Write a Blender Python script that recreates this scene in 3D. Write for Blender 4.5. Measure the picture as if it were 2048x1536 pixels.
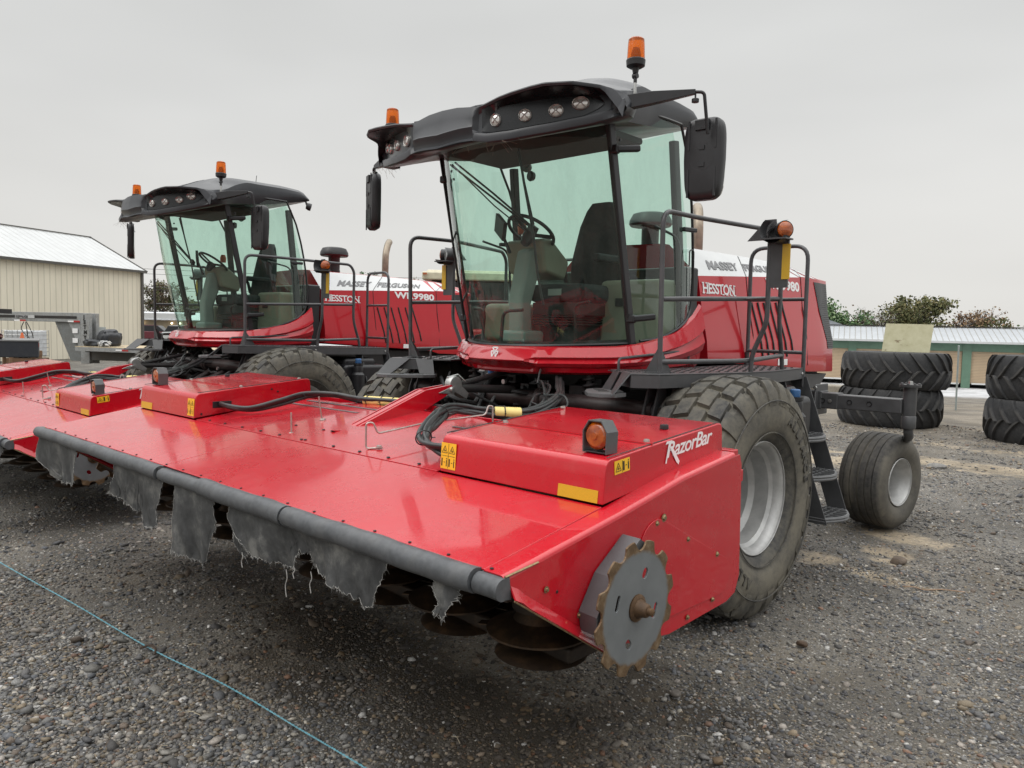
import bpy, bmesh, math, random
import numpy as np
from mathutils import Vector, Matrix
from math import sin, cos, pi, radians
for _o in list(bpy.data.objects): bpy.data.objects.remove(_o)
SC = bpy.context.scene
COL = SC.collection
# ---------------------------------------------------------------- camera
cam_d = bpy.data.cameras.new('camera'); cam = bpy.data.objects.new('camera', cam_d); COL.objects.link(cam)
cam_d.sensor_fit = 'HORIZONTAL'; cam_d.sensor_width = 36.0; cam_d.lens = 1542.0 / 2048 * 36.0
cam_d.clip_start = 0.05; cam_d.clip_end = 2000
_fw = Vector((-0.68317788, 0.72686461, -0.07025545)); _rt = Vector((0.72746519, 0.68581079, 0.02139991)); _up = _rt.cross(_fw)
_m = Matrix((_rt, _up, -_fw)).transposed().to_4x4(); _m.translation = Vector((3.8935, -4.3586, 1.8037))
cam.matrix_world = _m
SC.camera = cam
SC.view_settings.view_transform = 'Standard'; SC.view_settings.look = 'None'; SC.view_settings.exposure = 0.0; SC.view_settings.gamma = 1.0
SC.render.resolution_x = 1024; SC.render.resolution_y = 768
SC.cycles.max_bounces = 8; SC.cycles.transparent_max_bounces = 16; SC.cycles.glossy_bounces = 4; SC.cycles.diffuse_bounces = 3
SC.cycles.caustics_reflective = False; SC.cycles.caustics_refractive = False
SC.cycles.use_denoising = True
# ---------------------------------------------------------------- world: overcast sky
SUN_EL, SUN_AZ = radians(48), radians(200)
w = bpy.data.worlds.new('World'); SC.world = w; w.use_nodes = True
nt = w.node_tree; N = nt.nodes; L = nt.links; N.clear()
out = N.new('ShaderNodeOutputWorld'); bg = N.new('ShaderNodeBackground'); L.new(bg.outputs[0], out.inputs[0])
sky = N.new('ShaderNodeTexSky'); sky.sky_type = 'NISHITA'; sky.sun_disc = False; sky.sun_elevation = SUN_EL; sky.sun_rotation = SUN_AZ
sky.air_density = 1.0; sky.dust_density = 3.0
hs = N.new('ShaderNodeHueSaturation'); hs.inputs['Saturation'].default_value = 0.0; L.new(sky.outputs[0], hs.inputs['Color'])
tc = N.new('ShaderNodeTexCoord'); sp = N.new('ShaderNodeSeparateXYZ'); L.new(tc.outputs['Generated'], sp.inputs[0])
cr = N.new('ShaderNodeValToRGB'); L.new(sp.outputs['Z'], cr.inputs[0])
e = cr.color_ramp.elements
e[0].position = 0.0; e[0].color = (0.78, 0.765, 0.72, 1); e[1].position = 1.0; e[1].color = (2.9, 2.9, 2.85, 1)
for p_, c_ in ((0.10, (0.76, 0.75, 0.715, 1)), (0.25, (0.70, 0.70, 0.68, 1)), (0.42, (0.66, 0.665, 0.65, 1)), (0.58, (1.7, 1.7, 1.66, 1))):
    q = e.new(p_); q.color = c_
nz = N.new('ShaderNodeTexNoise'); nz.inputs['Scale'].default_value = 1.6; nz.inputs['Detail'].default_value = 3.0
mp = N.new('ShaderNodeMapping'); mp.inputs['Scale'].default_value = (1, 1, 3.5); L.new(tc.outputs['Generated'], mp.inputs[0]); L.new(mp.outputs[0], nz.inputs['Vector'])
mr = N.new('ShaderNodeMapRange'); mr.inputs['From Min'].default_value = 0.3; mr.inputs['From Max'].default_value = 0.7
mr.inputs['To Min'].default_value = 0.93; mr.inputs['To Max'].default_value = 1.07; L.new(nz.outputs[0], mr.inputs[0])
ml = N.new('ShaderNodeMixRGB'); ml.blend_type = 'MULTIPLY'; ml.inputs[0].default_value = 1.0; L.new(cr.outputs[0], ml.inputs[1]); L.new(mr.outputs[0], ml.inputs[2])
sc_ = N.new('ShaderNodeMixRGB'); sc_.blend_type = 'MULTIPLY'; sc_.inputs[0].default_value = 1.0; sc_.inputs[2].default_value = (10.3, 10.35, 10.5, 1); L.new(ml.outputs[0], sc_.inputs[1])
mx = N.new('ShaderNodeMixRGB'); mx.inputs[0].default_value = 0.93; L.new(hs.outputs[0], mx.inputs[1]); L.new(sc_.outputs[0], mx.inputs[2])
L.new(mx.outputs[0], bg.inputs['Color']); bg.inputs['Strength'].default_value = 0.1
# ---------------------------------------------------------------- sun behind cloud
sd = bpy.data.lights.new('sun', 'SUN'); sd.energy = 0.6; sd.angle = radians(25); sd.color = (1.0, 0.97, 0.92)
so = bpy.data.objects.new('sun', sd); COL.objects.link(so)
_d = Vector((sin(SUN_AZ) * cos(SUN_EL), cos(SUN_AZ) * cos(SUN_EL), sin(SUN_EL)))
so.rotation_euler = (-_d).to_track_quat('-Z', 'Y').to_euler(); so.location = (0, 0, 30)
# ---------------------------------------------------------------- helpers
def frame(d):
    d = Vector(d).normalized(); a = Vector((0, 0, 1)) if abs(d.z) < 0.95 else Vector((1, 0, 0))
    u = d.cross(a).normalized(); return d, u, d.cross(u)
def catmull(P, n=6, closed=False):
    P = [Vector(p) for p in P]; out = []; m = len(P)
    rng = range(m if closed else m - 1)
    for i in rng:
        if closed: a, b, c, d = P[i - 1], P[i], P[(i + 1) % m], P[(i + 2) % m]
        else: a, b, c, d = P[max(i - 1, 0)], P[i], P[i + 1], P[min(i + 2, m - 1)]
        for k in range(n):
            t = k / n
            out.append(0.5 * ((2 * b) + (c - a) * t + (2 * a - 5 * b + 4 * c - d) * t * t + (3 * b - a - 3 * c + d) * t ** 3))
    if not closed: out.append(P[-1])
    return out
def fillet(P, r, n=5):
    P = [Vector(p) for p in P]; out = [P[0]]
    for i in range(1, len(P) - 1):
        a, b, c = P[i - 1], P[i], P[i + 1]
        l1 = (a - b).length; l2 = (c - b).length; q = min(r, l1 * .45, l2 * .45)
        s = b + (a - b).normalized() * q; e_ = b + (c - b).normalized() * q
        for k in range(n + 1):
            t = k / n; out.append(s * (1 - t) ** 2 + b * 2 * t * (1 - t) + e_ * t * t)
    out.append(P[-1]); return out
class MB:
    def __init__(s): s.v = []; s.f = []; s.m = []
    def add(s, V, F, mi=0):
        o = len(s.v); s.v += [tuple(p) for p in V]; s.f += [tuple(i + o for i in f) for f in F]; s.m += [mi] * len(F); return s
    def box(s, x0, x1, y0, y1, z0, z1, mi=0):
        V = [(x, y, z) for x in (x0, x1) for y in (y0, y1) for z in (z0, z1)]
        return s.add(V, [(0, 1, 3, 2), (4, 6, 7, 5), (0, 4, 5, 1), (2, 3, 7, 6), (0, 2, 6, 4), (1, 5, 7, 3)], mi)
    def obox(s, c, ax, h, mi=0):
        c = Vector(c); A = [Vector(a).normalized() * k for a, k in zip(ax, h)]
        V = [c + A[0] * i + A[1] * j + A[2] * k for i in (-1, 1) for j in (-1, 1) for k in (-1, 1)]
        return s.add(V, [(0, 1, 3, 2), (4, 6, 7, 5), (0, 4, 5, 1), (2, 3, 7, 6), (0, 2, 6, 4), (1, 5, 7, 3)], mi)
    def bar(s, a, b, w, h, up=(0, 0, 1), mi=0):
        a = Vector(a); b = Vector(b); d = (b - a).normalized(); u = d.cross(Vector(up)).normalized(); v = u.cross(d)
        return s.obox((a + b) / 2, (d, u, v), ((b - a).length / 2, w / 2, h / 2), mi)
    def prism(s, P, ax, a, b, mi=0):
        n = len(P)
        def q(p, t):
            return {'x': (t, p[0], p[1]), 'y': (p[0], t, p[1]), 'z': (p[0], p[1], t)}[ax]
        V = [q(p, a) for p in P] + [q(p, b) for p in P]
        return s.add(V, [tuple(range(n)), tuple(range(2 * n - 1, n - 1, -1))] + [(i, n + i, n + (i + 1) % n, (i + 1) % n) for i in range(n)], mi)
    def tube(s, P, r, n=8, closed=False, cap=True, mi=0):
        P = [Vector(p) for p in P]; m = len(P); V = []; F = []
        R = r if isinstance(r, (list, tuple)) else [r] * m
        u = None
        for i in range(m):
            if closed: d = P[(i + 1) % m] - P[i - 1]
            else: d = P[min(i + 1, m - 1)] - P[max(i - 1, 0)]
            d.normalize()
            if u is None: u = frame(d)[1]
            else:
                u = u - d * u.dot(d)
                u = u.normalized() if u.length > 1e-6 else frame(d)[1]
            w_ = d.cross(u)
            for k in range(n):
                a = 2 * pi * k / n; V.append(P[i] + (u * cos(a) + w_ * sin(a)) * R[i])
        for i in range(m if closed else m - 1):
            for k in range(n):
                j = (i + 1) % m; F.append((i * n + k, i * n + (k + 1) % n, j * n + (k + 1) % n, j * n + k))
        if cap and not closed: F += [tuple(range(n - 1, -1, -1)), tuple(range((m - 1) * n, m * n))]
        return s.add(V, F, mi)
    def lathe(s, prof, c, ax=(0, 0, 1), n=24, mi=0, closed=False, a0=0, a1=2 * pi):
        d, u, v = frame(ax); c = Vector(c); V = []; F = []; full = abs(a1 - a0 - 2 * pi) < 1e-6; nn = n if full else n + 1
        for r, h in prof:
            for k in range(nn):
                a = a0 + (a1 - a0) * k / n; V.append(c + d * h + (u * cos(a) + v * sin(a)) * r)
        m = len(prof)
        for i in range(m if closed else m - 1):
            for k in range(n):
                j = (i + 1) % m; F.append((i * nn + k, i * nn + (k + 1) % nn, j * nn + (k + 1) % nn, j * nn + k))
        return s.add(V, F, mi)
    def grid(s, fn, nu, nv, mi=0):
        V = [fn(i / nu, j / nv) for i in range(nu + 1) for j in range(nv + 1)]
        F = [(i * (nv + 1) + j, (i + 1) * (nv + 1) + j, (i + 1) * (nv + 1) + j + 1, i * (nv + 1) + j + 1) for i in range(nu) for j in range(nv)]
        return s.add(V, F, mi)
    def pieces(s):
        par = list(range(len(s.v))); key = {}
        def find(a):
            while par[a] != a: par[a] = par[par[a]]; a = par[a]
            return a
        for i, p in enumerate(s.v):
            k = (round(p[0], 5), round(p[1], 5), round(p[2], 5))
            if k in key: par[find(i)] = find(key[k])
            else: key[k] = i
        for f in s.f:
            for i in f[1:]: par[find(i)] = find(f[0])
        g = {}
        for n_, f in enumerate(s.f): g.setdefault(find(f[0]), []).append(n_)
        out = []
        for fs in g.values():
            q = MB(); mp = {}
            for n_ in fs:
                for i in s.f[n_]:
                    if i not in mp: mp[i] = len(q.v); q.v.append(s.v[i])
                q.f.append(tuple(mp[i] for i in s.f[n_])); q.m.append(s.m[n_])
            out.append(q)
        return out
    def split(s, name, mat, parent=None, sub=None, **k):
        for q in s.pieces():
            o = q.build(name, mat, parent, **k)
            if sub is not None: o.parent = sub
    def build(s, name, mat, parent=None, bevel=0.0, angle=35, recalc=True, solid=0.0, seg=2, label=None, off=(0, 0, 0)):
        me = bpy.data.meshes.new(name); me.from_pydata(s.v, [], s.f)
        mats = mat if isinstance(mat, (list, tuple)) else [mat]
        for m_ in mats: me.materials.append(m_)
        if len(mats) > 1: me.polygons.foreach_set('material_index', s.m)
        bm = bmesh.new(); bm.from_mesh(me); bmesh.ops.remove_doubles(bm, verts=bm.verts, dist=1e-5)
        if recalc: bmesh.ops.recalc_face_normals(bm, faces=bm.faces)
        bm.to_mesh(me); bm.free()
        me.shade_smooth()
        me.set_sharp_from_angle(angle=radians(angle))
        o = bpy.data.objects.new(name, me); COL.objects.link(o)
        if solid:
            md = o.modifiers.new('solid', 'SOLIDIFY'); md.thickness = abs(solid); md.offset = -1 if solid > 0 else 1
            if not bevel: md = o.modifiers.new('split', 'EDGE_SPLIT'); md.split_angle = radians(min(angle, 40))
        if bevel:
            md = o.modifiers.new('bevel', 'BEVEL'); md.width = bevel; md.segments = seg; md.limit_method = 'ANGLE'; md.angle_limit = radians(30); md.harden_normals = True
        if parent is not None: put(o, parent)
        if label: o['label'] = label
        return o
ORG = {}
def put(o, parent):
    o.parent = parent
    if parent.name in ORG: o.location = -ORG[parent.name]
def thing(name, label, cat, loc=(0, 0, 0), group=None, machine=False):
    o = bpy.data.objects.new(name, None); COL.objects.link(o); o.empty_display_size = 0.2
    o.location = loc; o['label'] = label; o['category'] = cat
    if group: o['group'] = group
    if not machine: ORG[o.name] = Vector(loc)
    else: ORG[o.name] = Vector(loc)
    return o
def tag(o, label, cat, group=None, kind=None):
    o['label'] = label; o['category'] = cat
    if group: o['group'] = group
    if kind: o['kind'] = kind
    return o
def struct(o): o['kind'] = 'structure'; return o
def copy_tree(o, parent=None):
    c = o.copy(); COL.objects.link(c)
    if parent is not None: c.parent = parent
    for ch in [x for x in CH.get(o.name, [])]: copy_tree(ch, c)
    return c
CH = {}
def index_children():
    CH.clear()
    for o in bpy.data.objects:
        if o.parent: CH.setdefault(o.parent.name, []).append(o)
def text_mesh(body, size, o, u, v, name, mat, parent, bold=0.0, shear=0.0, sx=1.0, depth=0.0015, space=1.0, align='LEFT', bend=None):
    cu = bpy.data.curves.new(name, 'FONT'); cu.body = body; cu.size = size; cu.offset = bold; cu.shear = shear; cu.extrude = depth / 2
    cu.space_character = space; cu.align_x = align; cu.resolution_u = 3
    ob = bpy.data.objects.new('t', cu); COL.objects.link(ob)
    dg = bpy.context.evaluated_depsgraph_get(); me = bpy.data.meshes.new_from_object(ob.evaluated_get(dg))
    bpy.data.objects.remove(ob)
    u = Vector(u).normalized(); v = Vector(v); v = (v - u * v.dot(u)).normalized(); n = u.cross(v)
    M = Matrix((u * sx, v, n)).transposed().to_4x4(); M.translation = Vector(o) + n * 0.002
    me.transform(M); me.name = name
    me.materials.clear(); me.materials.append(mat)
    ob = bpy.data.objects.new(name, me); COL.objects.link(ob)
    if parent is not None: put(ob, parent)
    return ob
# ---------------------------------------------------------------- materials
class NT:
    def __init__(s, name):
        s.m = bpy.data.materials.new(name); s.m.use_nodes = True; s.n = s.m.node_tree.nodes; s.l = s.m.node_tree.links
        s.p = s.n['Principled BSDF']; s.out = s.n['Material Output']; s.tc = s.n.new('ShaderNodeTexCoord'); s.geo = None
    def pos(s, world=False):
        if world:
            if s.geo is None: s.geo = s.n.new('ShaderNodeNewGeometry')
            return s.geo.outputs['Position']
        return s.tc.outputs['Object']
    def noise(s, scale, detail=4, rough=.55, vec=None, stretch=None, dist=0.0):
        t = s.n.new('ShaderNodeTexNoise'); t.inputs['Scale'].default_value = scale; t.inputs['Detail'].default_value = detail; t.inputs['Roughness'].default_value = rough
        t.inputs['Distortion'].default_value = dist
        v = vec or s.pos()
        if stretch:
            mp = s.n.new('ShaderNodeMapping'); mp.inputs['Scale'].default_value = stretch; s.l.new(v, mp.inputs[0]); v = mp.outputs[0]
        s.l.new(v, t.inputs['Vector']); return t.outputs[0]
    def vor(s, scale, feature='F1', out='Distance', vec=None, rnd=1.0):
        t = s.n.new('ShaderNodeTexVoronoi'); t.feature = feature; t.inputs['Scale'].default_value = scale; t.inputs['Randomness'].default_value = rnd
        s.l.new(vec or s.pos(), t.inputs['Vector']); return t.outputs[out]
    def ramp(s, fac, stops, interp='LINEAR'):
        r = s.n.new('ShaderNodeValToRGB'); r.color_ramp.interpolation = interp; e = r.color_ramp.elements
        while len(e) < len(stops): e.new(.5)
        for q, (p, c) in zip(e, stops):
            q.position = p; q.color = (c, c, c, 1) if isinstance(c, (int, float)) else (*c, 1)
        s.l.new(fac, r.inputs[0]); return r.outputs[0]
    def mix(s, f, a, b, mode='MIX'):
        m = s.n.new('ShaderNodeMixRGB'); m.blend_type = mode
        for i, x in ((0, f), (1, a), (2, b)):
            if isinstance(x, (int, float)): m.inputs[i].default_value = x if i == 0 else (x, x, x, 1)
            elif isinstance(x, tuple): m.inputs[i].default_value = (*x, 1)
            else: s.l.new(x, m.inputs[i])
        return m.outputs[0]
    def math(s, op, a, b=0.0, c=None, clamp=False):
        m = s.n.new('ShaderNodeMath'); m.operation = op; m.use_clamp = clamp
        for i, x in enumerate((a, b) if c is None else (a, b, c)):
            if isinstance(x, (int, float)): m.inputs[i].default_value = x
            else: s.l.new(x, m.inputs[i])
        return m.outputs[0]
    def xyz(s, v): 
        t = s.n.new('ShaderNodeSeparateXYZ'); s.l.new(v, t.inputs[0]); return t.outputs
    def bump(s, h, strength=.3, dist=.01, prev=None):
        b = s.n.new('ShaderNodeBump'); b.inputs['Strength'].default_value = strength; b.inputs['Distance'].default_value = dist; s.l.new(h, b.inputs['Height'])
        if prev is not None: s.l.new(prev, b.inputs['Normal'])
        return b.outputs[0]
    def set(s, **k):
        for n, x in k.items():
            i = s.p.inputs[{'base': 'Base Color', 'rough': 'Roughness', 'metal': 'Metallic', 'coat': 'Coat Weight', 'coatr': 'Coat Roughness', 'spec': 'Specular IOR Level', 'normal': 'Normal', 'alpha': 'Alpha', 'trans': 'Transmission Weight', 'coatn': 'Coat Normal', 'emit': 'Emission Color', 'emits': 'Emission Strength', 'sheen': 'Sheen Weight', 'ior': 'IOR', 'sss': 'Subsurface Weight'}[n]]
            if isinstance(x, (int, float)): i.default_value = x
            elif isinstance(x, tuple): i.default_value = (*x, 1)
            else: s.l.new(x, i)
        return s
def plain(name, c, rough=.5, metal=0., var=.12, scale=8., bump=0., spec=.5):
    t = NT(name); n = t.noise(scale, 5)
    base = t.mix(1.0, c, t.ramp(n, [(.3, 1 - var), (.7, 1 + var)]), 'MULTIPLY')
    t.set(base=base, rough=t.math('ADD', rough - .05, t.math('MULTIPLY', n, .1)), metal=metal, spec=spec)
    if bump: t.set(normal=t.bump(t.noise(scale * 12, 3), bump, .004))
    return t.m
def red_paint(name, wet=0.0, dust=0.15):
    t = NT(name)
    n = t.noise(2.2, 6, .6); n2 = t.noise(14, 5, .6)
    base = t.mix(t.ramp(n, [(.35, 0.0), (.75, .55)]), (0.50, 0.005, 0.015), (0.43, 0.009, 0.021))
    base = t.mix(t.math('MULTIPLY', t.ramp(n2, [(.52, 0.0), (.75, 1.0)]), dust), base, (0.42, 0.16, 0.13))
    rough = t.ramp(t.noise(5, 6, .65), [(.3, .22), (.7, .36)])
    sc1 = t.ramp(t.noise(5, 5, .75, stretch=(1, 14, 3)), [(.66, 0.0), (.69, 1.0)]); sc2 = t.ramp(t.noise(9, 4, .7, stretch=(3, 2, 16)), [(.68, 0.0), (.71, 1.0)])
    gate = t.ramp(t.noise(1.9, 3), [(.50, 0.0), (.62, 1.0)]); scr = t.math('MULTIPLY', t.math('MAXIMUM', sc1, sc2), gate)
    base = t.mix(t.math('MULTIPLY', scr, .35), base, (.60, .22, .20))
    t.set(base=base, rough=rough, coat=.85, coatr=.05, spec=.25)
    if wet:
        d1 = t.vor(210, rnd=1.0); h1 = t.ramp(d1, [(0.0, 1.0), (.20, .85), (.32, 0.0)])
        c1 = t.vor(210, out='Color'); pick = t.ramp(t.xyz(c1)[0], [(.45, 0.0), (.5, 1.0)], 'LINEAR')
        dens = t.ramp(t.noise(3.0, 3), [(.35, .25), (.6, 1.0)])
        h = t.math('MULTIPLY', t.math('MULTIPLY', h1, pick), dens)
        d2 = t.vor(95); h2 = t.ramp(d2, [(0.0, 1.0), (.14, .8), (.22, 0.0)])
        c2 = t.vor(95, out='Color'); pk2 = t.ramp(t.xyz(c2)[1], [(.78, 0.0), (.82, 1.0)])
        h = t.math('MAXIMUM', h, t.math('MULTIPLY', h2, pk2))
        t.set(normal=t.bump(h, .35 * wet, .0012), coatn=t.bump(h, .35 * wet, .0015))
        t.set(base=t.mix(t.math('MULTIPLY', h, .6), base, (0.20, 0.003, 0.008)), rough=t.mix(h, rough, .3))
        streak = t.ramp(t.noise(1.6, 5, .6), [(.42, .04), (.58, .13)])
        t.set(coatr=streak)
    else:
        t.set(normal=t.bump(t.noise(1.3, 2), .05, .02))
    return t.m
M = {}
M['red'] = red_paint('red_paint', 0, .10)
M['red_wet'] = red_paint('red_paint_rain', 1.0, .12)
def hood_paint():
    t = NT('hood_paint'); n2 = t.noise(6, 5, .6)
    base = t.mix(t.math('MULTIPLY', t.ramp(n2, [(.5, 0.0), (.8, 1.0)]), .15), (0.46, 0.006, 0.015), (0.34, 0.07, 0.06))
    t.set(base=base, rough=.3, coat=.6, coatr=.08, spec=.25); return t.m
M['hood'] = hood_paint()
M['white_paint'] = plain('white_paint', (.52, .53, .53), .3, 0, .05, 4)
M['gray_metal'] = plain('charcoal_painted_metal', (.062, .063, .066), .42, 0, .18, 9, .05)
M['rail'] = plain('charcoal_tube', (.066, .066, .070), .34, 0, .22, 14, .04)
def roof_mat():
    t = NT('black_roof_plastic'); n = t.noise(3, 6, .6)
    t.set(base=t.ramp(n, [(.3, (.018, .020, .024)), (.7, (.034, .036, .042))]), rough=t.ramp(n, [(.3, .30), (.7, .45)]), normal=t.bump(t.noise(420, 2), .08, .002)); return t.m
M['roof'] = roof_mat()
M['black'] = plain('black_plastic', (.016, .016, .018), .4, 0, .2, 10)
M['blackgloss'] = plain('black_gloss', (.008, .008, .010), .16, 0, .2, 10)
M['pod'] = plain('black_pod_plastic', (.006, .007, .009), .28, 0, .2, 10)
def grime(name, c, rough=.6, dustc=(.10, .085, .065), amt=.35):
    t = NT(name); n = t.noise(7, 7, .65); n2 = t.noise(40, 4)
    b = t.mix(1.0, c, t.ramp(n2, [(.3, .75), (.7, 1.25)]), 'MULTIPLY')
    t.set(base=t.mix(t.math('MULTIPLY', t.ramp(n, [(.45, 0.0), (.7, 1.0)]), amt), b, dustc), rough=rough, normal=t.bump(n2, .15, .004)); return t.m
M['chassis'] = grime('greasy_black_frame', (.020, .018, .019), .5, (.055, .045, .04), .4)
M['brownframe'] = grime('brown_black_frame', (.028, .018, .018), .45, (.06, .045, .04), .4)
M['hose'] = grime('hose_rubber', (.026, .027, .028), .42, (.10, .10, .10), .35)
M['bumper_tube'] = grime('grey_rubber_tube', (.066, .070, .076), .48, (.13, .13, .13), .5)
M['steel'] = plain('zinc_steel', (.45, .45, .44), .35, .85, .15, 20)
M['wire'] = plain('worn_wire', (.42, .36, .33), .4, .6, .2, 30)
M['bolt'] = plain('brassy_bolt', (.33, .25, .14), .4, .8, .3, 60)
M['step'] = plain('step_rubber', (.115, .117, .12), .45, 0, .15, 20)
def tyre_mat(name, dust=.5, dc=(.125, .112, .088), rub=(.030, .030, .031), r0=.45, r1=.80):
    t = NT(name); n = t.noise(3.5, 8, .68); n2 = t.noise(26, 6, .7)
    b = t.ramp(n2, [(.3, tuple(x * .7 for x in rub)), (.75, tuple(x * 1.7 for x in rub))])
    m1 = t.ramp(t.math('ADD', t.math('MULTIPLY', n, .6), t.math('MULTIPLY', n2, .4)), [(.40, 0.0), (.60, 1.0)])
    at = t.n.new('ShaderNodeAttribute'); at.attribute_name = 'dirt'; at.attribute_type = 'GEOMETRY'
    f = t.math('ADD', t.math('MULTIPLY', m1, dust), t.math('MULTIPLY', at.outputs['Fac'], t.math('ADD', .35, t.math('MULTIPLY', n, .7))), clamp=True)
    t.set(base=t.mix(f, b, dc), rough=t.ramp(n2, [(.3, .6), (.7, .85)]), normal=t.bump(t.noise(90, 5, .7), .35, .006), spec=.35); return t.m
M['tyre'] = tyre_mat('dusty_tyre', .62, (.165, .150, .118), (.040, .040, .040))
M['tyre2'] = tyre_mat('caster_tyre', .45, (.14, .128, .105), (.040, .039, .038))
M['tyre_new'] = tyre_mat('clean_black_tyre', .30, (.085, .082, .078), (.020, .021, .023))
def rim_mat():
    t = NT('silver_rim'); n = t.noise(9, 6, .65)
    t.set(base=t.ramp(n, [(.3, (.36, .36, .355)), (.65, (.50, .50, .49)), (.8, (.33, .30, .26))]), rough=t.ramp(n, [(.3, .38), (.7, .5)]), metal=.35); return t.m
M['rim'] = rim_mat()
def glass_mat(name, tint, refl=.045, rough=.0, dirt=.03):
    t = NT(name); t.n.remove(t.p)
    tr = t.n.new('ShaderNodeBsdfTransparent'); tr.inputs[0].default_value = (*tint, 1)
    gl = t.n.new('ShaderNodeBsdfGlossy'); gl.inputs['Roughness'].default_value = .015; gl.inputs[0].default_value = (.95, 1, .98, 1)
    fr = t.n.new('ShaderNodeFresnel'); gb = t.n.new('ShaderNodeNewGeometry'); t.l.new(t.math('SUBTRACT', 1.55, t.math('MULTIPLY', gb.outputs['Backfacing'], 1.55 - 1 / 1.55)), fr.inputs['IOR'])
    m1 = t.n.new('ShaderNodeMixShader'); t.l.new(fr.outputs[0], m1.inputs[0]); t.l.new(tr.outputs[0], m1.inputs[1]); t.l.new(gl.outputs[0], m1.inputs[2])
    df = t.n.new('ShaderNodeBsdfDiffuse'); df.inputs[0].default_value = (.42, .42, .38, 1)
    m2 = t.n.new('ShaderNodeMixShader'); n = t.noise(6, 7, .7, stretch=(1, 1, .35))
    f = t.ramp(n, [(.45, 0.0), (.8, dirt * 3)]); t.l.new(f, m2.inputs[0]); t.l.new(m1.outputs[0], m2.inputs[1]); t.l.new(df.outputs[0], m2.inputs[2])
    t.l.new(m2.outputs[0], t.out.inputs[0]); return t.m
M['glass'] = glass_mat('green_tinted_glass', (.74, .895, .825))
M['amber'] = NT('amber_lens').set(base=(.85, .16, .008), rough=.16, coat=.6, coatr=.05, sss=.0).m
def amber_beacon():
    t = NT('amber_beacon_lens'); z = t.n.new('ShaderNodeTexWave'); z.wave_type = 'BANDS'; z.bands_direction = 'Z'; z.inputs['Scale'].default_value = 60; t.l.new(t.pos(), z.inputs['Vector'])
    t.set(base=(1.0, .20, .008), rough=.12, trans=.70, normal=t.bump(z.outputs[0], .2, .002), ior=1.35); return t.m
M['beacon'] = amber_beacon()
def amber_flat():
    t = NT('ribbed_amber_lens'); n = t.noise(30, 4)
    v = t.vor(6, vec=t.pos())
    t.set(base=t.ramp(n, [(.3, (.20, .030, .003)), (.7, (.50, .11, .006))]), rough=.14, coat=1.0, coatr=.04, normal=t.bump(t.noise(120, 2), .35, .003)); return t.m
M['amber'] = amber_flat()
M['yellow'] = plain('yellow_sticker', (.85, .52, .03), .35, 0, .05, 10)
M['ochre'] = plain('reflective_yellow_tape', (.62, .38, .02), .3, 0, .1, 300)
M['ink'] = plain('sticker_ink', (.015, .015, .015), .4, 0, .1, 10)
M['white_letters'] = plain('white_letters', (.82, .82, .82), .35, 0, .04, 10)
M['grey_letters'] = plain('grey_letters', (.10, .10, .105), .35, 0, .04, 10)
M['cream'] = plain('cream_trim', (.27, .245, .19), .55, 0, .08, 5)
M['cab_grey'] = plain('grey_cab_plastic', (.25, .27, .255), .5, 0, .06, 5)
M['seat'] = plain('black_seat_fabric', (.022, .023, .025), .8, 0, .3, 30, .2)
M['liner'] = plain('brown_grey_lining', (.055, .050, .046), .8, 0, .1, 10)
M['darkin'] = plain('dark_cab_lining', (.022, .022, .022), .7, 0, .2, 10)
def cloth():
    t = NT('worn_rubber_cloth'); n = t.noise(5, 8, .7); n2 = t.noise(300, 2)
    t.set(base=t.ramp(n, [(.38, (.020, .021, .022)), (.52, (.055, .056, .057)), (.64, (.14, .138, .13))]), rough=.6, normal=t.bump(t.math('ADD', n2, n), .2, .003)); return t.m
M['cloth'] = cloth()
M['cloth_dark'] = M['cloth']
M['fray'] = plain('frayed_fibre', (.42, .41, .39), .9, 0, .2, 60)
def disc_mat():
    t = NT('rust_rimmed_disc'); o = t.pos()
    s_ = t.n.new('ShaderNodeVectorMath'); s_.operation = 'SUBTRACT'; s_.inputs[1].default_value = (0, -2.087, .825); t.l.new(o, s_.inputs[0])
    x = t.xyz(s_.outputs[0]); rr = t.math('SQRT', t.math('ADD', t.math('MULTIPLY', x[1], x[1]), t.math('MULTIPLY', x[2], x[2])))
    n = t.noise(30, 6, .7)
    f = t.ramp(t.math('ADD', rr, t.math('MULTIPLY', t.math('SUBTRACT', n, .5), .03)), [(.194, 0.0), (.207, 1.0)])
    f = t.math('MAXIMUM', f, t.ramp(t.noise(3.1, 6, .6), [(.66, 0.0), (.72, .8)]))
    rust = t.ramp(t.noise(26, 6, .75), [(.25, (.06, .035, .020)), (.5, (.15, .095, .05)), (.75, (.26, .20, .13))])
    t.set(base=t.mix(f, t.ramp(t.noise(10, 4), [(.3, (.125, .135, .140)), (.7, (.155, .165, .17))]), rust), rough=t.mix(f, .42, .6), metal=t.math('MULTIPLY', f, .4), normal=t.bump(n, .12, .003)); return t.m
M['disc'] = disc_mat()
def rust(name, a=(.035, .020, .012), b=(.10, .055, .025), c=(.22, .13, .06)):
    t = NT(name); n = t.noise(9, 8, .7)
    t.set(base=t.ramp(n, [(.3, a), (.52, b), (.75, c)]), rough=.55, metal=.3, normal=t.bump(t.noise(60, 5), .3, .004)); return t.m
M['rust'] = rust('rusty_steel'); M['rustdark'] = rust('dark_rusty_steel', (.012, .008, .006), (.03, .02, .013), (.075, .045, .025)); M['rustdisc'] = rust('brown_disc_steel', (.012, .008, .006), (.040, .024, .013), (.12, .065, .030))
M['plate_grey'] = plain('grey_painted_plate', (.085, .088, .091), .4, 0, .12, 12, .05)
M['yellow_wrap'] = plain('pale_yellow_wrap', (.78, .62, .22), .5, 0, .1, 20)
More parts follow.
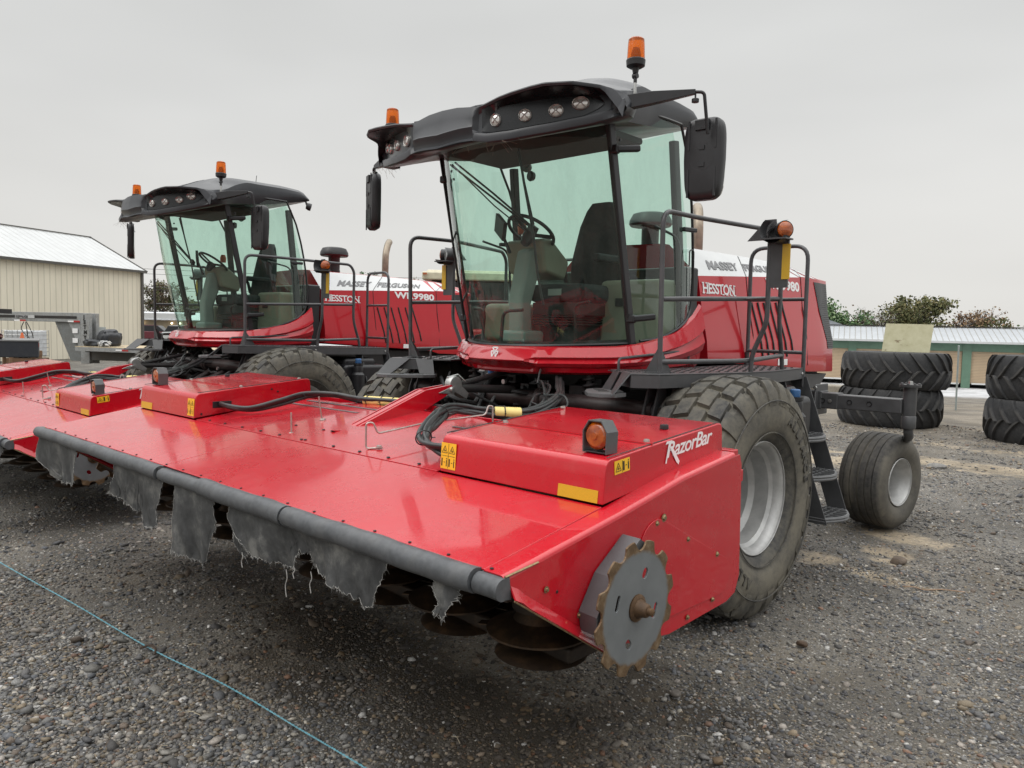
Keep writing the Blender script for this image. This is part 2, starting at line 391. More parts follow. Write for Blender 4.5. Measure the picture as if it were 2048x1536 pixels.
M['reflector'] = plain('lamp_reflector_ribs', (.16, .12, .11), .3, .4)
M['lens'] = NT('clear_lamp_lens').set(base=(.62, .60, .57), rough=.12, metal=.55, coat=1.0, coatr=.03).m
M['exhaust'] = plain('heat_stained_steel', (.26, .22, .17), .42, .5, .45, 5)
M['blue'] = plain('blue_cap', (.05, .14, .32), .4, 0, .05, 5)
M['orange_red'] = plain('orange_seat_lever', (.55, .10, .03), .5)
M['screen'] = plain('dark_screen', (.05, .06, .06), .1)
M['mirror_glass'] = NT('mirror').set(base=(.8, .8, .8), rough=.02, metal=1.0).m
# ---------------------------------------------------------------- tyres
def dirt_attr(o, fn):
    me = o.data; a = me.attributes.new('dirt', 'FLOAT', 'POINT')
    a.data.foreach_set('value', [fn(v.co) for v in me.vertices])
def add_dirt(o, c, fn):
    dirt_attr(o, lambda co: max(0., min(1., fn(math.hypot(co.y - c[1], co.z - c[2]), co.x - c[0]))))
def drive_wheel(c, R, W, side, root, seed=0):
    """R tyre radius, W half width; side=+1 outer face towards +x."""
    rnd = random.Random(seed); cx, cy, cz = c; rr = .352
    wh = bpy.data.objects.new('drive_wheel', None); COL.objects.link(wh); put(wh, root)
    def P(a, r, x): return (cx + x * side, cy + r * cos(a), cz + r * sin(a))
    prof = [(rr, W * .62), (rr + .015, W * .76), (rr + .05, W * .90), (rr + .12, W * 1.0), (rr + .20, W * 1.035), (R - .16, W * 1.0), (R - .10, W * .95), (R - .055, W * .86), (R - .030, W * .70), (R - .022, W * .35), (R - .018, 0)]
    full = prof + [(r, -x) for r, x in prof[-2::-1]]
    mb = MB(); n = 96; V = []; F = []
    for r, x in full:
        for k in range(n):
            a = 2 * pi * k / n; z_flat = 0
            p = list(P(a, r, x)); 
            if p[2] < .012: p[2] = .012
            V.append(p)
    for i in range(len(full) - 1):
        for k in range(n): F.append((i * n + k, i * n + (k + 1) % n, (i + 1) * n + (k + 1) % n, (i + 1) * n + k))
    mb.add(V, F)
    def rs(x):   # carcass radius at lateral x
        ax = abs(x); pts = sorted([(xx, r) for r, xx in prof[5:]])
        return float(np.interp(ax, [q[0] for q in pts], [q[1] for q in pts]))
    NB = 25
    def block(a0, a1, x0, x1, sk, h0, h1, taper=.12):
        # quad block from angle a0..a1, lateral x0..x1, skew sk (angle per lateral m)
        nx, na = 4, 2; top = []; bot = []
        for i in range(nx + 1):
            t = i / nx; x = x0 + (x1 - x0) * t
            for j in range(na + 1):
                s_ = j / na; a = a0 + (a1 - a0) * s_ + sk * (x - x0)
                h = h0 + (h1 - h0) * t
                tt = .5 + (t - .5) * (1 - taper); ss = .5 + (s_ - .5) * (1 - taper)
                xt = x0 + (x1 - x0) * tt; at = a0 + (a1 - a0) * ss + sk * (xt - x0)
                top.append(P(at, rs(xt) + h, xt)); bot.append(P(a, rs(x) - .006, x))
        V = top + bot; m = len(top); F = []
        w_ = na + 1
        for i in range(nx):
            for j in range(na): F.append((i * w_ + j, (i + 1) * w_ + j, (i + 1) * w_ + j + 1, i * w_ + j + 1))
        edge = [i * w_ for i in range(nx + 1)] + [nx * w_ + j for j in range(1, na + 1)] + [i * w_ + na for i in range(nx - 1, -1, -1)] + [j for j in range(na - 1, 0, -1)]
        for q in range(len(edge)):
            a_, b_ = edge[q], edge[(q + 1) % len(edge)]; F.append((a_, b_, m + b_, m + a_))
        V = [(p[0], p[1], max(p[2], .004)) for p in V]
        mb.add(V, F)
    da = 2 * pi / NB
    for k in range(NB):
        a = k * da; j = lambda: rnd.uniform(-.012, .012)
        for sg in (1, -1):
            o_ = 0 if sg > 0 else da * .5
            block(a + o_ + j(), a + o_ + da * .80 + j(), sg * .006, sg * W * .37, sg * .34, .030, .031, .07)
            block(a + o_ + da * .44 + j(), a + o_ + da * 1.22 + j(), sg * W * .405, sg * W * .745, sg * .36, .031, .034, .07)
            block(a + o_ + da * .96, a + o_ + da * 1.60, sg * W * .775, sg * W * 1.015, sg * .10, .036, .034, .06)
    ty = mb.build('tyre', M['tyre'], None, angle=28)
    ty.parent = wh; tl = (cx, cy, cz)
    add_dirt(ty, tl, lambda r, x: .95 * max(0, 1 - abs(r - (R - .024)) / .016) * (1 if abs(x) < W * .8 else 0) + (.75 if .42 < r < R - .12 else 0) * (.8 if abs(x) > W * .7 else 0) + (.35 if r >= R - .12 and abs(x) > W * .8 else 0))
    # sidewall ring
    mb = MB()
    for r_ in (R - .135, rr + .075):
        x_ = W * (1.0 if r_ > .5 else .93) * 1.0 + .012
        mb.tube([P(2 * pi * k / 64, r_, x_) for k in range(64)], .005, 5, closed=True)
    o = mb.build('sidewall_ring', M['tyre'], None); o.parent = wh
    # raised sidewall lettering
    for base_a in (radians(62), radians(242)):
        for i_, ch in enumerate('ALLIANCE'):
            a = base_a - i_ * .135 * 1.0; r_ = .515; x_ = W * 1.0 + .010
            rad = Vector((0, cos(a), sin(a))); tan = Vector((0, sin(a), -cos(a))) * 1.0
            if side < 0: tan = -tan
            p_ = Vector(P(a, r_, x_)); l_ = text_mesh(ch, .085, p_, tan * 1.0, rad, 'sidewall_lettering', M['tyre'], None, bold=.004, depth=.006, align='CENTER'); l_.parent = wh
    # rim
    x0 = W * .74
    prof = [(rr + .012, x0 + .018), (rr + .016, x0 + .006), (rr + .004, x0), (rr - .012, x0 - .02), (rr - .020, x0 - .055), (rr - .040, x0 - .075), (rr - .048, x0 - .17), (rr - .085, x0 - .20), (rr - .095, x0 - .28), (rr - .13, x0 - .30), (rr - .14, x0 - .31), (.04, x0 - .29), (.0, x0 - .29)]
    o = MB().lathe([(r, h) for r, h in prof], (cx, cy, cz), (side, 0, 0), 64).build('rim', M['rim'], None, angle=30, recalc=True); o.parent = wh
    md = o.modifiers.new('s', 'SOLIDIFY'); md.thickness = .006
    mb = MB()
    for k in range(10):
        a = 2 * pi * k / 10
        mb.lathe([(0, .016), (.010, .014), (.013, 0)], P(a, .115, x0 - .285), (side, 0, 0), 6)
    mb.lathe([(0, .06), (.06, .055), (.075, .04), (.078, 0)], P(0, 0, x0 - .285), (side, 0, 0), 20)
    o = mb.build('hub', M['chassis'], None); o.parent = wh
    return wh
def caster_wheel(c, R, W, side, root, yaw=0.0):
    cx, cy, cz = c; rr = .215
    wh = bpy.data.objects.new('caster_wheel', None); COL.objects.link(wh); put(wh, root)
    prof = [(rr, W * .7), (rr + .02, W * .86), (rr + .06, W * .97), (rr + .11, W * 1.02), (R - .09, W * 1.0), (R - .045, W * .92), (R - .018, W * .80)]
    rib = [.66, .63, .60, .36, .33, .30, .06, .03, 0]
    dep = [.005, .022, .005, .001, .020, .001, 0, .020, .020]
    prof += [(R - d_ - .002, W * x) for x, d_ in zip(rib, dep)]
    full = prof + [(r, -x) for r, x in prof[-2::-1]]
    mb = MB(); n = 80; V = []; F = []
    for r, x in full:
        for k in range(n):
            a = 2 * pi * k / n; p = Vector((x * side, r * cos(a), r * sin(a))); p = Matrix.Rotation(yaw, 3, 'Z') @ p
            p += Vector(c); p.z = max(p.z, .006); V.append(p)
    for i in range(len(full) - 1):
        for k in range(n): F.append((i * n + k, i * n + (k + 1) % n, (i + 1) * n + (k + 1) % n, (i + 1) * n + k))
    ty = mb.add(V, F).build('tyre', M['tyre2'], None, angle=25); ty.parent = wh
    add_dirt(ty, c, lambda r, x: .9 * (abs(r - (R - .022)) < .006 and abs(x) < W * .7) + (.55 if r < R - .06 else 0))
    ax = Matrix.Rotation(yaw, 3, 'Z') @ Vector((side, 0, 0)); x0 = W * .84
    prof = [(rr + .010, x0 + .014), (rr + .012, x0 + .004), (rr, x0), (rr - .012, x0 - .02), (rr - .022, x0 - .06), (rr - .035, x0 - .08), (rr - .045, x0 - .20), (rr - .07, x0 - .22), (.03, x0 - .21), (0, x0 - .21)]
    o = MB().lathe(prof, c, ax, 48).build('rim', M['rim'], None, angle=30); o.parent = wh
    md = o.modifiers.new('s', 'SOLIDIFY'); md.thickness = .005
    return wh
# ---------------------------------------------------------------- windrower
YL = lambda x: -0.98 + 0.32 * x * x
YT = lambda x: float(np.interp(abs(x), [0, .29, .33, .6, .85, .99, 1.08, 1.17], [-.94, -.925, -.915, -.925, -.905, -.82, -.65, -.54]))
ZT = lambda x: float(np.interp(abs(x), [0, .14, .29, .36, .50, .75, .98, 1.07, 1.126, 1.15, 1.17], [3.222, 3.219, 3.198, 3.205, 3.226, 3.243, 3.246, 3.246, 3.228, 3.19, 3.14]))
ZB = lambda x: float(np.interp(abs(x), [0, .2, .30, .40, .56, .80, 1.0, 1.1, 1.17], [2.972, 2.985, 2.985, 2.966, 2.970, 2.998, 3.034, 3.062, 3.09]))
def sstep(t): t = max(0., min(1., t)); return t * t * (3 - 2 * t)
def windrower():
    R0 = thing('windrower', 'nearest red self-propelled windrower with a dark cab, standing behind the big red cutter header', 'windrower', (0, 0, 0), 'red windrowers')
    # --- roof shell
    def hw(t): return float(np.interp(t, [0, .10, .26, .5, .9, 1], [1.17, 1.16, .95, .905, .885, .86]))
    def yy(s, t, f=YT):
        x = s * hw(t); y0 = f(s * 1.17); y1 = .93 - .10 * abs(s) ** 4
        return y0 + (y1 - y0) * t
    def top(s, t):
        x = s * hw(t); y = yy(s, t); k = sstep(t / .42)
        H = float(np.interp(y, [-.9, -.5, 0, .5, .92], [3.42, 3.47, 3.50, 3.51, 3.49])) - .065 * abs(s) ** 9 - .012 * s * s
        q_ = sstep(t / .07); z = (ZT(s * 1.17) * (1 - q_) + 3.232 * q_) * (1 - k) + H * k
        if t > .92: z -= .05 * ((t - .92) / .08) ** 2
        return (x, y, z)
    def bot(s, t):
        x = s * hw(t); y = yy(s, t, YL); k = sstep(t / .30)
        H = float(np.interp(y, [-.9, -.3, .3, .92], [3.10, 3.14, 3.22, 3.355]))
        zb = ZB(s * 1.17) * (1 - k) + H * k
        return (x * .985, y, zb)
    mb = MB(); nu, nv = 60, 26
    mb.grid(lambda u, v: top(u * 2 - 1, v), nu, nv)
    mb.grid(lambda u, v: bot(u * 2 - 1, v), nu, nv)
    # side + rear skirts with a rounded shoulder
    for s in (-1, 1):
        mb.grid(lambda u, v: tuple(Vector(top(s, u)).lerp(Vector(bot(s, u)), v) + Vector((s * .022 * sin(pi * v), 0, 0))), nv, 5)
    mb.grid(lambda u, v: tuple(Vector(top(u * 2 - 1, 1)).lerp(Vector(bot(u * 2 - 1, 1)), v) + Vector((0, .03 * sin(pi * v), 0))), nu, 5)
    # front face: centre sweeps smoothly, the outer spans are recessed for the lamps
    def face(u, v):
        s = u * 2 - 1; x = s * 1.17; i = int(round(v * 8)); ax = abs(x)
        k = sstep((ax - .285) / .035) * (1 - sstep((ax - 1.07) / .07)); yt, zt_, yl, zb_ = YT(x), ZT(x), YL(x), ZB(x)
        side_ = [(yt, zt_), (yt - .004, zt_ - .008), (yt + .004, zt_ - .020), (yl + .055, zt_ - .034), (yl + .050, zb_ + (zt_ - zb_) * .5), (yl + .045, zb_ + .062), (yl + .004, zb_ + .050), (yl - .004, zb_ + .03), (yl, zb_)][i]
        cen = [(yt, zt_), (yt - .010, zt_ - .03), (yt - .022, zt_ - .075), (yl + .004, zb_ + .095), (yl - .002, zb_ + .085), (yl + .004, zb_ + .07), (yl + .018, zb_ + .045), (yl + .02, zb_ + .02), (yl + .0, zb_)][i]
        return (x * (1 if i < 6 else 1 - .015 * (i - 5) / 3), side_[0] * k + cen[0] * (1 - k), side_[1] * k + cen[1] * (1 - k))
    mb.grid(face, nu * 2, 8)
    roof = mb.build('cab_roof', M['roof'], R0, angle=32)
    # seam ribs on the roof and centre panel edges
    mb = MB()
    for sx_ in (-.30, .30):
        P_ = []
        for k in range(12):
            t = k / 11 * .5; q = top(sx_ / hw(t) * (1 + .25 * t), t); P_.append((q[0], q[1], q[2] + .002))
        mb.tube(P_, .006, 6)
    mb.split('roof_seam', M['roof'], None, roof)
    # lamp pods
    for s in (-1, 1):
        mb = MB(); P_ = []
        def pod(u, v):
            ax = .335 + u * .715; x = s * ax
            zt_ = ZT(x) - .040; zb_ = ZB(x) + .066
            if u < .16: zt_ = zb_ + (zt_ - zb_) * math.sqrt(max(u / .16, 0.02))
            if u > .86: q = (1 - u) / .14; mid = (zt_ + zb_) / 2; q = math.sqrt(max(q, .02)); zt_ = mid + (zt_ - mid) * q; zb_ = mid + (zb_ - mid) * q
            q_ = min(1, v * 1.34); return (x, YL(x) + .040 + .008 * q_, zb_ + (zt_ - zb_) * q_) if v < .9 else (x, YT(x) + .010, ZT(x) - .024)
        mb.grid(pod, 30, 4)
        pn = mb.build('lamp_pod', M['pod'], None); pn.parent = roof
        for lx, ly, lz, lw, lh in ((.437, -.874, 3.106, .034, .037), (.626, -.814, 3.117, .040, .036), (.805, -.767, 3.131, .044, .036), (.935, -.680, 3.168, .050, .036)):
            nrm = Vector((s * .64 * lx, -1, 0)).normalized(); yq = YL(lx) + .036
            q = MB(); cpos = Vector((s * lx, yq, lz - .004))
            q.lathe([(0, .010), (.6, .008), (.85, .003), (.93, -.006), (.93, .006), (1.0, .009), (1.07, .004), (1.09, -.012)], (0, 0, 0), (0, 0, 1), 24)
            vv = []
            rx = Vector((nrm.y, -nrm.x, 0)) * -1
            for p in q.v: vv.append(cpos + rx * p[0] * lw + Vector((0, 0, 1)) * p[1] * lh + nrm * p[2])
            q.v = vv; o = q.build('work_lamp', M['lens'], None, angle=40); o.parent = roof
            q = MB()
            for k in range(4):
                a = pi / 4 + k * pi / 2
                q.obox(cpos + rx * cos(a) * lw * .45 + Vector((0, 0, sin(a) * lh * .45)) + nrm * .0105, (rx * cos(a) + Vector((0, 0, sin(a))), nrm, nrm.cross(rx * cos(a) + Vector((0, 0, sin(a))))), (lw * .40, .001, .0028))
            o = q.build('lamp_reflector', M['reflector'], None); o.parent = roof
    # screws on roof, antenna, rear lamps
    mb = MB()
    for x_, t_ in ((-.75, .12), (-.55, .12), (-.28, .12), (-.1, .12), (.1, .12)):
        q = top(x_ / 1.15, t_); mb.lathe([(0, .012), (.010, .009), (.012, 0)], q, (0, 0, 1), 8)
    mb.tube([(.45, .35, 3.48), (.44, .37, 3.62)], .004, 6)
    o = mb.build('antenna', M['black'], None); o.parent = roof
    for s in (-1, 1):
        mb = MB(); mb.bar((s * .84, .80, 3.37), (s * .86, .82, 3.29), .025, .02); mb.lathe([(0, -.035), (.035, -.03), (.045, .0), (.045, .03), (0, .034)], (s * .87, .84, 3.27), (s * .5, .8, -.25), 14)
        mb.build('rear_work_lamp', M['black'], R0)
    # dry straw caught under the roof
    rnd = random.Random(4); mb = MB()
    for cx_, cy_, cz_, n_ in ((.42, -.86, 2.99, 16), (-.86, -.72, 3.01, 16), (.12, -.9, 2.98, 5)):
        for k in range(n_):
            a = Vector((cx_ + rnd.gauss(0, .05), cy_ + rnd.gauss(0, .02), cz_)); d = Vector((rnd.gauss(0, .06), rnd.gauss(0, .03), -rnd.uniform(.01, .085)))
            mb.tube([a, a + d * .5 + Vector((rnd.gauss(0, .008), 0, 0)), a + d], .0009, 3)
    mb.build('dry_straw', M['cream'], R0)
    # --- mirrors
    for s in (1, -1):
        R_ = bpy.data.objects.new('mirror', None); COL.objects.link(R_); put(R_, R0)
        mb = MB()
        if s > 0: a, b, c_ = Vector((1.10, -.50, 3.15)), Vector((1.49, -.29, 3.205)), Vector((1.535, -.27, 3.20))
        else: a, b, c_ = Vector((-1.10, -.50, 3.12)), Vector((-1.42, -.42, 3.12)), Vector((-1.475, -.40, 3.11))
        d = (b - a).normalized(); up = Vector((0, 0, 1)); sd_ = d.cross(up)
        # tapered arm
        V = []
        for p, hh, ww in ((a, .042, .028), (a.lerp(b, .45), .036, .024), (b, .014, .014)):
            for i, j in ((-1, -1), (1, -1), (1, 1), (-1, 1)): V.append(p + sd_ * ww * i + up * (hh * j + (.014 if hh > .03 else .006)))
        F = [(0, 3, 2, 1), (8, 9, 10, 11)]
        for r in range(2):
            for k in range(4): F.append((r * 4 + k, r * 4 + (k + 1) % 4, r * 4 + 4 + (k + 1) % 4, r * 4 + 4 + k))
        mb.add(V, F); mb.box(a.x - .04 * s, a.x + .05 * s, a.y - .05, a.y + .06, a.z - .055, a.z + .05)
        tz = 3.075 if s > 0 else 3.07
        e_ = c_ + Vector((.005 * s, .02, 0))
        mb.tube(fillet([b + Vector((0, 0, .006)), c_ + Vector((0, 0, .006)), Vector((e_.x, e_.y + .03, tz - .1))], .06, 6), .0105, 8)
        mb.lathe([(0, 0), (.022, 0), (.022, .022), (0, .022)], b + Vector((0, 0, -.055)), (0, 0, 1), 10); mb.tube([b, b + Vector((0, 0, -.05))], .006, 6)
        o = mb.build('mirror_arm', M['black'], None, bevel=.004); o.parent = R_
        # housing: rounded slab
        cc = Vector((1.48 * s, -.14 if s > 0 else -.385, 2.848)); hh, ww = (.242, .125) if s > 0 else (.232, .125)
        nr = Vector((.10 * s, -1.0, .0)).normalized() if s > 0 else Vector((-.45, -1, 0)).normalized()
        ru = Vector((-nr.y, nr.x, 0)); 
        def sq(u, w_, h_, n_=5.0):
            a = 2 * pi * u; ca, sa = cos(a), sin(a); return math.copysign(abs(ca) ** (2 / n_), ca) * w_, math.copysign(abs(sa) ** (2 / n_), sa) * h_
        mb = MB(); lay = [(0.0, .046), (.80, .046), (.93, .040), (1.0, .022), (1.0, -.020), (.96, -.034)]
        def hs_(u, v):
            f, dd = lay[int(round(v * (len(lay) - 1)))]; x_, z_ = sq(u, ww * f, hh * f if f < 1 else hh)
            if f and f < 1: z_ = math.copysign(max(abs(z_) , 0), z_)
            tap = 1 - .10 * max(0, -z_ / hh)
            return tuple(cc + ru * x_ * tap + Vector((0, 0, z_)) + nr * dd)
        mb.grid(hs_, 40, len(lay) - 1)
        for zz_ in (.14, -.14):
            for xx_ in (-.085, .085): mb.obox(cc + ru * xx_ + Vector((0, 0, zz_)) + nr * .045, (ru, nr, Vector((0, 0, 1))), (.006, .004, .085))
        for zz_ in (.045, -.055): mb.obox(cc + Vector((0, 0, zz_ + .02)) + nr * .047, (ru, nr, Vector((0, 0, 1))), (.018, .005, .012))
        mb.lathe([(.078, 0), (.080, .0015), (.082, 0)], cc + Vector((0, 0, .01)) + nr * .045, nr, 32)
        mb.obox(cc + Vector((0, 0, hh - .045)) + nr * .05, (ru, nr, Vector((0, 0, 1))), (.045, .008, .028))
        o = mb.build('mirror_housing', M['black'], None, angle=40); o.parent = R_
        mb = MB(); mb.grid(lambda u, v: tuple(cc + ru * sq(u, ww * .93 * v, 1)[0] + Vector((0, 0, sq(u, 1, hh * .96 * v)[1])) - nr * .033), 40, 1)
        o = mb.build('mirror_glass', M['mirror_glass'], None); o.parent = R_
        md = o.modifiers.new('s', 'SOLIDIFY'); md.thickness = .002
    # --- beacons
    for s in (1, -1):
        bx, by = (1.167 * s, -.44); bz = 3.375
        B_ = bpy.data.objects.new('beacon', None); COL.objects.link(B_); put(B_, R0)
        q = MB().lathe([(.052, .045), (.053, .05), (.050, .13), (.047, .165), (.040, .172), (0, .174)], (bx, by, bz), (0, 0, 1), 28)
        o = q.build('beacon_lens', M['beacon'], None); o.parent = B_
        q = MB().lathe([(0, .0), (.035, .0), (.055, .012), (.058, .045), (.052, .052), (0, .052)], (bx, by, bz), (0, 0, 1), 28); q.lathe([(0, -.03), (.016, -.03), (.022, 0), (0, 0)], (bx, by, bz), (0, 0, 1), 12)
        q.lathe([(0, -.015), (.016, -.015), (.016, .015), (0, .015)], (bx - .0, by, bz - .045), (1, 0, 0), 12); q.lathe([(0, 0), (.011, 0), (.011, .04), (0, .04)], (bx, by, bz - .085), (0, 0, 1), 10)
        o = q.build('beacon_base', M['black'], None); o.parent = B_
        q = MB().tube(fillet([(bx, by, bz - .08), (bx, by, bz - .16), (bx - .045 * s, by, bz - .20)], .04), .010, 10)
        o = q.build('beacon_pole', M['steel'], None); o.parent = B_
        q = MB().lathe([(0, 0), (.02, 0), (.022, .02), (.014, .055), (0, .055)], (bx, by, bz + .06), (0, 0, 1), 12)
        o = q.build('beacon_bulb', M['orange_red'], None); o.parent = B_
    # --- cab glass: windscreen bulges forwards
    def ws(u, v):
        x = (u * 2 - 1) * .81; zb_ = 1.69 + .035 * (x / .81) ** 2; z = zb_ + (3.14 - zb_) * v
        yb = .12 - .315 * v - .02 * sin(pi * v); return (x, yb - .44 * (1 - (x / .81) ** 2), z)
    MB().grid(ws, 32, 12).build('windscreen', M['glass'], R0, angle=80)
    mb = MB(); mb.tube([Vector(ws(u / 32, 0)) + Vector((0, -.004, 0)) for u in range(33)], .012, 6); mb.grid(lambda u, v: (ws(u, 0)[0], ws(u, 0)[1] - .002, ws(u, 0)[2] + v * .03), 32, 1)
    mb.build('windscreen_seal', M['black'], R0)
    # dark band at the top of the windscreen (roof lining)
    mb = MB(); mb.grid(lambda u, v: tuple(Vector(ws(u, .955 + .06 * v)) + Vector((0, .02, 0))), 32, 2); mb.build('sun_blind', M['darkin'], R0, solid=.01)
    rearL = [(3.28, .51, .0), (3.02, .655, .0), (2.80, .735, 0), (2.605, .79, 0), (2.40, .835, 0), (2.205, .86, 0), (2.06, .84, 0), (1.98, .81, 0), (1.90, .72, 0), (1.846, .60, 0), (1.79, .46, 0), (1.757, .33, 0), (1.742, .20, 0)]
    def fy(z): return .123 - (z - 1.732) * (.319 / 1.413)
    for s in (1, -1):
        zs = [3.28, 3.15, 3.02, 2.8, 2.6, 2.4, 2.2, 2.05, 1.97, 1.9, 1.845, 1.79, 1.757, 1.742]
        def ry(z): return float(np.interp(z, [q[0] for q in rearL][::-1], [q[1] for q in rearL][::-1]))
        def sg(u, v):
            i = v * (len(zs) - 1); z = float(np.interp(i, range(len(zs)), zs)); y0 = fy(z) + .01; y1 = ry(z); y = y0 + (y1 - y0) * u
            x = .812 + .10 * sin(min(1, max(0, (y - y0) / .62)) * pi / 2) - .055 * max(0, (y - .48) / .34) ** 2
            return (s * x, y, z)
        MB().grid(sg, 16, 40).build('door_glass', M['glass'], R0, angle=80)
        mb = MB(); mb.tube([Vector(sg(1, k / 40)) for k in range(41)] , .011, 6); mb.tube([Vector(sg(k / 8, 0)) for k in range(9)], .012, 6)
        mb.build('door_seal', M['black'], R0)
        # black ceramic frame along rear + lower edge of the door glass
        # front pillar
        mb = MB(); a = Vector((s * .812, fy(1.70), 1.70)); b = Vector((s * .812, fy(3.18), 3.18))
        mb.bar(a, b, .050, .045, (1, 0, 0)); mb.tube([a + Vector((s * .012, -.026, 0)), b + Vector((s * .012, -.026, 0))], .012, 8)
        mb.build('front_pillar', M['black'], R0, bevel=.008)
        # rear pillar inside
        mb = MB(); mb.bar((s * .80, .60, 3.2), (s * .82, .78, 1.75), .07, .05, (1, 0, 0)); mb.build('rear_pillar', M['darkin'], R0, bevel=.008)
        # grab handle bars inside the door, door handle, hinges
        mb = MB(); mb.tube(fillet([(s * .86, .30, 2.55), (s * .86, .62, 2.50), (s * .87, .68, 1.95)], .1, 6), .010, 8)
        mb.build('door_frame_bar', M['black'], R0)
        mb = MB(); mb.obox((s * .925, .655, 2.557), ((.1, 1, .02), (1, 0, 0), (0, 0, 1)), (.075, .016, .016)); mb.build('door_handle', M['black'], R0, bevel=.008)
        mb = MB(); mb.tube(fillet([(s * .905, .70, 2.30), (s * .905, .70, 2.42), (s * .905, .76, 2.42), (s * .895, .79, 2.05)], .03, 4), .005, 6); mb.build('handle_recess', M['black'], R0)
        for zz_ in (2.995, 1.895):
            yq = fy(zz_)
            mb = MB(); mb.box(s * .80, s * .87, yq - .035, yq + .015, zz_ - .03, zz_ + .03); mb.bar((s * .85, yq - .02, zz_), (s * .93, yq + .14, zz_ + .02), .045, .045); mb.build('door_hinge', M['black'], R0, bevel=.014)
        mb = MB(); 
        for dy, dz in ((0.06, -.09), (.085, -.15)): mb.lathe([(0, .008), (.010, .006), (.012, 0)], (s * .825, fy(3.0) + dy, 3.17 + dz - .01), (s, 0, 0), 8)
        mb.split('door_bolt', M['black'], R0)
    # rear window
    MB().grid(lambda u, v: ((u * 2 - 1) * .82, float(np.interp(1.95 + v * 1.3, [1.9, 2.2, 2.6, 3.02, 3.28], [.80, .84, .78, .66, .54])) + .10 * (1 - (u * 2 - 1) ** 2), 1.95 + v * 1.3), 12, 10).build('rear_window', M['glass'], R0, angle=80)
    # --- cab interior
    mb = MB(); mb.prism([(-.79, .10), (-.6, -.08), (-.3, -.24), (0, -.29), (.3, -.24), (.6, -.08), (.79, .10), (.84, .8), (-.84, .8)], 'z', 1.60, 1.70); mb.box(-.8, .8, .82, .86, 1.7, 1.98); mb.build('cab_floor', M['darkin'], R0)
    MB().box(-.70, .70, -.32, .36, 3.14, 3.19).build('headliner', M['liner'], R0, bevel=.02)
    mb = MB(); mb.box(.24, .80, .50, .80, 1.70, 2.20); mb.build('side_console', M['cream'], R0, bevel=.04, seg=3)
    mb = MB(); mb.box(.40, .52, .490, .497, 2.0, 2.06); mb.build('console_plate', M['darkin'], R0)
    mb = MB(); mb.box(-.80, -.42, .25, .70, 1.70, 2.02); mb.build('far_console', M['cream'], R0, bevel=.05, seg=3)
    mb = MB(); mb.prism([(.05, 1.7), (-.02, 1.72), (-.03, 2.05), (.06, 2.42), (.16, 2.44), (.17, 2.2), (.10, 2.0), (.13, 1.7)], 'x', -.245, -.10); mb.box(-.30, -.05, -.05, .2, 1.70, 1.80)
    mb.build('steering_column', M['cab_grey'], R0, bevel=.03, seg=3)
    mb = MB(); mb.prism([(.16, 2.25), (.10, 2.5), (.22, 2.52), (.45, 2.35), (.40, 2.2)], 'x', -.42, -.02); mb.build('dash_pod', M['cream'], R0, bevel=.03)
    mb = MB(); cc = Vector((-.13, .10, 2.56)); nn = Vector((.05, .55, .84)).normalized(); _, u_, v_ = frame(nn)
    mb.tube([cc + (u_ * cos(a) + v_ * sin(a)) * .19 for a in [2 * pi * k / 40 for k in range(40)]], .014, 8, closed=True)
    for k in range(3):
        a = 2 * pi * k / 3 + .5; mb.bar(cc - nn * .03, cc + (u_ * cos(a) + v_ * sin(a)) * .185, .035, .012, nn)
    mb.lathe([(0, .01), (.05, 0), (.05, -.03), (.035, -.10), (0, -.12)], cc - nn * .02, nn, 16)
    mb.build('steering_wheel', M['black'], R0)
    mb = MB(); mb.obox((-.36, .0, 2.60), ((.8, -.35, -.5), (.45, .9, 0), (.4, -.3, .85)), (.10, .016, .075)); mb.tube([(-.36, .01, 2.56), (-.30, .05, 2.40)], .014, 8); mb.build('monitor', M['black'], R0, bevel=.008)
    mb = MB(); mb.lathe([(0, 0), (.035, 0), (.04, .06), (.025, .1), (0, .1)], (-.52, .42, 2.60), (0, 0, 1), 12); mb.build('joystick_knob', M['orange_red'], R0)
    # seat
    S_ = bpy.data.objects.new('driver_seat', None); COL.objects.link(S_); put(S_, R0)
    mb = MB()
    def bk(u, v):
        a = 2 * pi * u; w_ = float(np.interp(v, [0, .35, .75, .92, 1], [.24, .25, .20, .15, .10])); th = float(np.interp(v, [0, .5, 1], [.075, .07, .05]))
        ca, sa = cos(a), sin(a); return (.07 + math.copysign(abs(ca) ** .6, ca) * w_, .66 + .09 * v + math.copysign(abs(sa) ** .6, sa) * th, 2.12 + .72 * v)
    mb.grid(bk, 24, 12); mb.add([bk(k / 24, 1) for k in range(24)], [tuple(range(24))])
    o = mb.build('backrest', M['seat'], None, angle=60); o.parent = S_
    mb = MB(); mb.box(-.20, .33, .15, .68, 2.02, 2.16); o = mb.build('seat_cushion', M['seat'], None, bevel=.05, seg=3); o.parent = S_
    mb = MB(); mb.box(-.17, .30, .18, .66, 1.92, 2.02); mb.box(-.12, .25, .22, .60, 1.70, 1.84)
    for k in range(4): mb.box(-.15, .28, .16, .64, 1.845 + k * .02, 1.858 + k * .02)
    o = mb.build('seat_base', M['darkin'], None, bevel=.01); o.parent = S_
    mb = MB(); mb.box(.02, .15, .142, .149, 2.07, 2.12); o = mb.build('seat_label', M['cab_grey'], None); o.parent = S_
    for x_ in (-.23, .34):
        mb = MB(); mb.bar((x_, .62, 2.36), (x_, .30, 2.36), .07, .06); mb.bar((x_, .62, 2.36), (x_, .66, 2.2), .04, .04, (1, 0, 0)); o = mb.build('armrest', M['seat'], None, bevel=.02); o.parent = S_
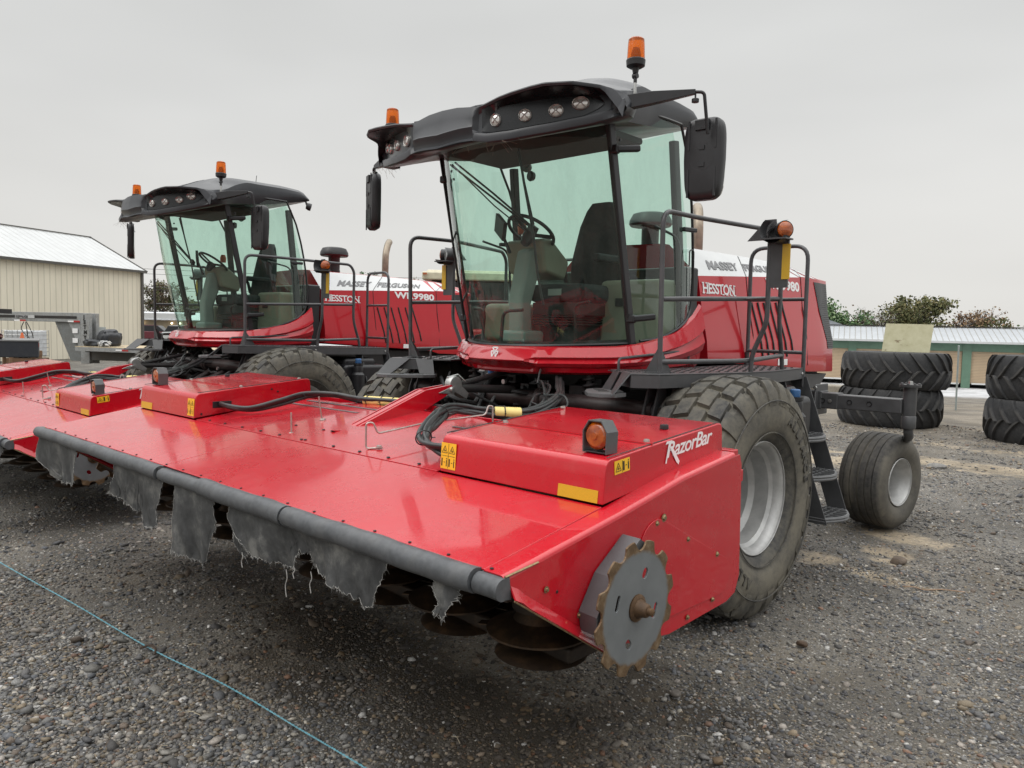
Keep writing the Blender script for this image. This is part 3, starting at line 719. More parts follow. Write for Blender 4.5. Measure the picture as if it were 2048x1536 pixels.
    mb = MB(); mb.tube(fillet([(.30, .15, 1.70), (.30, .12, 2.0), (.44, .12, 2.02)], .06), .011, 8); mb.build('foot_rail', M['brownframe'], R0)
    mb = MB(); mb.tube(fillet([(-.52, -.02, 1.70), (-.50, -.02, 1.96), (-.62, -.02, 1.97)], .06), .013, 8); mb.tube(fillet([(-.12, -.22, 1.70), (-.12, -.20, 1.94), (.05, -.17, 1.95)], .06), .013, 8); mb.split('pedal_bar', M['brownframe'], R0)
    mb = MB(); mb.lathe([(0, -.02), (.035, -.018), (.045, 0), (.035, .03), (0, .035)], (-.62, .62, 3.12), (.3, 1, 0), 16); mb.build('interior_mirror', M['black'], R0)
    # --- wipers
    mb = MB()
    a = Vector((-.40, -.50, 3.0)); b = Vector((.30, -.36, 2.50))
    def off(p, dx=0, dz=0): return Vector((p[0] + dx, p[1], p[2] + dz))
    mb.tube([a, a.lerp(b, .5), b], .0075, 6); mb.tube([off(a, .05, .01), off(a, .05).lerp(off(b, .02, .02), .5), off(b, 0, .01)], .0075, 6)
    mb.tube([off(a, .02), off(a, .02, -.03).lerp(b, .55) + Vector((0, -.01, -.035)), b + Vector((-.04, -.02, -.02))], .005, 6)
    mb.obox(b, ((.8, 0, -.5), (0, 1, 0), (.5, 0, .8)), (.035, .018, .022))
    mb.tube([(.28, -.50, 3.02), (.30, -.46, 2.80), (.325, -.38, 2.46), (.33, -.335, 2.2), (.36, -.30, 1.98)], .009, 6)
    mb.tube([(.285, -.515, 3.0), (.345, -.40, 2.52)], .006, 6)
    mb.build('wiper', M['black'], R0)
    # --- red skirt below the glass
    def plan(t):   # t 0..1 across the front from far rear to near rear
        pts = catmull([(-.905, .885, 0), (-.90, .55, 0), (-.885, .18, 0), (-.80, .03, 0), (-.60, -.12, 0), (-.3, -.30, 0), (0, -.345, 0), (.3, -.30, 0), (.60, -.12, 0), (.80, .03, 0), (.885, .18, 0), (.90, .55, 0), (.905, .885, 0)], 8)
        i = t * (len(pts) - 1); k = min(int(i), len(pts) - 2); f = i - k; p = pts[k].lerp(pts[k + 1], f); d = (pts[k + 1] - pts[k]).normalized(); return p, Vector((d.y, -d.x, 0))
    def skirt(u, v):
        p, n_ = plan(u); y = p.y; side_ = abs(p.x) > .84
        zt_ = float(np.interp(y, [-.4, .0, .18, .35, .55, .70, .80, .885], [1.685, 1.705, 1.735, 1.765, 1.82, 1.885, 1.945, 2.03]))
        zb_ = float(np.interp(y, [-.4, -.1, .18, .35, .885], [1.495, 1.50, 1.525, 1.53, 1.55]))
        ax = abs(p.x); c_ = 1 - max(0, min(1, (ax - .26) / .05)) if not side_ else 0
        prof = [(0, -.015), (.04, .010), (.12, .020), (.38, .050), (.44, .028), (.60, .052), (.72, .034), (.76, .014), (.92, .006), (1, -.03)]
        cprof = [(0, -.015), (.05, .010), (.10, .02), (.46, .085), (.50, .090), (.54, .085), (.80, -.010), (.84, -.02), (.92, -.014), (1, -.03)]
        i = int(round(v * 9)); a = prof[i]; b = cprof[i]
        q = (a[0] * (1 - c_) + b[0] * c_, a[1] * (1 - c_) + b[1] * c_)
        ridge = .030 * max(0, 1 - abs(ax - .345) / .06) * (1 if .1 < q[0] < .9 else 0) * (0 if side_ else 1)
        p = p + n_ * (q[1] + ridge); p.z = zt_ + (zb_ - zt_) * q[0]
        if side_ : p.x += math.copysign(.0, p.x)
        return tuple(p)
    sk = MB().grid(skirt, 140, 9).build('cab_skirt', M['red'], R0, angle=24, solid=.012)
    # emblem: three triangles
    q = MB(); o0 = Vector((.005, -.412, 1.640)); nn = Vector((0, -1, .28)).normalized(); uu = Vector((1, 0, 0)); vv = uu.cross(nn) * -1
    vv = Vector((0, .28, 1)).normalized()
    def tri_(cx_, cz_, w_, h_, t_):
        P3 = [(cx_ - w_, cz_ + h_), (cx_ + w_, cz_ + h_), (cx_, cz_ - h_)]
        for k in range(3):
            a, b = P3[k], P3[(k + 1) % 3]
            q.bar(o0 + uu * a[0] + vv * a[1], o0 + uu * b[0] + vv * b[1], t_, .003, nn)
    tri_(0, .020, .026, .016, .009); tri_(-.018, -.014, .016, .022, .008); tri_(.018, -.014, .016, .022, .008)
    o = q.build('emblem', M['white_letters'], None); o.parent = sk
    # --- hood
    ys = [1.13, 1.5, 1.94, 2.5, 3.076, 3.5, 3.80]
    def sec(y):   # half section (x,z) from the bottom edge up
        k = (y - 1.13) / 2.7
        zc = float(np.interp(y, [1.13, 3.08, 3.8], [2.262, 2.372, 2.378])); zt_ = float(np.interp(y, [1.13, 2.6, 3.4, 3.8], [2.535, 2.545, 2.535, 2.49]))
        zb_ = float(np.interp(y, [1.13, 2.9, 3.05, 3.8], [1.585, 1.50, 1.46, 1.44]))
        xt = float(np.interp(y, [1.13, 3.0, 3.8], [.44, .44, .40])); xc = float(np.interp(y, [1.13, 3.5, 3.8], [.735, .735, .70])); xb = float(np.interp(y, [1.13, 3.5, 3.8], [.845, .845, .81]))
        return [(xb, zb_), (xb + .004, zb_ + .02), (xb - .01, 1.75), (xc + .035, 2.05), (xc, zc), (xt + .02, zt_ - .012), (xt - .05, zt_)]
    Y = list(np.linspace(1.13, 3.80, 40))
    hood = MB(); prof0 = [sec(y) for y in Y]; n = 7
    V = []
    for y, s_ in zip(Y, prof0):
        row = [(x, y, z) for x, z in s_] + [(0, y, s_[-1][1] + .01)] + [(-x, y, z) for x, z in s_[::-1]]
        V += row
    w_ = 15; F = []; mi = []
    for i in range(len(Y) - 1):
        for k in range(w_ - 1):
            F.append((i * w_ + k, (i + 1) * w_ + k, (i + 1) * w_ + k + 1, i * w_ + k + 1)); mi.append(1 if k in (4, 9) and Y[i] < 3.0 else 0)
    hood.v = V; hood.f = F; hood.m = mi
    hood.f.append(tuple(range((len(Y) - 1) * w_, len(Y) * w_))); hood.m.append(0)
    hood.f.append(tuple(range(w_))); hood.m.append(0)
    HD = hood.build('hood', [M['hood'], M['white_paint']], R0, angle=20)
    # rear cap rounding + stripes + joints + slots
    for s in (1, -1):
        def onface(y, t, eps=.003):    # point on the sloped shoulder, t 0 bottom crease..1 top
            q = sec(y); a = Vector((q[4][0], y, q[4][1])); b = Vector((q[5][0], y, q[5][1])); p = a.lerp(b, t); n_ = Vector((b.z - a.z, 0, a.x - b.x)).normalized() * eps; p += n_; p.x *= s; return p
        def onside(y, z, eps=.003):
            q = sec(y); x = float(np.interp(z, [p[1] for p in q[:5]], [p[0] for p in q[:5]])); return Vector((s * (x + eps), y, z))
        mb = MB()
        for y0, y1, y2, y3 in ((3.06, 3.25, 3.12, 3.24), (3.36, 3.46, 3.28, 3.37), (3.56, 3.62, 3.46, 3.51)):
            mb.add([onface(y0, .04), onface(y1, .04), onface(y3, .93), onface(y2, .93)], [(0, 1, 2, 3)])
        if s < 0: pass
        mb.split('stripe', M['white_paint'], None, HD)
        mb = MB()
        for yj, dy in ((1.94, .36), (3.076, .42)):
            P_ = [onside(yj, z, .001) for z in (1.52, 1.8, 2.1, sec(yj)[4][1])] + [onface(yj + dy * t, t, .001) for t in (.3, .6, .95)]
            mb.tube(P_, .0045, 5)
        mb.split('panel_joint', M['ink'], None, HD)
        mb = MB(); mb.grid(lambda u, v: tuple(onside(1.715 + u * .045, 1.60 + v * .62, .004)), 2, 6); o = mb.build('side_crease', M['hood'], None, solid=.003); o.parent = HD
        # vertical slots
        mb = MB()
        for (ya, za), (yb, zb_) in zip(((1.998, 2.085), (2.115, 2.09), (2.235, 2.094), (2.36, 2.10), (2.485, 2.105), (2.609, 2.11)), ((2.10, 1.60), (2.22, 1.60), (2.34, 1.60), (2.465, 1.60), (2.60, 1.61), (2.73, 1.64))):
            mb.tube([onside(ya + (yb - ya) * t, za + (zb_ - za) * t, .0015) for t in [k_ / 8 for k_ in range(9)]], .0115, 6)
        mb.split('vent_slot', M['ink'], None, HD)
        # rear grille
        mb = MB(); mb.grid(lambda u, v: tuple(onside(3.385 + .225 * v + (.40 - .205 * v) * u, 2.345 - .665 * v, .004)), 4, 8)
        for k in range(34):
            t = k / 33; mb.tube([onside(3.39 + .225 * t, 2.34 - .655 * t, .004), onside(3.78 + .02 * t, 2.34 - .655 * t, .004)], .0045, 4)
        o = mb.build('side_grille', M['black'], None); o.parent = HD
    # lettering on both sides
    def side_text(s, body, y0, y1, zbase, h, mat, on='side', **k):
        q = sec((y0 + y1) / 2)
        if on == 'side':
            x = float(np.interp(zbase + h / 2, [p[1] for p in q[:5]], [p[0] for p in q[:5]])); o_ = Vector((s * (x + .004), y0 if s > 0 else y1, zbase)); v_ = Vector((-s * .12, 0, 1))
        else:
            a = Vector((q[4][0], 0, q[4][1])); b = Vector((q[5][0], 0, q[5][1])); d = (b - a).normalized(); p = a + d * .075; o_ = None; v_ = Vector((0, 0, 1))
        ob = text_mesh(body, 1.0, (0, 0, 0), (1, 0, 0), (0, 1, 0), 'lettering', mat, None, depth=.002, **k)
        xs = [v.co.x for v in ob.data.vertices]; zs_ = [v.co.y for v in ob.data.vertices]; w0, w1, h0, h1 = min(xs), max(xs), min(zs_), max(zs_)
        u_ = Vector((0, s, 0)); n_ = u_.cross(v_.normalized())
        if n_.x * s < 0: n_ = -n_
        if on == 'top':
            for vert in ob.data.vertices:
                c = vert.co.copy(); fy_ = (c.x - w0) / (w1 - w0); t_ = .22 + .34 * (c.y - h0) / (h1 - h0); y_ = (y0 + (y1 - y0) * fy_) if s > 0 else (y1 - (y1 - y0) * fy_)
                q = sec(y_ + .30 * (t_ - .22)); a = Vector((q[4][0], 0, q[4][1])); b = Vector((q[5][0], 0, q[5][1])); p = a.lerp(b, t_); nn_ = Vector((b.z - a.z, 0, a.x - b.x)).normalized(); p += nn_ * (.002 + abs(c.z)); vert.co = Vector((s * p.x, y_ + .30 * (t_ - .22), p.z))
            ob.parent = HD; return
        for vert in ob.data.vertices:
            c = vert.co.copy(); vert.co = o_ + u_ * ((c.x - w0) / (w1 - w0) * (y1 - y0)) + v_.normalized() * ((c.y - h0) / (h1 - h0) * h) + n_ * (c.z * 1 + .002)
        ob.parent = HD
    for s in (1, -1):
        side_text(s, 'HESSTON', 1.177, 1.706, 2.128, .085, M['white_letters'], bold=.02, space=.92)
        side_text(s, 'WR9980', 2.30, 3.033, 2.225, .095, M['white_letters'], bold=.035)
        side_text(s, 'MASSEY', 1.40, 1.93, 2.35, .105, M['grey_letters'], on='top', bold=.035)
        side_text(s, 'FERGUSON', 2.05, 2.80, 2.35, .105, M['grey_letters'], on='top', bold=.035)
        mb = MB()   # little serifs of the HESSTON lettering
        for yk in (1.18, 1.235, 1.26, 1.50, 1.565, 1.64, 1.70):
            for zk in (2.130, 2.211):
                xq = float(np.interp(zk, [p[1] for p in sec(1.45)[:5]], [p[0] for p in sec(1.45)[:5]])); mb.box(s * (xq + .005), s * (xq + .0075), yk - .018, yk + .018, zk - .005, zk + .005)
        mb.split('lettering_serif', M['white_letters'], None, HD)
        mb = MB(); p = onside(2.42, 1.555, .004); mb.obox((s * abs(p.x), 2.50, 1.56), ((0, 1, 0), (1, 0, 0), (0, 0, 1)), (.10, .001, .028)); o = mb.build('small_sticker', M['white_letters'], None); o.parent = HD
    # shroud between cab and hood
    mb = MB(); mb.box(-.76, .76, .92, 1.10, 1.55, 2.32); mb.build('engine_bulkhead', M['black'], R0, bevel=.02)
    # intake and exhaust
    mb = MB(); mb.lathe([(.085, 2.50), (.085, 2.60), (.088, 2.604), (.088, 2.62), (.083, 2.624), (.083, 2.80), (.10, 2.83)], (-.30, 2.0, 0), (0, 0, 1), 24)
    mb.lathe([(.0, 2.82), (.19, 2.82), (.205, 2.84), (.20, 2.88), (.17, 2.935), (.12, 2.95), (0, 2.955)], (-.30, 2.0, 0), (0, 0, 1), 32)
    mb.build('air_intake', M['black'], R0)
    mb = MB(); mb.tube(catmull([(-.33, 2.95, 2.48), (-.33, 2.95, 2.85), (-.345, 2.97, 2.98), (-.385, 3.03, 3.10), (-.44, 3.10, 3.16)], 5), .052, 14, cap=False)
    mb.build('exhaust_pipe', M['exhaust'], R0, solid=.003)
    # --- chassis and axle
    mb = MB()
    for s in (1, -1):
        mb.box(s * .40, s * .55, -.05, 3.45, 1.08, 1.42); mb.box(s * .70, s * 1.20, -.12, .35, .62, 1.10)
        mb.box(s * .95, s * 1.12, .12, .36, .5, 1.35)
    mb.box(-.42, .42, .25, 3.3, .95, 1.30); mb.box(-1.2, 1.2, .0, .22, .92, 1.14)
    mb.box(-.62, .62, .4, .9, 1.36, 1.58); mb.box(-.60, .60, 3.1, 3.34, 1.0, 1.34)
    mb.box(-.70, .70, 1.0, 3.7, 1.28, 1.50)
    mb.build('chassis', M['chassis'], R0, bevel=.012)
    mb = MB()
    mb.tube([(-1.18, -.12, 1.30), (1.18, -.12, 1.30)], .062, 18); mb.lathe([(.085, -.02), (.085, .02)], (.28, -.12, 1.30), (1, 0, 0), 20); mb.lathe([(.075, -.03), (.095, -.02), (.095, .02), (.075, .03)], (.22, -.12, 1.30), (1, 0, 0), 20)
    mb.tube([(-1.18, .05, 1.08), (1.18, .05, 1.08)], .07, 14)
    for s in (1, -1):
        mb.tube([(s * .30, .25, 1.42), (s * .30, -.45, 1.02)], .035, 12); mb.tube([(s * .62, .25, 1.35), (s * .62, -.75, .95)], .04, 12)
    mb.build('lift_axle', M['brownframe'], R0, bevel=.0)
    mb = MB()
    for s in (1, -1):
        for dx in (0, .075): mb.prism([(-.26, .86), (-.20, .86), (-.04, 1.36), (-.06, 1.46), (-.14, 1.46), (-.20, 1.30)], 'x', s * (1.13 + dx), s * (1.145 + dx))
        mb.lathe([(.0, -.10), (.045, -.10), (.045, .02), (0, .02)], (s * 1.17, -.13, 1.30), (s, 0, 0), 14)
        mb.bar((s * 1.18, -.2, 1.22), (s * 1.18, -.2, 1.12), .04, .03)
        mb.prism([(-.1, 1.10), (.1, 1.1), (.15, 1.42), (-.05, 1.48)], 'x', s * 1.26, s * 1.28)
    mb.split('lift_bracket', M['gray_metal'], R0, bevel=.004)
    mb = MB()
    for s in (1, -1):
        mb.lathe([(0, 0), (.026, 0), (.028, .012), (.016, .014), (.016, .05), (.0, .052)], (s * 1.235, -.13, 1.30), (s, 0, 0), 12); mb.tube([(s * 1.19, -.23, 1.14), (s * 1.19, -.23, .98)], .008, 8)
        mb.lathe([(0, 0), (.02, 0), (.02, .02), (0, .02)], (s * .70, -.22, 1.26), (0, -1, 0), 10); mb.lathe([(0, 0), (.02, 0), (.02, .02), (0, .02)], (s * .30, -.47, 1.03), (s, 0, 0), 10)
    mb.lathe([(0, 0), (.018, 0), (.018, .02), (0, .02)], (-.05, -.24, 1.42), (0, -1, 0), 10)
    mb.split('pin', M['steel'], R0)
    # cab mounting springs
    for s in (1, -1):
        mb = MB(); P_ = [(s * .58 + .042 * cos(a), -.04 + .042 * sin(a), 1.30 + .18 * a / (2 * pi * 4)) for a in [2 * pi * 4 * k / 64 for k in range(65)]]
        mb.tube(P_, .010, 6); mb.tube([(s * .58, -.04, 1.24), (s * .58, -.04, 1.52)], .022, 10); mb.lathe([(0, 0), (.05, 0), (.05, .02), (0, .02)], (s * .58, -.04, 1.28), (0, 0, 1), 14)
        mb.build('cab_spring', M['chassis'], R0)
    # hydraulic jumble under the cab
    rnd = random.Random(11); mb = MB()
    for k in range(26):
        x0 = rnd.uniform(-.95, .7); y0 = rnd.uniform(-.2, .1); z0 = rnd.uniform(1.12, 1.46)
        x1 = x0 + rnd.uniform(-.5, .5); x1 = max(-1.05, min(.95, x1))
        mb.tube(catmull([(x0, y0, z0), ((x0 + x1) / 2 + rnd.uniform(-.1, .1), y0 - .12 - rnd.uniform(0, .1), (z0 + 1.2) / 2 + rnd.uniform(-.12, .1)), (x1, y0 + rnd.uniform(-.1, .1), rnd.uniform(1.0, 1.42))], 6), rnd.uniform(.009, .017), 7)
    for k in range(14):
        c = (rnd.uniform(-.9, .7), rnd.uniform(-.2, .2), rnd.uniform(1.1, 1.45)); mb.box(c[0] - .04, c[0] + .04, c[1] - .05, c[1] + .03, c[2] - .03, c[2] + .03); mb.lathe([(0, 0), (.016, 0), (.016, .03), (0, .03)], (c[0], c[1] - .05, c[2]), (0, -1, 0), 8)
    mb.split('hydraulic_hose', M['hose'], R0)
    # --- wheels
    drive_wheel((1.512, .265, .766), .766, .283, 1, R0, 1); drive_wheel((-1.512, .265, .766), .766, .283, -1, R0, 2)
    caster_wheel((1.47, 3.40, .452), .452, .215, 1, R0, -.15); caster_wheel((-1.47, 3.40, .452), .452, .215, -1, R0, .12)
    # --- rear caster beam
    mb = MB(); mb.box(-.98, .98, 3.12, 3.30, 1.10, 1.275)
    for s in (1, -1): mb.box(s * .93, s * .95, 3.06, 3.36, 1.04, 1.34)
    mb.build('rear_axle_beam', M['gray_metal'], R0, bevel=.012)
    for s in (1, -1):
        C_ = bpy.data.objects.new('caster_leg', None); COL.objects.link(C_); put(C_, R0)
        mb = MB(); mb.box(s * .90, s * 1.70, 3.135, 3.285, 1.115, 1.25); mb.box(s * .90, s * 1.13, 3.128, 3.292, 1.108, 1.262)
        o = mb.build('arm_tube', M['gray_metal'], None, bevel=.01); o.parent = C_
        mb = MB(); mb.lathe([(.055, .98), (.062, .99), (.062, 1.09), (.055, 1.10), (.058, 1.12), (.058, 1.36), (.09, 1.362), (.092, 1.385), (0, 1.388)], (s * 1.745, 3.21, 0), (0, 0, 1), 22)
        for k in range(8): mb.lathe([(0, .014), (.011, .012), (.013, 0)], (s * 1.745 + .075 * cos(k * pi / 4), 3.21 + .075 * sin(k * pi / 4), 1.385), (0, 0, 1), 6)
        mb.tube(catmull([(s * 1.745, 3.21, 1.00), (s * 1.745, 3.22, .95), (s * 1.73, 3.29, .90), (s * 1.66, 3.46, .86), (s * 1.50, 3.74, .78), (s * 1.28, 3.80, .62), (s * 1.16, 3.62, .48), (s * 1.16, 3.42, .452)], 5), .042, 12)
        mb.tube([(s * 1.18, 3.40, .452), (s * 1.45, 3.40, .452)], .035, 12)
        o = mb.build('swivel_post', M['gray_metal'], None, angle=35); o.parent = C_
        mb = MB()
        mb.lathe([(0, .014), (.016, .012), (.018, 0)], (s * 1.06, 3.128, 1.185), (0, -1, 0), 6); mb.lathe([(0, .03), (.018, .028), (.022, 0)], (s * 1.745, 3.21, 1.387), (0, 0, 1), 8)
        for zz_ in (1.07, 1.31): mb.lathe([(0, .02), (.018, .018), (.02, 0)], (s * .94, 3.06, zz_), (0, -1, 0), 6)
        mb.split('arm_bolt', M['steel'], None, C_)
        mb = MB()
        for x_ in (1.24, 1.42): mb.lathe([(.016, .004), (.024, .006), (.026, 0)], (s * x_, 3.135, 1.185), (0, -1, 0), 14)
        mb.lathe([(.016, .004), (.024, .006), (.026, 0)], (s * .99, 3.128, 1.185), (0, -1, 0), 14)
        mb.split('arm_boss', M['black'], None, C_)
    # rear frame
    mb = MB(); mb.prism([(3.1, 1.44), (3.75, 1.42), (3.55, 1.28), (3.1, 1.26)], 'x', -.78, .78); mb.build('rear_bumper', M['gray_metal'], R0, bevel=.01)
    # --- platforms
    for s in (1, -1):
        P_ = [(.80, -.10), (.91, -.20), (1.19, -.42), (1.32, -.30), (1.475, .55), (1.485, .95), (1.37, 1.72), (.84, 1.76), (.84, .3)]
        mb = MB(); mb.prism([(s * x, y) for x, y in P_], 'z', 1.535, 1.55)
        o = mb.build('platform_deck', M['gray_metal'], R0, bevel=.004)
        mb = MB()
        PP = P_[1:7]
        for a, b in zip(PP, PP[1:]):
            dz = .085
            mb.add([(s * a[0], a[1], 1.548), (s * b[0], b[1], 1.548), (s * b[0], b[1], 1.548 - dz), (s * a[0], a[1], 1.548 - dz)], [(0, 1, 2, 3)])
        o = mb.build('platform_fascia', M['gray_metal'], R0, solid=.012, angle=10)
        mb = MB()   # tread plate ridges
        for i in range(30):
            for j in range(10):
                x = .9 + j * .055 + (i % 2) * .027; y = -.25 + i * .065
                if x < float(np.interp(y, [-.4, -.25, .55, .95, 1.72], [1.08, 1.27, 1.44, 1.45, 1.34])): mb.obox((s * x, y, 1.551), ((s, 1 if (i + j) % 2 else -1, 0), (1, -1 if (i + j) % 2 else 1, 0), (0, 0, 1)), (.014, .003, .0025))
        o = mb.build('tread_pattern', M['gray_metal'], R0)
        # hanging front step
        mb = MB(); mb.prism([(1.22, -.33), (1.17, -.44), (1.05, -.52), (.90, -.52), (.80, -.44), (.83, -.36), (1.0, -.30)] if 0 else [(s * x, y) for x, y in ((1.16, -.42), (1.17, -.55), (1.10, -.62), (1.00, -.60), (.90, -.50), (.82, -.38), (.80, -.27), (.86, -.20), (.93, -.18))], 'z', 1.405, 1.43)
        for k in range(3): mb.obox((s * (.89 + k * .06), -.34 - k * .055, 1.4305), ((s * .7, -.7, 0), (s * .7, .7, 0), (0, 0, 1)), (.016, .035, .003), 1)
        o = mb.build('front_step', [M['step'], M['ink']], R0, bevel=.004, angle=20)
        mb = MB()
        for a_, b_, c_, d_ in (((1.19, -.42, 1.548), (1.06, -.315, 1.548), (1.10, -.50, 1.415), (1.17, -.58, 1.415)), ((.91, -.20, 1.548), (1.02, -.29, 1.548), (.95, -.30, 1.415), (.84, -.24, 1.415))):
            mb.add([(s * p[0], p[1], p[2]) for p in (a_, b_, c_, d_)], [(0, 1, 2, 3)])
        mb.split('step_bracket', M['gray_metal'], R0, solid=.008, angle=10)
        # handrails
        H_ = bpy.data.objects.new('handrail', None); COL.objects.link(H_); put(H_, R0)
        mb = MB(); r_ = .0165
        mb.tube(fillet([(s * 1.235, -.17, 1.555), (s * 1.235, -.19, 2.565), (s * 1.22, .30, 2.575), (s * 1.40, 1.10, 2.56), (s * 1.405, 1.16, 2.48), (s * 1.405, 1.16, 1.88), (s * 1.395, 1.26, 1.62), (s * 1.39, 1.28, 1.50)], .10, 6), r_, 10)
        mb.tube([(s * 1.237, -.17, 2.016), (s * 1.40, 1.18, 2.075)], r_, 10)
        mb.tube(fillet([(s * 1.235, -.165, 1.62), (s * 1.45, .60, 1.625), (s * 1.395, 1.26, 1.655)], .15, 5), r_, 10)
        o = mb.build('rail_tube', M['rail'], None, angle=50); o.parent = H_
        mb = MB(); mb.tube(fillet([(s * .94, -.20, 1.55), (s * .94, -.20, 1.63), (s * .93, .70, 1.68), (s * .93, .70, 1.60)], .03), .009, 8); o = mb.build('toe_rail', M['rail'], None); o.parent = H_
        mb = MB(); mb.tube(fillet([(s * 1.565, .61, 2.46), (s * 1.567, .61, 1.89), (s * 1.46, .625, 1.66), (s * 1.46, .625, 1.48)], .06, 5), r_, 10); mb.tube([(s * 1.565, .61, 2.05), (s * 1.36, .72, 2.05)], .010, 8)
        o = mb.build('lamp_post', M['rail'], None); o.parent = H_
        mb = MB(); mb.tube(fillet([(s * .87, 1.76, 1.55), (s * .87, 1.75, 2.52), (s * 1.365, 1.72, 2.52), (s * 1.365, 1.73, 1.40)], .12, 6), r_, 10)
        for zz_ in (2.095, 1.67): mb.tube([(s * .87, 1.755, zz_), (s * 1.365, 1.725, zz_)], r_ * .9, 8)
        o = mb.build('rear_rail', M['rail'], None, angle=50); o.parent = H_
        mb = MB()
        mb.prism([(-.05, 1.55), (-.17, 1.55), (-.18, 1.72)], 'x', s * 1.225, s * 1.245); mb.add([(s * 1.13, -.17, 1.552), (s * 1.235, -.17, 1.552), (s * 1.235, -.18, 1.72)], [(0, 1, 2)]); mb.box(s * 1.16, s * 1.26, -.22, -.10, 1.55, 1.558)
        mb.add([(s * .80, 1.755, 1.552), (s * .87, 1.755, 1.552), (s * .87, 1.755, 1.70)], [(0, 1, 2)])
        mb.split('rail_gusset', M['gray_metal'], None, H_, solid=.006)
        mb = MB()
        for p in ((1.478, .59, 1.515), (1.38, 1.68, 1.505)): mb.lathe([(0, .008), (.010, .006), (.012, 0)], (s * p[0], p[1], p[2]), (s, .05, 0), 8)
        mb.split('platform_bolt', M['steel'], R0)
        # side marker lamp on the post
        K_ = bpy.data.objects.new('side_lamp', None); COL.objects.link(K_); put(K_, R0)
        mb = MB(); mb.box(s * 1.56, s * 1.70, .60, .616, 2.12, 2.44); 
        # hood shaped bracket: two bent flaps meeting over the lamp
        mb.grid(lambda u, v: (s * (1.555 + .13 * u), .56 + .05 * v, 2.475 + .07 * (sin(pi * u * .5)) * (1 - .0 * v) + .02 * v), 8, 3)
        mb.grid(lambda u, v: (s * (1.63 + .09 * cos(2.2 + 3.6 * u)), .60 - .10 * v, 2.49 + .085 * sin(2.2 + 3.6 * u) * (1 if u < .9 else .9)), 16, 3)
        mb.prism([(s * 1.545, 2.44), (s * 1.72, 2.44), (s * 1.72, 2.43), (s * 1.545, 2.43)], 'y', .50, .62)
        mb.prism([(s * 1.40, 2.44), (s * 1.62, 2.44), (s * 1.60, 2.575), (s * 1.53, 2.575)], 'y', .612, .62)
        o = mb.build('lamp_shield', M['gray_metal'], None, angle=30); o.parent = K_
        mb = MB(); c = Vector((s * 1.685, .565, 2.495)); nrm = Vector((s * .8, -.6, 0)).normalized()
        mb.lathe([(0, .024), (.03, .020), (.050, .010), (.056, -.002), (.056, -.02)], c, nrm, 26); o = mb.build('lamp_lens', M['amber'], None); o.parent = K_
        mb = MB(); mb.lathe([(.058, .004), (.060, -.004), (.056, -.035), (0, -.04)], c, nrm, 26); o = mb.build('lamp_body', M['black'], None); o.parent = K_
        mb = MB(); mb.box(s * 1.66, s * 1.715, .594, .598, 2.175, 2.405); o = mb.build('reflector', M['ochre'], None); o.parent = K_
    # --- tanks and ladder (operator side)
    for s in (1, -1):
        T_ = bpy.data.objects.new('fuel_tank', None); COL.objects.link(T_); put(T_, R0)
        mb = MB(); mb.box(s * .62, s * 1.50, .98, 1.62, .72, 1.34); mb.box(s * .9, s * 1.44, 1.02, 1.5, 1.30, 1.42); o = mb.build('tank', M['black'], None, bevel=.05, seg=3); o.parent = T_
        mb = MB(); mb.lathe([(.055, 1.24), (.06, 1.30), (.052, 1.33), (.06, 1.335), (.06, 1.36), (0, 1.36)], (s * 1.56, 1.14, 0), (0, 0, 1), 18); mb.lathe([(.08, .9), (.08, 1.22), (.055, 1.25)], (s * 1.56, 1.14, 0), (0, 0, 1), 18); o = mb.build('filler_neck', M['black'], None); o.parent = T_
        mb = MB(); mb.lathe([(.035, 1.36), (.037, 1.365), (.037, 1.41), (.03, 1.415), (0, 1.415)], (s * 1.56, 1.14, 0), (0, 0, 1), 18); o = mb.build('filler_cap', M['blue'], None); o.parent = T_
        mb = MB(); mb.box(s * .80, s * .95, .99, 1.0, 1.33, 1.40); o = mb.build('warning_label', M['ochre'], None); o.parent = T_
    mb = MB(); mb.tube([(1.38, .93, 1.34), (1.38, .93, .7)], .012, 8); mb.tube([(-1.38, .93, 1.34), (-1.38, .93, .7)], .012, 8); mb.split('sight_tube', M['steel'], R0)
    L_ = bpy.data.objects.new('ladder', None); COL.objects.link(L_); put(L_, R0)
    mb = MB()
    for y_ in (1.30, 1.72):
        mb.prism([(1.26, 1.48), (1.40, 1.48), (1.775, .42), (1.63, .42)], 'y', y_, y_ + .008)
    mb.split('side_plate', M['gray_metal'], None, L_)
    mb = MB(); mb.bar((1.60, 1.46, .45), (1.42, 1.46, .98), .10, .012, (0, 1, 0)); o = mb.build('kick_plate', M['gray_metal'], None); o.parent = L_
    for k, (x_, z_) in enumerate(((1.735, .46), (1.63, .755), (1.53, 1.035))):
        S2 = MB(); y0, y1 = 1.31, 1.72
        P_ = [(x_ - .14, y0), (x_ + .02, y0)] + [(x_ + .02 + .075 * sin(pi * t), y0 + (y1 - y0) * t) for t in [i / 12 for i in range(1, 12)]] + [(x_ + .02, y1), (x_ - .14, y1)]
        S2.tube([(p[0], p[1], z_) for p in P_], .013, 6); S2.tube([(p[0], p[1], z_ - .02) for p in P_], .013, 6)
        for j in range(5):
            t = (j + 1) / 6; yy_ = y0 + (y1 - y0) * t; S2.bar((x_ - .14, yy_, z_ + .004), (x_ + .02 + .07 * sin(pi * t), yy_, z_ + .004), .006, .022)
        for j in range(3): S2.bar((x_ - .10 + j * .05, y0, z_ + .004), (x_ - .10 + j * .05, y1, z_ + .004), .006, .022)
        o = S2.build('ladder_step', M['step'], None, angle=40); o.parent = L_
    return R0
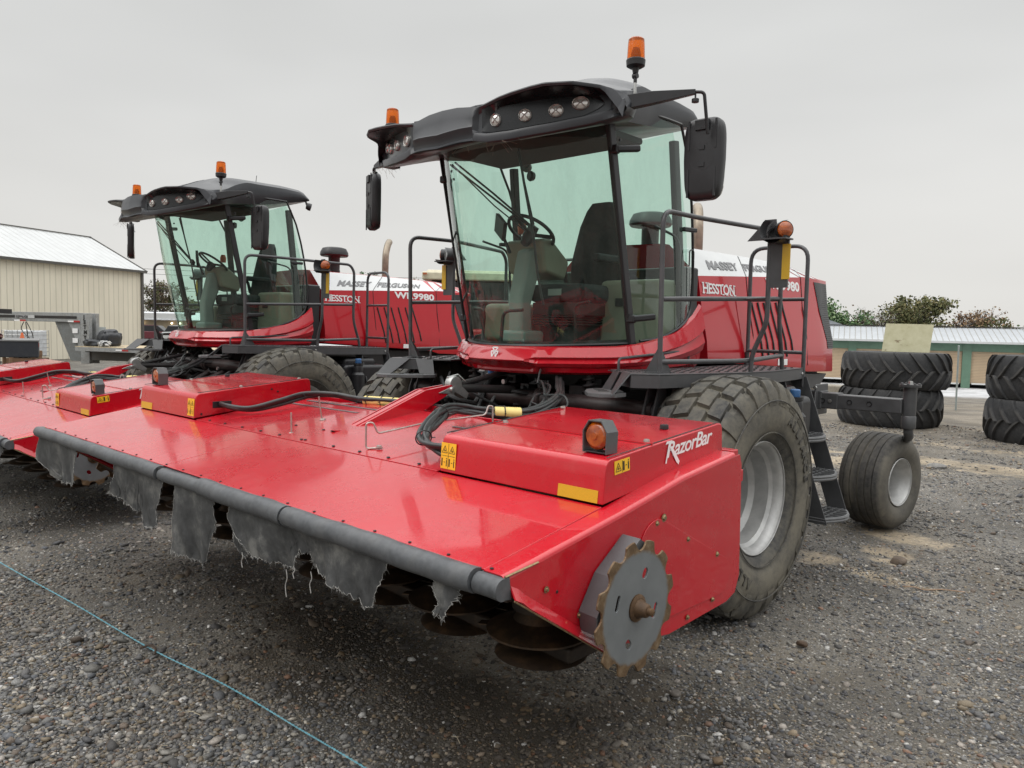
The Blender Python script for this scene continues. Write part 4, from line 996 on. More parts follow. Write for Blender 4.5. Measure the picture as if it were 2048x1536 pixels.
# ---------------------------------------------------------------- disc mower header
HX = 2.28
def ZD(y): return float(np.interp(y, [-2.65, -2.03, -1.15, -.9], [1.040, 1.146, 1.262, 1.27]))
def header():
    R0 = thing('disc_header', 'nearest red disc cutter header with torn black cloths hanging from its front tube', 'cutter header', (0, -2.0, 0), 'red disc cutter headers')
    def deck(mb, P, t=.006, dz=0.0):
        mb.add([(x, y, ZD(y) + dz) for x, y in P] + [(x, y, ZD(y) - t + dz) for x, y in P], [tuple(range(len(P))), tuple(range(2 * len(P) - 1, len(P) - 1, -1))] + [(i, len(P) + i, len(P) + (i + 1) % len(P), (i + 1) % len(P)) for i in range(len(P))])
    g = .0035
    for x0, x1 in ((-HX, -.262), (-.262 + 2 * g, HX - .095)):
        mb = MB(); deck(mb, [(x0, -2.65), (x1, -2.65), (x1, -2.03 - g), (x0, -2.03 - g)]); mb.build('front_panel', M['red_wet'], R0, bevel=.002)
    mb = MB()
    for p, q_ in (((-1.24, -2.03), (1.24, -1.15)),): deck(mb, [(-1.24, -2.03 + g), (1.24, -2.03 + g), (1.24, -1.45), (.75, -1.20), (.60, -1.12), (-.60, -1.12), (-.75, -1.20), (-1.24, -1.20)], .008, .002)
    mb.build('centre_deck', M['red_wet'], R0, bevel=.002)
    # a wide crease fold and seam shadows come from real gaps, an added dark strip deepens the centre seam; inner structure below
    MB().add([(x_, y_, ZD(y_) - .0075) for x_, y_ in ((-2.2, -2.60), (2.15, -2.60), (2.15, -1.9), (-2.2, -1.9))][:0] + [(-.27, -2.6, ZD(-2.6) - .0075), (-.245, -2.6, ZD(-2.6) - .0075), (-.245, -2.04, ZD(-2.04) - .0075), (-.27, -2.04, ZD(-2.04) - .0075)], [(0, 1, 2, 3)]).build('seam_strip', M['ink'], R0, solid=.002)
    mb = MB(); mb.box(-2.24, 2.24, -2.6, -1.2, .93, .96); mb.box(-2.2, 2.2, -1.25, -1.13, .75, 1.2); mb.box(-2.2, 2.2, -2.62, -2.58, .96, 1.03); mb.build('inner_frame', M['rustdark'], R0)
    # ribs on centre deck (worn grey strips)
    mb = MB()
    for s in (1, -1):
        for x0, x1, y_ in ((-1.08, -.12, -1.26), (-1.12, -.30, -1.38), (.62, 1.12, -1.36), (.70, 1.15, -1.44)):
            if s > 0: mb.bar((x0, y_, ZD(y_) + .004), (x1, y_ + .01, ZD(y_) + .004), .028, .004)
    mb.split('anti_slip_strip', plain('worn_grey_strip', (.13, .11, .11), .6, 0, .3, 40), R0)
    # rear red beam
    mb = MB(); mb.box(-2.20, 2.20, -1.04, -.98, 1.16, 1.262); mb.box(-2.20, 2.20, -1.12, -.92, 1.10, 1.16); mb.build('rear_beam', M['red'], R0, bevel=.006)
    # boxes (drive covers)
    for s in (1, -1):
        xi, xo = 1.265, 2.188
        def bz(y): return float(np.interp(y, [-2.03, -2.0, -1.16], [1.320, 1.322, 1.398]))
        mb = MB(); V = []; F = []
        # profile along y: front face rounded into top
        P_ = [(-2.032, 1.150), (-2.020, 1.27)]
        for k in range(6):
            a = k / 5 * pi / 2 * .93; P_.append((-2.018 + .035 - .035 * cos(a), 1.285 + .036 * sin(a)))
        P_ += [(-1.72, bz(-1.72)), (-1.16, 1.398), (-1.135, 1.394), (-1.125, 1.375), (-1.115, 1.262)]
        top_n = len(P_); bot = [(-1.115, 1.262), (-2.032, 1.150)]
        full = P_
        mb.prism([(p[0], p[1]) for p in full], 'x', s * xi, s * xo)
        bx = mb.build('drive_cover', M['red_wet'], R0, bevel=.006, seg=2, angle=30)
        mb = MB(); mb.bar((s * xi, -1.70, bz(-1.70) + .004), (s * xo, -1.70, bz(-1.70) + .004), .008, .004); o = mb.build('cover_seam', M['red'], None); o.parent = bx
        mb = MB(); P2 = [(-2.0, 1.327), (-1.70, bz(-1.70) + .003), (-1.15, 1.402)]
        mb.tube([(s * (xo - .010), p[0], p[1]) for p in P2], .0022, 4); mb.tube([(s * (xi + .010), p[0], p[1]) for p in P2], .0022, 4); mb.split('edge_gap', M['ink'], None, bx)
        # side cap proud edge line
        mb = MB()
        for px, py in ((2.13, -1.66), (1.32, -1.66), (1.30, -1.20)):
            mb.lathe([(0, .012), (.012, .010), (.014, 0)], (s * px, py, bz(py)), (0, 0, 1), 8)
        mb.split('cover_bolt', M['wire'], None, bx)
        mb = MB(); mb.lathe([(0, .020), (.018, .020), (.020, .014), (.020, 0)], (s * 2.05, -1.40, bz(-1.40)), (0, 0, 1), 16); o = mb.build('rubber_plug', M['black'], None); o.parent = bx
        mb = MB(); mb.box(s * (xi - .003), s * (xi + .01), -1.90, -1.76, 1.215, 1.262); o = mb.build('hose_port', M['black'], None, bevel=.004); o.parent = bx
        if s < 0:
            mb = MB(); 
            for y_, z_ in ((-1.45, 1.33), (-1.40, 1.31), (-1.98, 1.18)): mb.lathe([(0, .004), (.007, .003), (.008, 0)], (s * (xi - .001), y_, z_), (1, 0, 0), 8)
            mb.split('small_bolt', M['black'], None, bx)
        # stickers
        def sticker(o_, u, v, w_, h_, vertical, par=bx):
            u = Vector(u).normalized(); v = Vector(v).normalized(); n_ = u.cross(v); o_ = Vector(o_)
            q = MB(); q.obox(o_ + n_ * .0012, (u, v, n_), (w_ / 2, h_ / 2, .0008)); st = q.build('warning_sticker', M['yellow'], None); st.parent = par
            q = MB()
            def pt(a, b): return o_ + u * a + v * b + n_ * .0026
            def ln(a, b, t): q.bar(pt(*a), pt(*b), t, .0008, n_)
            hw_, hh_ = w_ / 2, h_ / 2
            if vertical: cxs = [(-hw_ / 2, hh_ * .48), (hw_ / 2, hh_ * .48)]; ln((0, -hh_ * .95), (0, hh_ * .95), .0016); ln((-hw_ * .9, 0), (hw_ * .9, 0), .0014)
            else: cxs = [(-hw_ * .52, 0)]; ln((0, -hh_ * .9), (0, hh_ * .9), .0014)
            for cx_, cy_ in cxs:
                t_ = hw_ * .36 if vertical else hw_ * .36
                tri = [(cx_ - t_, cy_ - t_ * .85), (cx_ + t_, cy_ - t_ * .85), (cx_, cy_ + t_ * .95)]
                for k in range(3): ln(tri[k], tri[(k + 1) % 3], .0022)
                ln((cx_ - t_ * .35, cy_ - t_ * .5), (cx_, cy_ + t_ * .25), .0022); ln((cx_ - t_ * .05, cy_ - t_ * .5), (cx_ + t_ * .35, cy_ - t_ * .2), .0025); ln((cx_ - .1 * t_, cy_), (cx_ + .25 * t_, cy_ - t_ * .5), .002)
            pics = [(-hw_ / 2, -hh_ * .5), (hw_ / 2, -hh_ * .5)] if vertical else [(hw_ * .5, 0)]
            for cx_, cy_ in pics:
                k_ = hw_ * .40
                ln((cx_ - k_ * .8, cy_ - k_ * .9), (cx_ - k_ * .8, cy_ + k_ * .9), .007 if vertical else .010); ln((cx_ - k_ * .2, cy_), (cx_ + k_ * .25, cy_), .0025)
                ln((cx_ + k_ * .75, cy_ - k_ * .9), (cx_ + k_ * .75, cy_ + k_ * .55), .005 if vertical else .007); q.lathe([(0, 0), (.0035, 0)], pt(cx_ + k_ * .75, cy_ + k_ * .85), n_, 8)
            ik = q.build('sticker_pictogram', M['ink'], None); ik.parent = par
        u_ = (1, 0, 0); v_ = (0, -.06, 1)
        sticker((s * 1.318, -2.0275, 1.226), (1, 0, 0), (0, .06, 1), .098, .118, True)
        q = MB(); q.obox((s * 2.065, -2.0305, 1.178), ((1, 0, 0), (0, .1, 1), (0, 1, 0)), (.098, .024, .001)); o = q.build('reflector', M['ochre'], None); o.parent = bx
        # outer side sticker and lettering
        if s > 0:
            dsl = Vector((0, 1, .09)).normalized()
            sticker((xo + .0005, -1.915, 1.288), (0, 1, .09), (0, -.09, 1), .100, .052, False)
            tm = text_mesh('RazorBar', .093, (xo - .0005, -1.60, 1.284), dsl, (0, -.05, 1), 'lettering', M['white_letters'], None, bold=.0012, shear=.30, sx=1.16, space=.90, depth=.0008); tm.parent = bx
            q = MB(); q.add([(xo + .0045, -1.580, 1.330), (xo + .0045, -1.560, 1.332), (xo + .0045, -1.498, 1.262), (xo + .0045, -1.505, 1.248), (xo + .0045, -1.525, 1.262)], [(0, 1, 2, 3, 4)])
            q.add([(xo + .0045, -1.612, 1.342), (xo + .0045, -1.603, 1.355), (xo + .0045, -1.560, 1.357), (xo + .0045, -1.575, 1.347)], [(0, 1, 2, 3)])
            q.add([(xo + .0045, -1.610, 1.262), (xo + .0045, -1.600, 1.263), (xo + .0045, -1.578, 1.345), (xo + .0045, -1.588, 1.345)], [(0, 1, 2, 3)])
            o = q.build('lettering_swash', M['white_letters'], None, recalc=False); o.parent = bx
        else: sticker((-xo - .0005, -1.915, 1.288), (0, -1, -.09), (0, -.09, 1), .100, .052, False)
        # octagonal marker lamp
        K_ = bpy.data.objects.new('marker_lamp', None); COL.objects.link(K_); put(K_, R0); K_.location = (0, 0, 0); K_.parent = R0; K_.location = -ORG[R0.name]
        lx, ly, lz = 2.085 * s, -1.93, bz(-1.93) + .001
        oct_ = [(-.058, 0), (-.060, .085), (-.032, .128), (.032, .128), (.060, .085), (.058, 0)]
        mb = MB(); d0, d1 = -.028, .045
        for a, b in zip(oct_, oct_[1:]):
            mb.add([(lx + a[0], ly + d0, lz + a[1]), (lx + b[0], ly + d0, lz + b[1]), (lx + b[0], ly + d1, lz + b[1]), (lx + a[0], ly + d1, lz + a[1])], [(0, 1, 2, 3)])
        o = mb.build('lamp_guard', M['plate_grey'], None, angle=15, solid=.005); o.parent = K_
        mb = MB(); mb.box(lx - .055, lx + .055, ly - .025, ly + .045, lz, lz + .006); o = mb.build('lamp_foot', M['black'], None, bevel=.002); o.parent = K_
        mb = MB(); mb.lathe([(0, .028), (.014, .028), (.015, .023), (.042, .020), (.055, .008), (.058, -.006)], (lx, ly - .006, lz + .068), (0, -1, 0), 32); o = mb.build('lamp_lens', M['amber'], None, angle=20); o.parent = K_
        mb = MB(); mb.lathe([(.050, -.002), (.053, -.008), (.050, -.045), (.03, -.06), (0, -.06)], (lx, ly, lz + .066), (0, -1, 0), 32); mb.box(lx - .008, lx + .008, ly, ly + .02, lz, lz + .03); o = mb.build('lamp_body', M['black'], None); o.parent = K_
    # end shields
    for s in (1, -1):
        S_ = None
        prof = [(-2.655, 1.038), (-2.030, 1.142), (-1.60, 1.222), (-1.165, 1.275), (-1.125, 1.262), (-1.105, 1.215), (-1.085, .70), (-1.12, .625), (-1.20, .600), (-1.68, .583), (-2.14, .655), (-2.635, .972), (-2.655, .99)]
        mb = MB(); xo = HX
        topi = prof[:4]
        mb.add([(s * xo, p[0], p[1] - (.018 if i < 4 else 0)) for i, p in enumerate(prof)], [tuple(range(len(prof)))])
        S_ = mb.build('end_shield', M['red_wet'], R0, angle=10, solid=.005); mb = MB()
        # rounded top flange
        def fl(u, v):
            y = -2.655 + u * (2.655 - 1.165); z = float(np.interp(y, [p[0] for p in topi], [p[1] for p in topi])); a = v * pi / 2
            if v < .0001: return (s * (xo - .094), y, z + .000)
            a = (v * 6 - 1) / 5 * pi / 2
            return (s * (xo - .020 + .020 * sin(a)), y, z - .018 + .018 * cos(a))
        mb.grid(fl, 24, 6)
        o = mb.build('shield_flange', M['red_wet'], None, angle=45, solid=.004); o.parent = S_
        # rear and bottom lips
        mb = MB(); V = []
        lo = [(-2.635, .972), (-2.14, .655)]
        mb.grid(lambda u, v: (s * (xo + .003 + .034 * v), lo[0][0] + (lo[1][0] - lo[0][0]) * (u * .985 + .01) - .012 * v, lo[0][1] + (lo[1][1] - lo[0][1]) * (u * .985 + .01) + .034 * (1 - v) + .012 * sin(pi * min(1, u * 12)) * (u < .08)), 14, 3)
        o = mb.build('skid_lip', M['red'], None, solid=.005); o.parent = S_
        mb = MB(); mb.tube([(s * (xo + .033), -2.645, .965), (s * (xo + .032), -2.15, .647)], .003, 5)
        mb.tube([(s * xo, -2.655, 1.036), (s * (xo + .001), -2.50, 1.052)], .004, 5)
        mb.split('worn_edge', M['bolt'], None, S_)
        # teardrop cover plate
        c1, r1 = (-1.80, .96), .118; c2, r2 = (-1.27, .735), .085
        pts = []
        for k in range(9):
            a = radians(75) + radians(115) * k / 8; pts.append((c1[0] + r1 * cos(a), c1[1] + r1 * sin(a)))
        pts += [(-1.93, .70), (-1.90, .66)]
        for k in range(7):
            a = radians(-100) + radians(155) * k / 6; pts.append((c2[0] + r2 * cos(a), c2[1] + r2 * sin(a)))
        mb = MB(); mb.prism(pts, 'x', s * (xo + .0008), s * (xo + .0055)); o = mb.build('cover_plate', M['red'], None, bevel=.0015); o.parent = S_
        mb = MB()
        for y_, z_, r_ in ((-1.754, 1.076, .0115), (-1.804, 1.062, .008), (-1.564, .955, .008), (-1.311, .841, .009), (-1.335, .644, .008), (-1.544, .618, .008), (-2.46, .952, .008), (-2.28, .82, .008)):
            mb.lathe([(0, .009), (r_ * .8, .008), (r_, .002), (r_ * 1.5, .0015), (r_ * 1.5, 0)], (s * (xo + .004), y_, z_), (s, 0, 0), 8)
        mb.split('shield_bolt', M['bolt'], None, S_)
        mb = MB(); mb.lathe([(0, .001), (.005, .001), (.006, 0)], (s * (xo + .001), -2.40, .93), (s, 0, 0), 10); o = mb.build('empty_hole', M['ink'], None); o.parent = S_
        # toothed crop divider disc
        D_ = bpy.data.objects.new('divider_disc', None); COL.objects.link(D_); D_.parent = R0; D_.location = -ORG[R0.name]
        cy, cz, R = -2.087, .825, .243; nT = 12; pts = []
        for k in range(nT):
            a0 = 2 * pi * k / nT + .10
            # hooked notch: flat land then a scooped gullet
            for f, r in ((0.0, 1.0), (.14, 1.0), (.28, .995), (.40, .985), (.44, .93), (.50, .885), (.58, .858), (.68, .848), (.78, .862), (.87, .90), (.94, .96)):
                pts.append((cy + R * r * cos(a0 + f * 2 * pi / nT), cz + R * r * sin(a0 + f * 2 * pi / nT)))
        mb = MB(); x0, x1 = s * 2.388, s * 2.396
        bm = bmesh.new()
        loops = [pts]
        def slot(ca, cr, L_, w_, tilt):
            c_ = (cy + cr * cos(ca), cz + cr * sin(ca)); P_ = []
            for e_, a1 in ((1, -90), (-1, 90)):
                for k in range(6):
                    a = radians(a1 + 36 * k); px, pz = e_ * 0 + L_ * e_ + w_ * cos(a) , w_ * sin(a)
                    P_.append((c_[0] + px * cos(tilt) - pz * sin(tilt), c_[1] + px * sin(tilt) + pz * cos(tilt)))
            return P_[::-1]
        loops.append(slot(radians(68), .125, .006, .0145, radians(60))); loops.append(slot(radians(160), .125, .020, .009, radians(72))); loops.append(slot(radians(-110), .13, .006, .0145, radians(-50))); loops.append(slot(radians(-18), .125, .020, .009, radians(72)))
        edges = []
        for lp in loops:
            vs = [bm.verts.new((x0, p[0], p[1])) for p in lp]
            edges += [bm.edges.new((vs[i], vs[(i + 1) % len(vs)])) for i in range(len(vs))]
        bmesh.ops.triangle_fill(bm, use_beauty=True, use_dissolve=False, edges=edges)
        me = bpy.data.meshes.new('disc_blade'); bm.to_mesh(me); bm.free(); me.materials.append(M['disc'])
        o = bpy.data.objects.new('disc_blade', me); COL.objects.link(o); o.parent = D_
        md = o.modifiers.new('s', 'SOLIDIFY'); md.thickness = .008; md.offset = 0; md = o.modifiers.new('b', 'BEVEL'); md.width = .0015; md.limit_method = 'ANGLE'; md.angle_limit = radians(50)
        mb = MB(); mb.lathe([(.048, .0), (.050, .004), (.040, .009), (.036, .010)], (s * 2.393, cy, cz), (s, 0, 0), 20); mb.lathe([(.036, 0), (.035, .010), (.029, .020), (.024, .044), (.020, .048), (.015, .049), (.014, .064), (.010, .067), (0, .068)], (s * 2.393, cy, cz), (s, 0, 0), 20)
        mb.tube([(s * 2.28, cy, cz), (s * 2.393, cy, cz)], .05, 14)
        o = mb.build('hub_nut', M['rust'], None, angle=35); o.parent = D_
        mb = MB(); P_ = [(-2.035, 1.062), (-2.20, .955), (-2.285, .835), (-2.272, .765)]
        V = []
        for y_, z_ in P_: V += [(s * 2.285, y_, z_), (s * 2.372, y_ - .012, z_ + .002)]
        F = [(2 * i, 2 * i + 2, 2 * i + 3, 2 * i + 1) for i in range(3)]
        mb.add(V, F); 
        inn = [(-2.00, 1.035), (-2.165, .94), (-2.24, .83), (-2.235, .775)]
        mb.add([(s * 2.372, p[0] - .012, p[1]) for p in P_] + [(s * 2.372, p[0], p[1]) for p in inn], [(0, 1, 5, 4), (1, 2, 6, 5), (2, 3, 7, 6)])
        mb.add([(s * 2.285, -2.272, .765), (s * 2.372, -2.284, .767), (s * 2.372, -2.235, .775), (s * 2.285, -2.235, .775)], [(0, 1, 2, 3)])
        o = mb.build('disc_guard', M['plate_grey'], None, angle=15, solid=.006); o.parent = D_
    # front rubber tube in lengths that overlap
    def tube_piece(x0, x1, r, dz=0, dy=0, notch=None):
        mb = MB(); n = max(4, int((x1 - x0) / .04)); cz_ = 1.000 + dz; cyy = -2.672 + dy
        prof = [(-2.640, 1.036 + dz)] + [(cyy + r * cos(a) * .95, cz_ + r * sin(a)) for a in [radians(70 + 20 * k) for k in range(12)]] + [(-2.630, .962 + dz)]
        rnd = random.Random(int(x0 * 100)); V = []
        for i in range(n + 1):
            x = x0 + (x1 - x0) * i / n; w1 = .0012 * sin(x * 9) + .001 * sin(x * 23 + 1)
            for y_, z_ in prof: V.append((x, y_ + w1, z_ + w1))
        m = len(prof); F = [(i * m + k, (i + 1) * m + k, (i + 1) * m + k + 1, i * m + k + 1) for i in range(n) for k in range(m - 1)]
        F += [tuple(range(m)), tuple(range(n * m, (n + 1) * m))]
        return mb.add(V, F).build('rubber_tube', M['bumper_tube'], R0, angle=40)
    tube_piece(-2.36, -1.155, .037); tube_piece(-1.15, -.255, .0385); tube_piece(-.235, .36, .034, -.004, .004); tube_piece(.235, 1.02, .043, .002, -.002); tube_piece(1.035, 2.17, .042, .002, -.002); tube_piece(2.176, 2.285, .036, -.003, .004)
    mb = MB(); mb.add([(1.005, -2.711, 1.008), (1.05, -2.705, 1.022), (1.060, -2.712, .998), (1.022, -2.713, .992)], [(0, 1, 2, 3)]); mb.box(-.262, -.232, -2.69, -2.64, .965, 1.03); mb.build('tube_gap', M['ink'], R0)
    # deck bolts
    mb = MB()
    for x, y in ((-.06, -1.79), (.025, -1.786), (.04, -2.0), (.071, -1.994), (.36, -2.0), (.599, -2.0), (.841, -2.0), (1.079, -2.0), (-.2, -2.0), (-.42, -2.0), (-.65, -2.0), (-.88, -2.0), (-1.1, -2.0), (-.35, -1.8)):
        mb.lathe([(0, .006), (.008, .005), (.010, 0)], (x, y, ZD(y) + .004), (0, 0, 1), 8)
    mb.split('deck_bolt', M['black'], R0)
    mb = MB()
    for k in range(22): mb.lathe([(0, .004), (.006, .003), (.007, 0)], (-2.1 + k * .205, -2.638, 1.043), (0, 0, 1), 6)
    mb.split('edge_rivet', M['black'], R0)
    # torn cloths
    def cloth(L_, Rr, B, seed, hole=False, wave=.012):
        rnd = random.Random(seed); L_ = [Vector((p[0], 0, p[1])) for p in L_]; Rr = [Vector((p[0], 0, p[1])) for p in Rr]; B = [Vector((p[0], 0, p[1])) for p in B]
        def samp(P, n):
            ln = [0]
            for a, b in zip(P, P[1:]): ln.append(ln[-1] + (b - a).length)
            out = []
            for i in range(n + 1):
                t = ln[-1] * i / n; k = 0
                while k < len(P) - 2 and ln[k + 1] < t: k += 1
                out.append(P[k].lerp(P[k + 1], (t - ln[k]) / max(1e-6, ln[k + 1] - ln[k])))
            return out
        W_ = max(abs(B[-1].x - B[0].x), .06); nu = max(14, int(W_ / .006)); nv = 24
        l = samp(L_, nv); r = samp(Rr, nv); b = samp(B, nu); t = [L_[0].lerp(Rr[0], i / nu) for i in range(nu + 1)]
        jl = [rnd.gauss(0, .0035) for _ in range(nv + 1)]; jr = [rnd.gauss(0, .0035) for _ in range(nv + 1)]; jb = [rnd.gauss(0, .005) - (rnd.random() < .12) * rnd.uniform(.004, .015) for _ in range(nu + 1)]
        for k in range(nv + 1): jl[k] *= min(1, k / 4); jr[k] *= min(1, k / 4)
        V = []
        ph = rnd.uniform(0, 6)
        for i in range(nu + 1):
            for j in range(nv + 1):
                u, v = i / nu, j / nv
                lu = l[j] + Vector((jl[j], 0, 0)); ru = r[j] + Vector((jr[j], 0, 0)); bv = b[i] + Vector((0, 0, jb[i]))
                c = lu * (1 - u) + ru * u + t[i] * (1 - v) + bv * v - (l[0] * (1 - u) * (1 - v) + r[0] * u * (1 - v) + (l[-1] + Vector((jl[-1], 0, jb[0]))) * (1 - u) * v + (r[-1] + Vector((jr[-1], 0, jb[-1]))) * u * v)
                y = -2.668 + v * wave * sin(c.x * 22 + ph) + v * .022 * sin(c.x * 7.3 + ph * 2 + v * 1.2) + v * v * .006 * sin(c.x * 60 + c.z * 30) + .01 * v
                V.append((c.x, y, c.z))
        F = [(i * (nv + 1) + j, (i + 1) * (nv + 1) + j, (i + 1) * (nv + 1) + j + 1, i * (nv + 1) + j + 1) for i in range(nu) for j in range(nv)]
        o = MB().add(V, F).build('torn_cloth', M['cloth'], R0, angle=80, solid=.003)
        q = MB(); edge = [V[j] for j in range(1, nv + 1)] + [V[i * (nv + 1) + nv] for i in range(1, nu + 1)] + [V[nu * (nv + 1) + j] for j in range(nv - 1, 0, -1)]
        q.tube([(p[0], p[1] - .001, p[2]) for p in edge], [max(.00025, rnd.gauss(.0007, .0004)) for _ in edge], 4)
        for k in range(len(edge)):
            for _ in range(rnd.choice((0, 1, 2, 3))):
                p = Vector(edge[k]) + Vector((rnd.gauss(0, .002), 0, .002)); d = Vector((rnd.gauss(0, .007), rnd.gauss(0, .004), -abs(rnd.gauss(.006, .008)))); q.tube([p, p + d * .6 + Vector((rnd.gauss(0, .002), 0, 0)), p + d], .0004, 3)
        f = q.build('frayed_edge', M['fray'], None); f.parent = o
        return o
    cloth([(-2.345, .985), (-2.41, .88), (-2.43, .80), (-2.08, .688)], [(-1.58, .98), (-1.60, .87), (-1.60, .78), (-1.63, .72)], [(-2.08, .688), (-2.0, .70), (-1.80, .705), (-1.63, .72)], 1)
    cloth([(-.93, .99), (-.93, .90), (-1.02, .76)], [(-.20, .99), (-.24, .93), (-.27, .85), (-.33, .79), (-.30, .73)], [(-1.02, .76), (-.80, .735), (-.58, .70), (-.42, .675), (-.36, .69), (-.30, .73)], 2)
    cloth([(-.08, .99), (-.10, .80), (-.105, .60)], [(.37, .99), (.34, .92), (.345, .82), (.28, .74), (.27, .68), (.20, .60)], [(-.105, .60), (-.02, .605), (.10, .60), (.17, .585), (.20, .60)], 3)
    cloth([(.52, .99), (.49, .90), (.55, .86), (.64, .80)], [(1.73, 1.0), (1.70, .93), (1.64, .80), (1.61, .765)], [(.64, .80), (.68, .765), (.85, .765), (1.0, .765), (1.045, .78), (1.05, .83), (1.10, .872), (1.16, .86), (1.18, .82), (1.30, .80), (1.45, .785), (1.58, .755), (1.61, .765)], 4)
    cloth([(.55, .84), (.53, .78), (.56, .73)], [(.60, .83), (.585, .78), (.60, .74)], [(.56, .73), (.58, .715), (.60, .74)], 14)
    cloth([(1.975, .99), (1.955, .93), (2.0, .89), (1.975, .85)], [(2.10, .99), (2.09, .93), (2.05, .88), (2.035, .85)], [(1.975, .85), (2.0, .84), (2.035, .85)], 5)
    q = MB(); rnd = random.Random(9)
    for x_, z_, ln_ in ((.615, .755, .07), (1.00, .765, .12), (1.19, .80, .09), (1.06, .79, .05)):
        q.tube(catmull([(x_, -2.66, z_), (x_ + .008, -2.66, z_ - ln_ * .3), (x_ - .006, -2.66, z_ - ln_ * .6), (x_ + .003, -2.66, z_ - ln_)], 4), .0022, 5)
    q.split('loose_strand', M['fray'], R0)
    # cutterbar and its discs
    mb = MB(); mb.box(-2.15, 2.15, -2.16, -1.90, .555, .62); mb.build('cutter_bar', M['rustdark'], R0, bevel=.015)
    for x_ in (-1.96, -1.48, -.99, -.50, 0, .50, .99, 1.48, 1.96):
        mb = MB(); c = (x_, -2.12, 0)
        mb.lathe([(0, .725), (.07, .722), (.10, .68), (.17, .655), (.205, .64), (.205, .632), (.1, .625), (0, .625)], c, (0, 0, 1), 40)
        for a in (0.4, 3.54): mb.bar((x_ + .17 * cos(a), -2.12 + .17 * sin(a), .628), (x_ + .25 * cos(a), -2.12 + .25 * sin(a), .622), .045, .005)
        mb.build('cutting_disc', M['rustdisc'], R0, angle=30)
        mb = MB(); mb.lathe([(0, .575), (.10, .570), (.165, .555), (.185, .54), (.15, .525), (0, .52)], (x_ + (.03 if abs(x_) < 1.8 else 0), -2.10, 0), (0, 0, 1), 30); mb.build('skid_shoe', M['rustdisc'], R0, angle=30)
    mb = MB(); mb.box(-2.24, 2.24, -1.16, -1.13, .62, 1.15); mb.build('rear_light_block', M['darkin'], R0)  # added sheet that keeps light out from under the header
    mb = MB()
    for s in (1, -1): mb.lathe([(.12, .72), (.13, .95)], (s * 1.96, -2.10, 0), (0, 0, 1), 30)
    mb.split('drum', M['rustdark'], R0)
    # top link arm with a hook
    mb = MB(); mb.prism([(-1.80, 1.19), (-1.66, 1.185), (-1.62, 1.20), (-1.09, 1.398), (-.865, 1.425), (-.85, 1.39), (-.93, 1.345), (-1.17, 1.235), (-1.30, 1.16), (-1.6, 1.12)], 'x', .03, .055)
    mb.prism([(-1.66, 1.185), (-1.62, 1.205), (-1.09, 1.40), (-1.09, 1.393), (-1.62, 1.198)], 'x', -.01, .03)
    mb.prism([(-1.66, 1.185), (-1.62, 1.20), (-1.09, 1.398), (-.865, 1.42), (-.85, 1.39), (-1.17, 1.235), (-1.3, 1.16)], 'x', -.05, -.035)
    mb.build('link_arm', M['red'], R0, bevel=.003)
    mb = MB(); mb.lathe([(0, -.03), (.055, -.028), (.058, 0), (.055, .028), (0, .03)], (.02, -.82, 1.425), (1, 0, 0), 18); mb.prism([(-.99, 1.375), (-.87, 1.415), (-.84, 1.40), (-.85, 1.36)], 'x', .056, .064)
    mb.prism([(-.87, 1.40), (-.80, 1.44), (-.70, 1.36), (-.72, 1.32), (-.82, 1.37)], 'x', -.02, .05); mb.lathe([(0, .016), (.016, .012), (.018, 0)], (.064, -.875, 1.395), (1, 0, 0), 12)
    mb.tube([(.0, -.86, 1.47), (.02, -.78, 1.49), (.03, -.72, 1.44)], .008, 6)
    mb.build('link_hook', M['steel'], R0, bevel=.003)
    mb = MB(); mb.tube([(0, -.80, 1.40), (0, -.2, 1.36)], .03, 12); mb.tube([(.0, -.75, 1.42), (-.1, -.1, 1.50)], .02, 10); mb.build('link_cylinder', M['chassis'], R0)
    # red corner post by the far end of the beam
    mb = MB(); mb.bar((-.55, -1.02, 1.27), (.66, -1.02, 1.285), .03, .03); mb.build('beam_cap', M['red'], R0)
    # wires
    def wire(P, r=.0052): return MB().tube(fillet(P, .02, 4), r, 8).build('wire_guide', M['wire'], R0)
    zf = ZD(-1.98)
    wire([(.66, -1.90, ZD(-1.9) + .010), (.585, -1.95, zf + .010), (.585, -1.95, zf + .145), (.605, -1.92, zf + .15), (.62, -1.90, zf + .09), (.66, -1.60, zf + .13), (.80, -1.28, zf + .165), (.80, -1.26, zf + .215), (.815, -1.24, zf + .215), (.83, -1.25, zf + .04)])
    wire([(-.20, -1.92, zf + .01), (-.205, -1.92, zf + .13)]); wire([(-.34, -1.62, ZD(-1.6) + .005), (-.345, -1.64, ZD(-1.6) + .15)])
    mb = MB(); mb.lathe([(0, .012), (.014, .010), (.016, 0)], (.645, -1.91, ZD(-1.9) + .01), (0, 0, 1), 8); mb.lathe([(0, .012), (.016, .010), (.02, 0)], (-.20, -1.92, zf), (0, 0, 1), 8); mb.lathe([(0, .012), (.016, .010), (.02, 0)], (-.33, -1.62, ZD(-1.6)), (0, 0, 1), 8); mb.split('wire_nut', M['wire'], R0)
    # hoses
    z0 = ZD(-1.6)
    def hoses(name, P, n, r, spread, seed, mat='hose'):
        rnd = random.Random(seed); mb = MB()
        for k in range(n):
            off = Vector((rnd.gauss(0, spread), rnd.gauss(0, spread), rnd.gauss(0, spread * .8)))
            Q = [Vector(p) + off + Vector((rnd.gauss(0, spread * .5), rnd.gauss(0, spread * .5), rnd.gauss(0, spread * .4))) * (0 < i < len(P) - 1) for i, p in enumerate(P)]
            mb.tube(catmull(Q, 7), r, 8)
        return mb.build(name, M[mat], R0, angle=60)
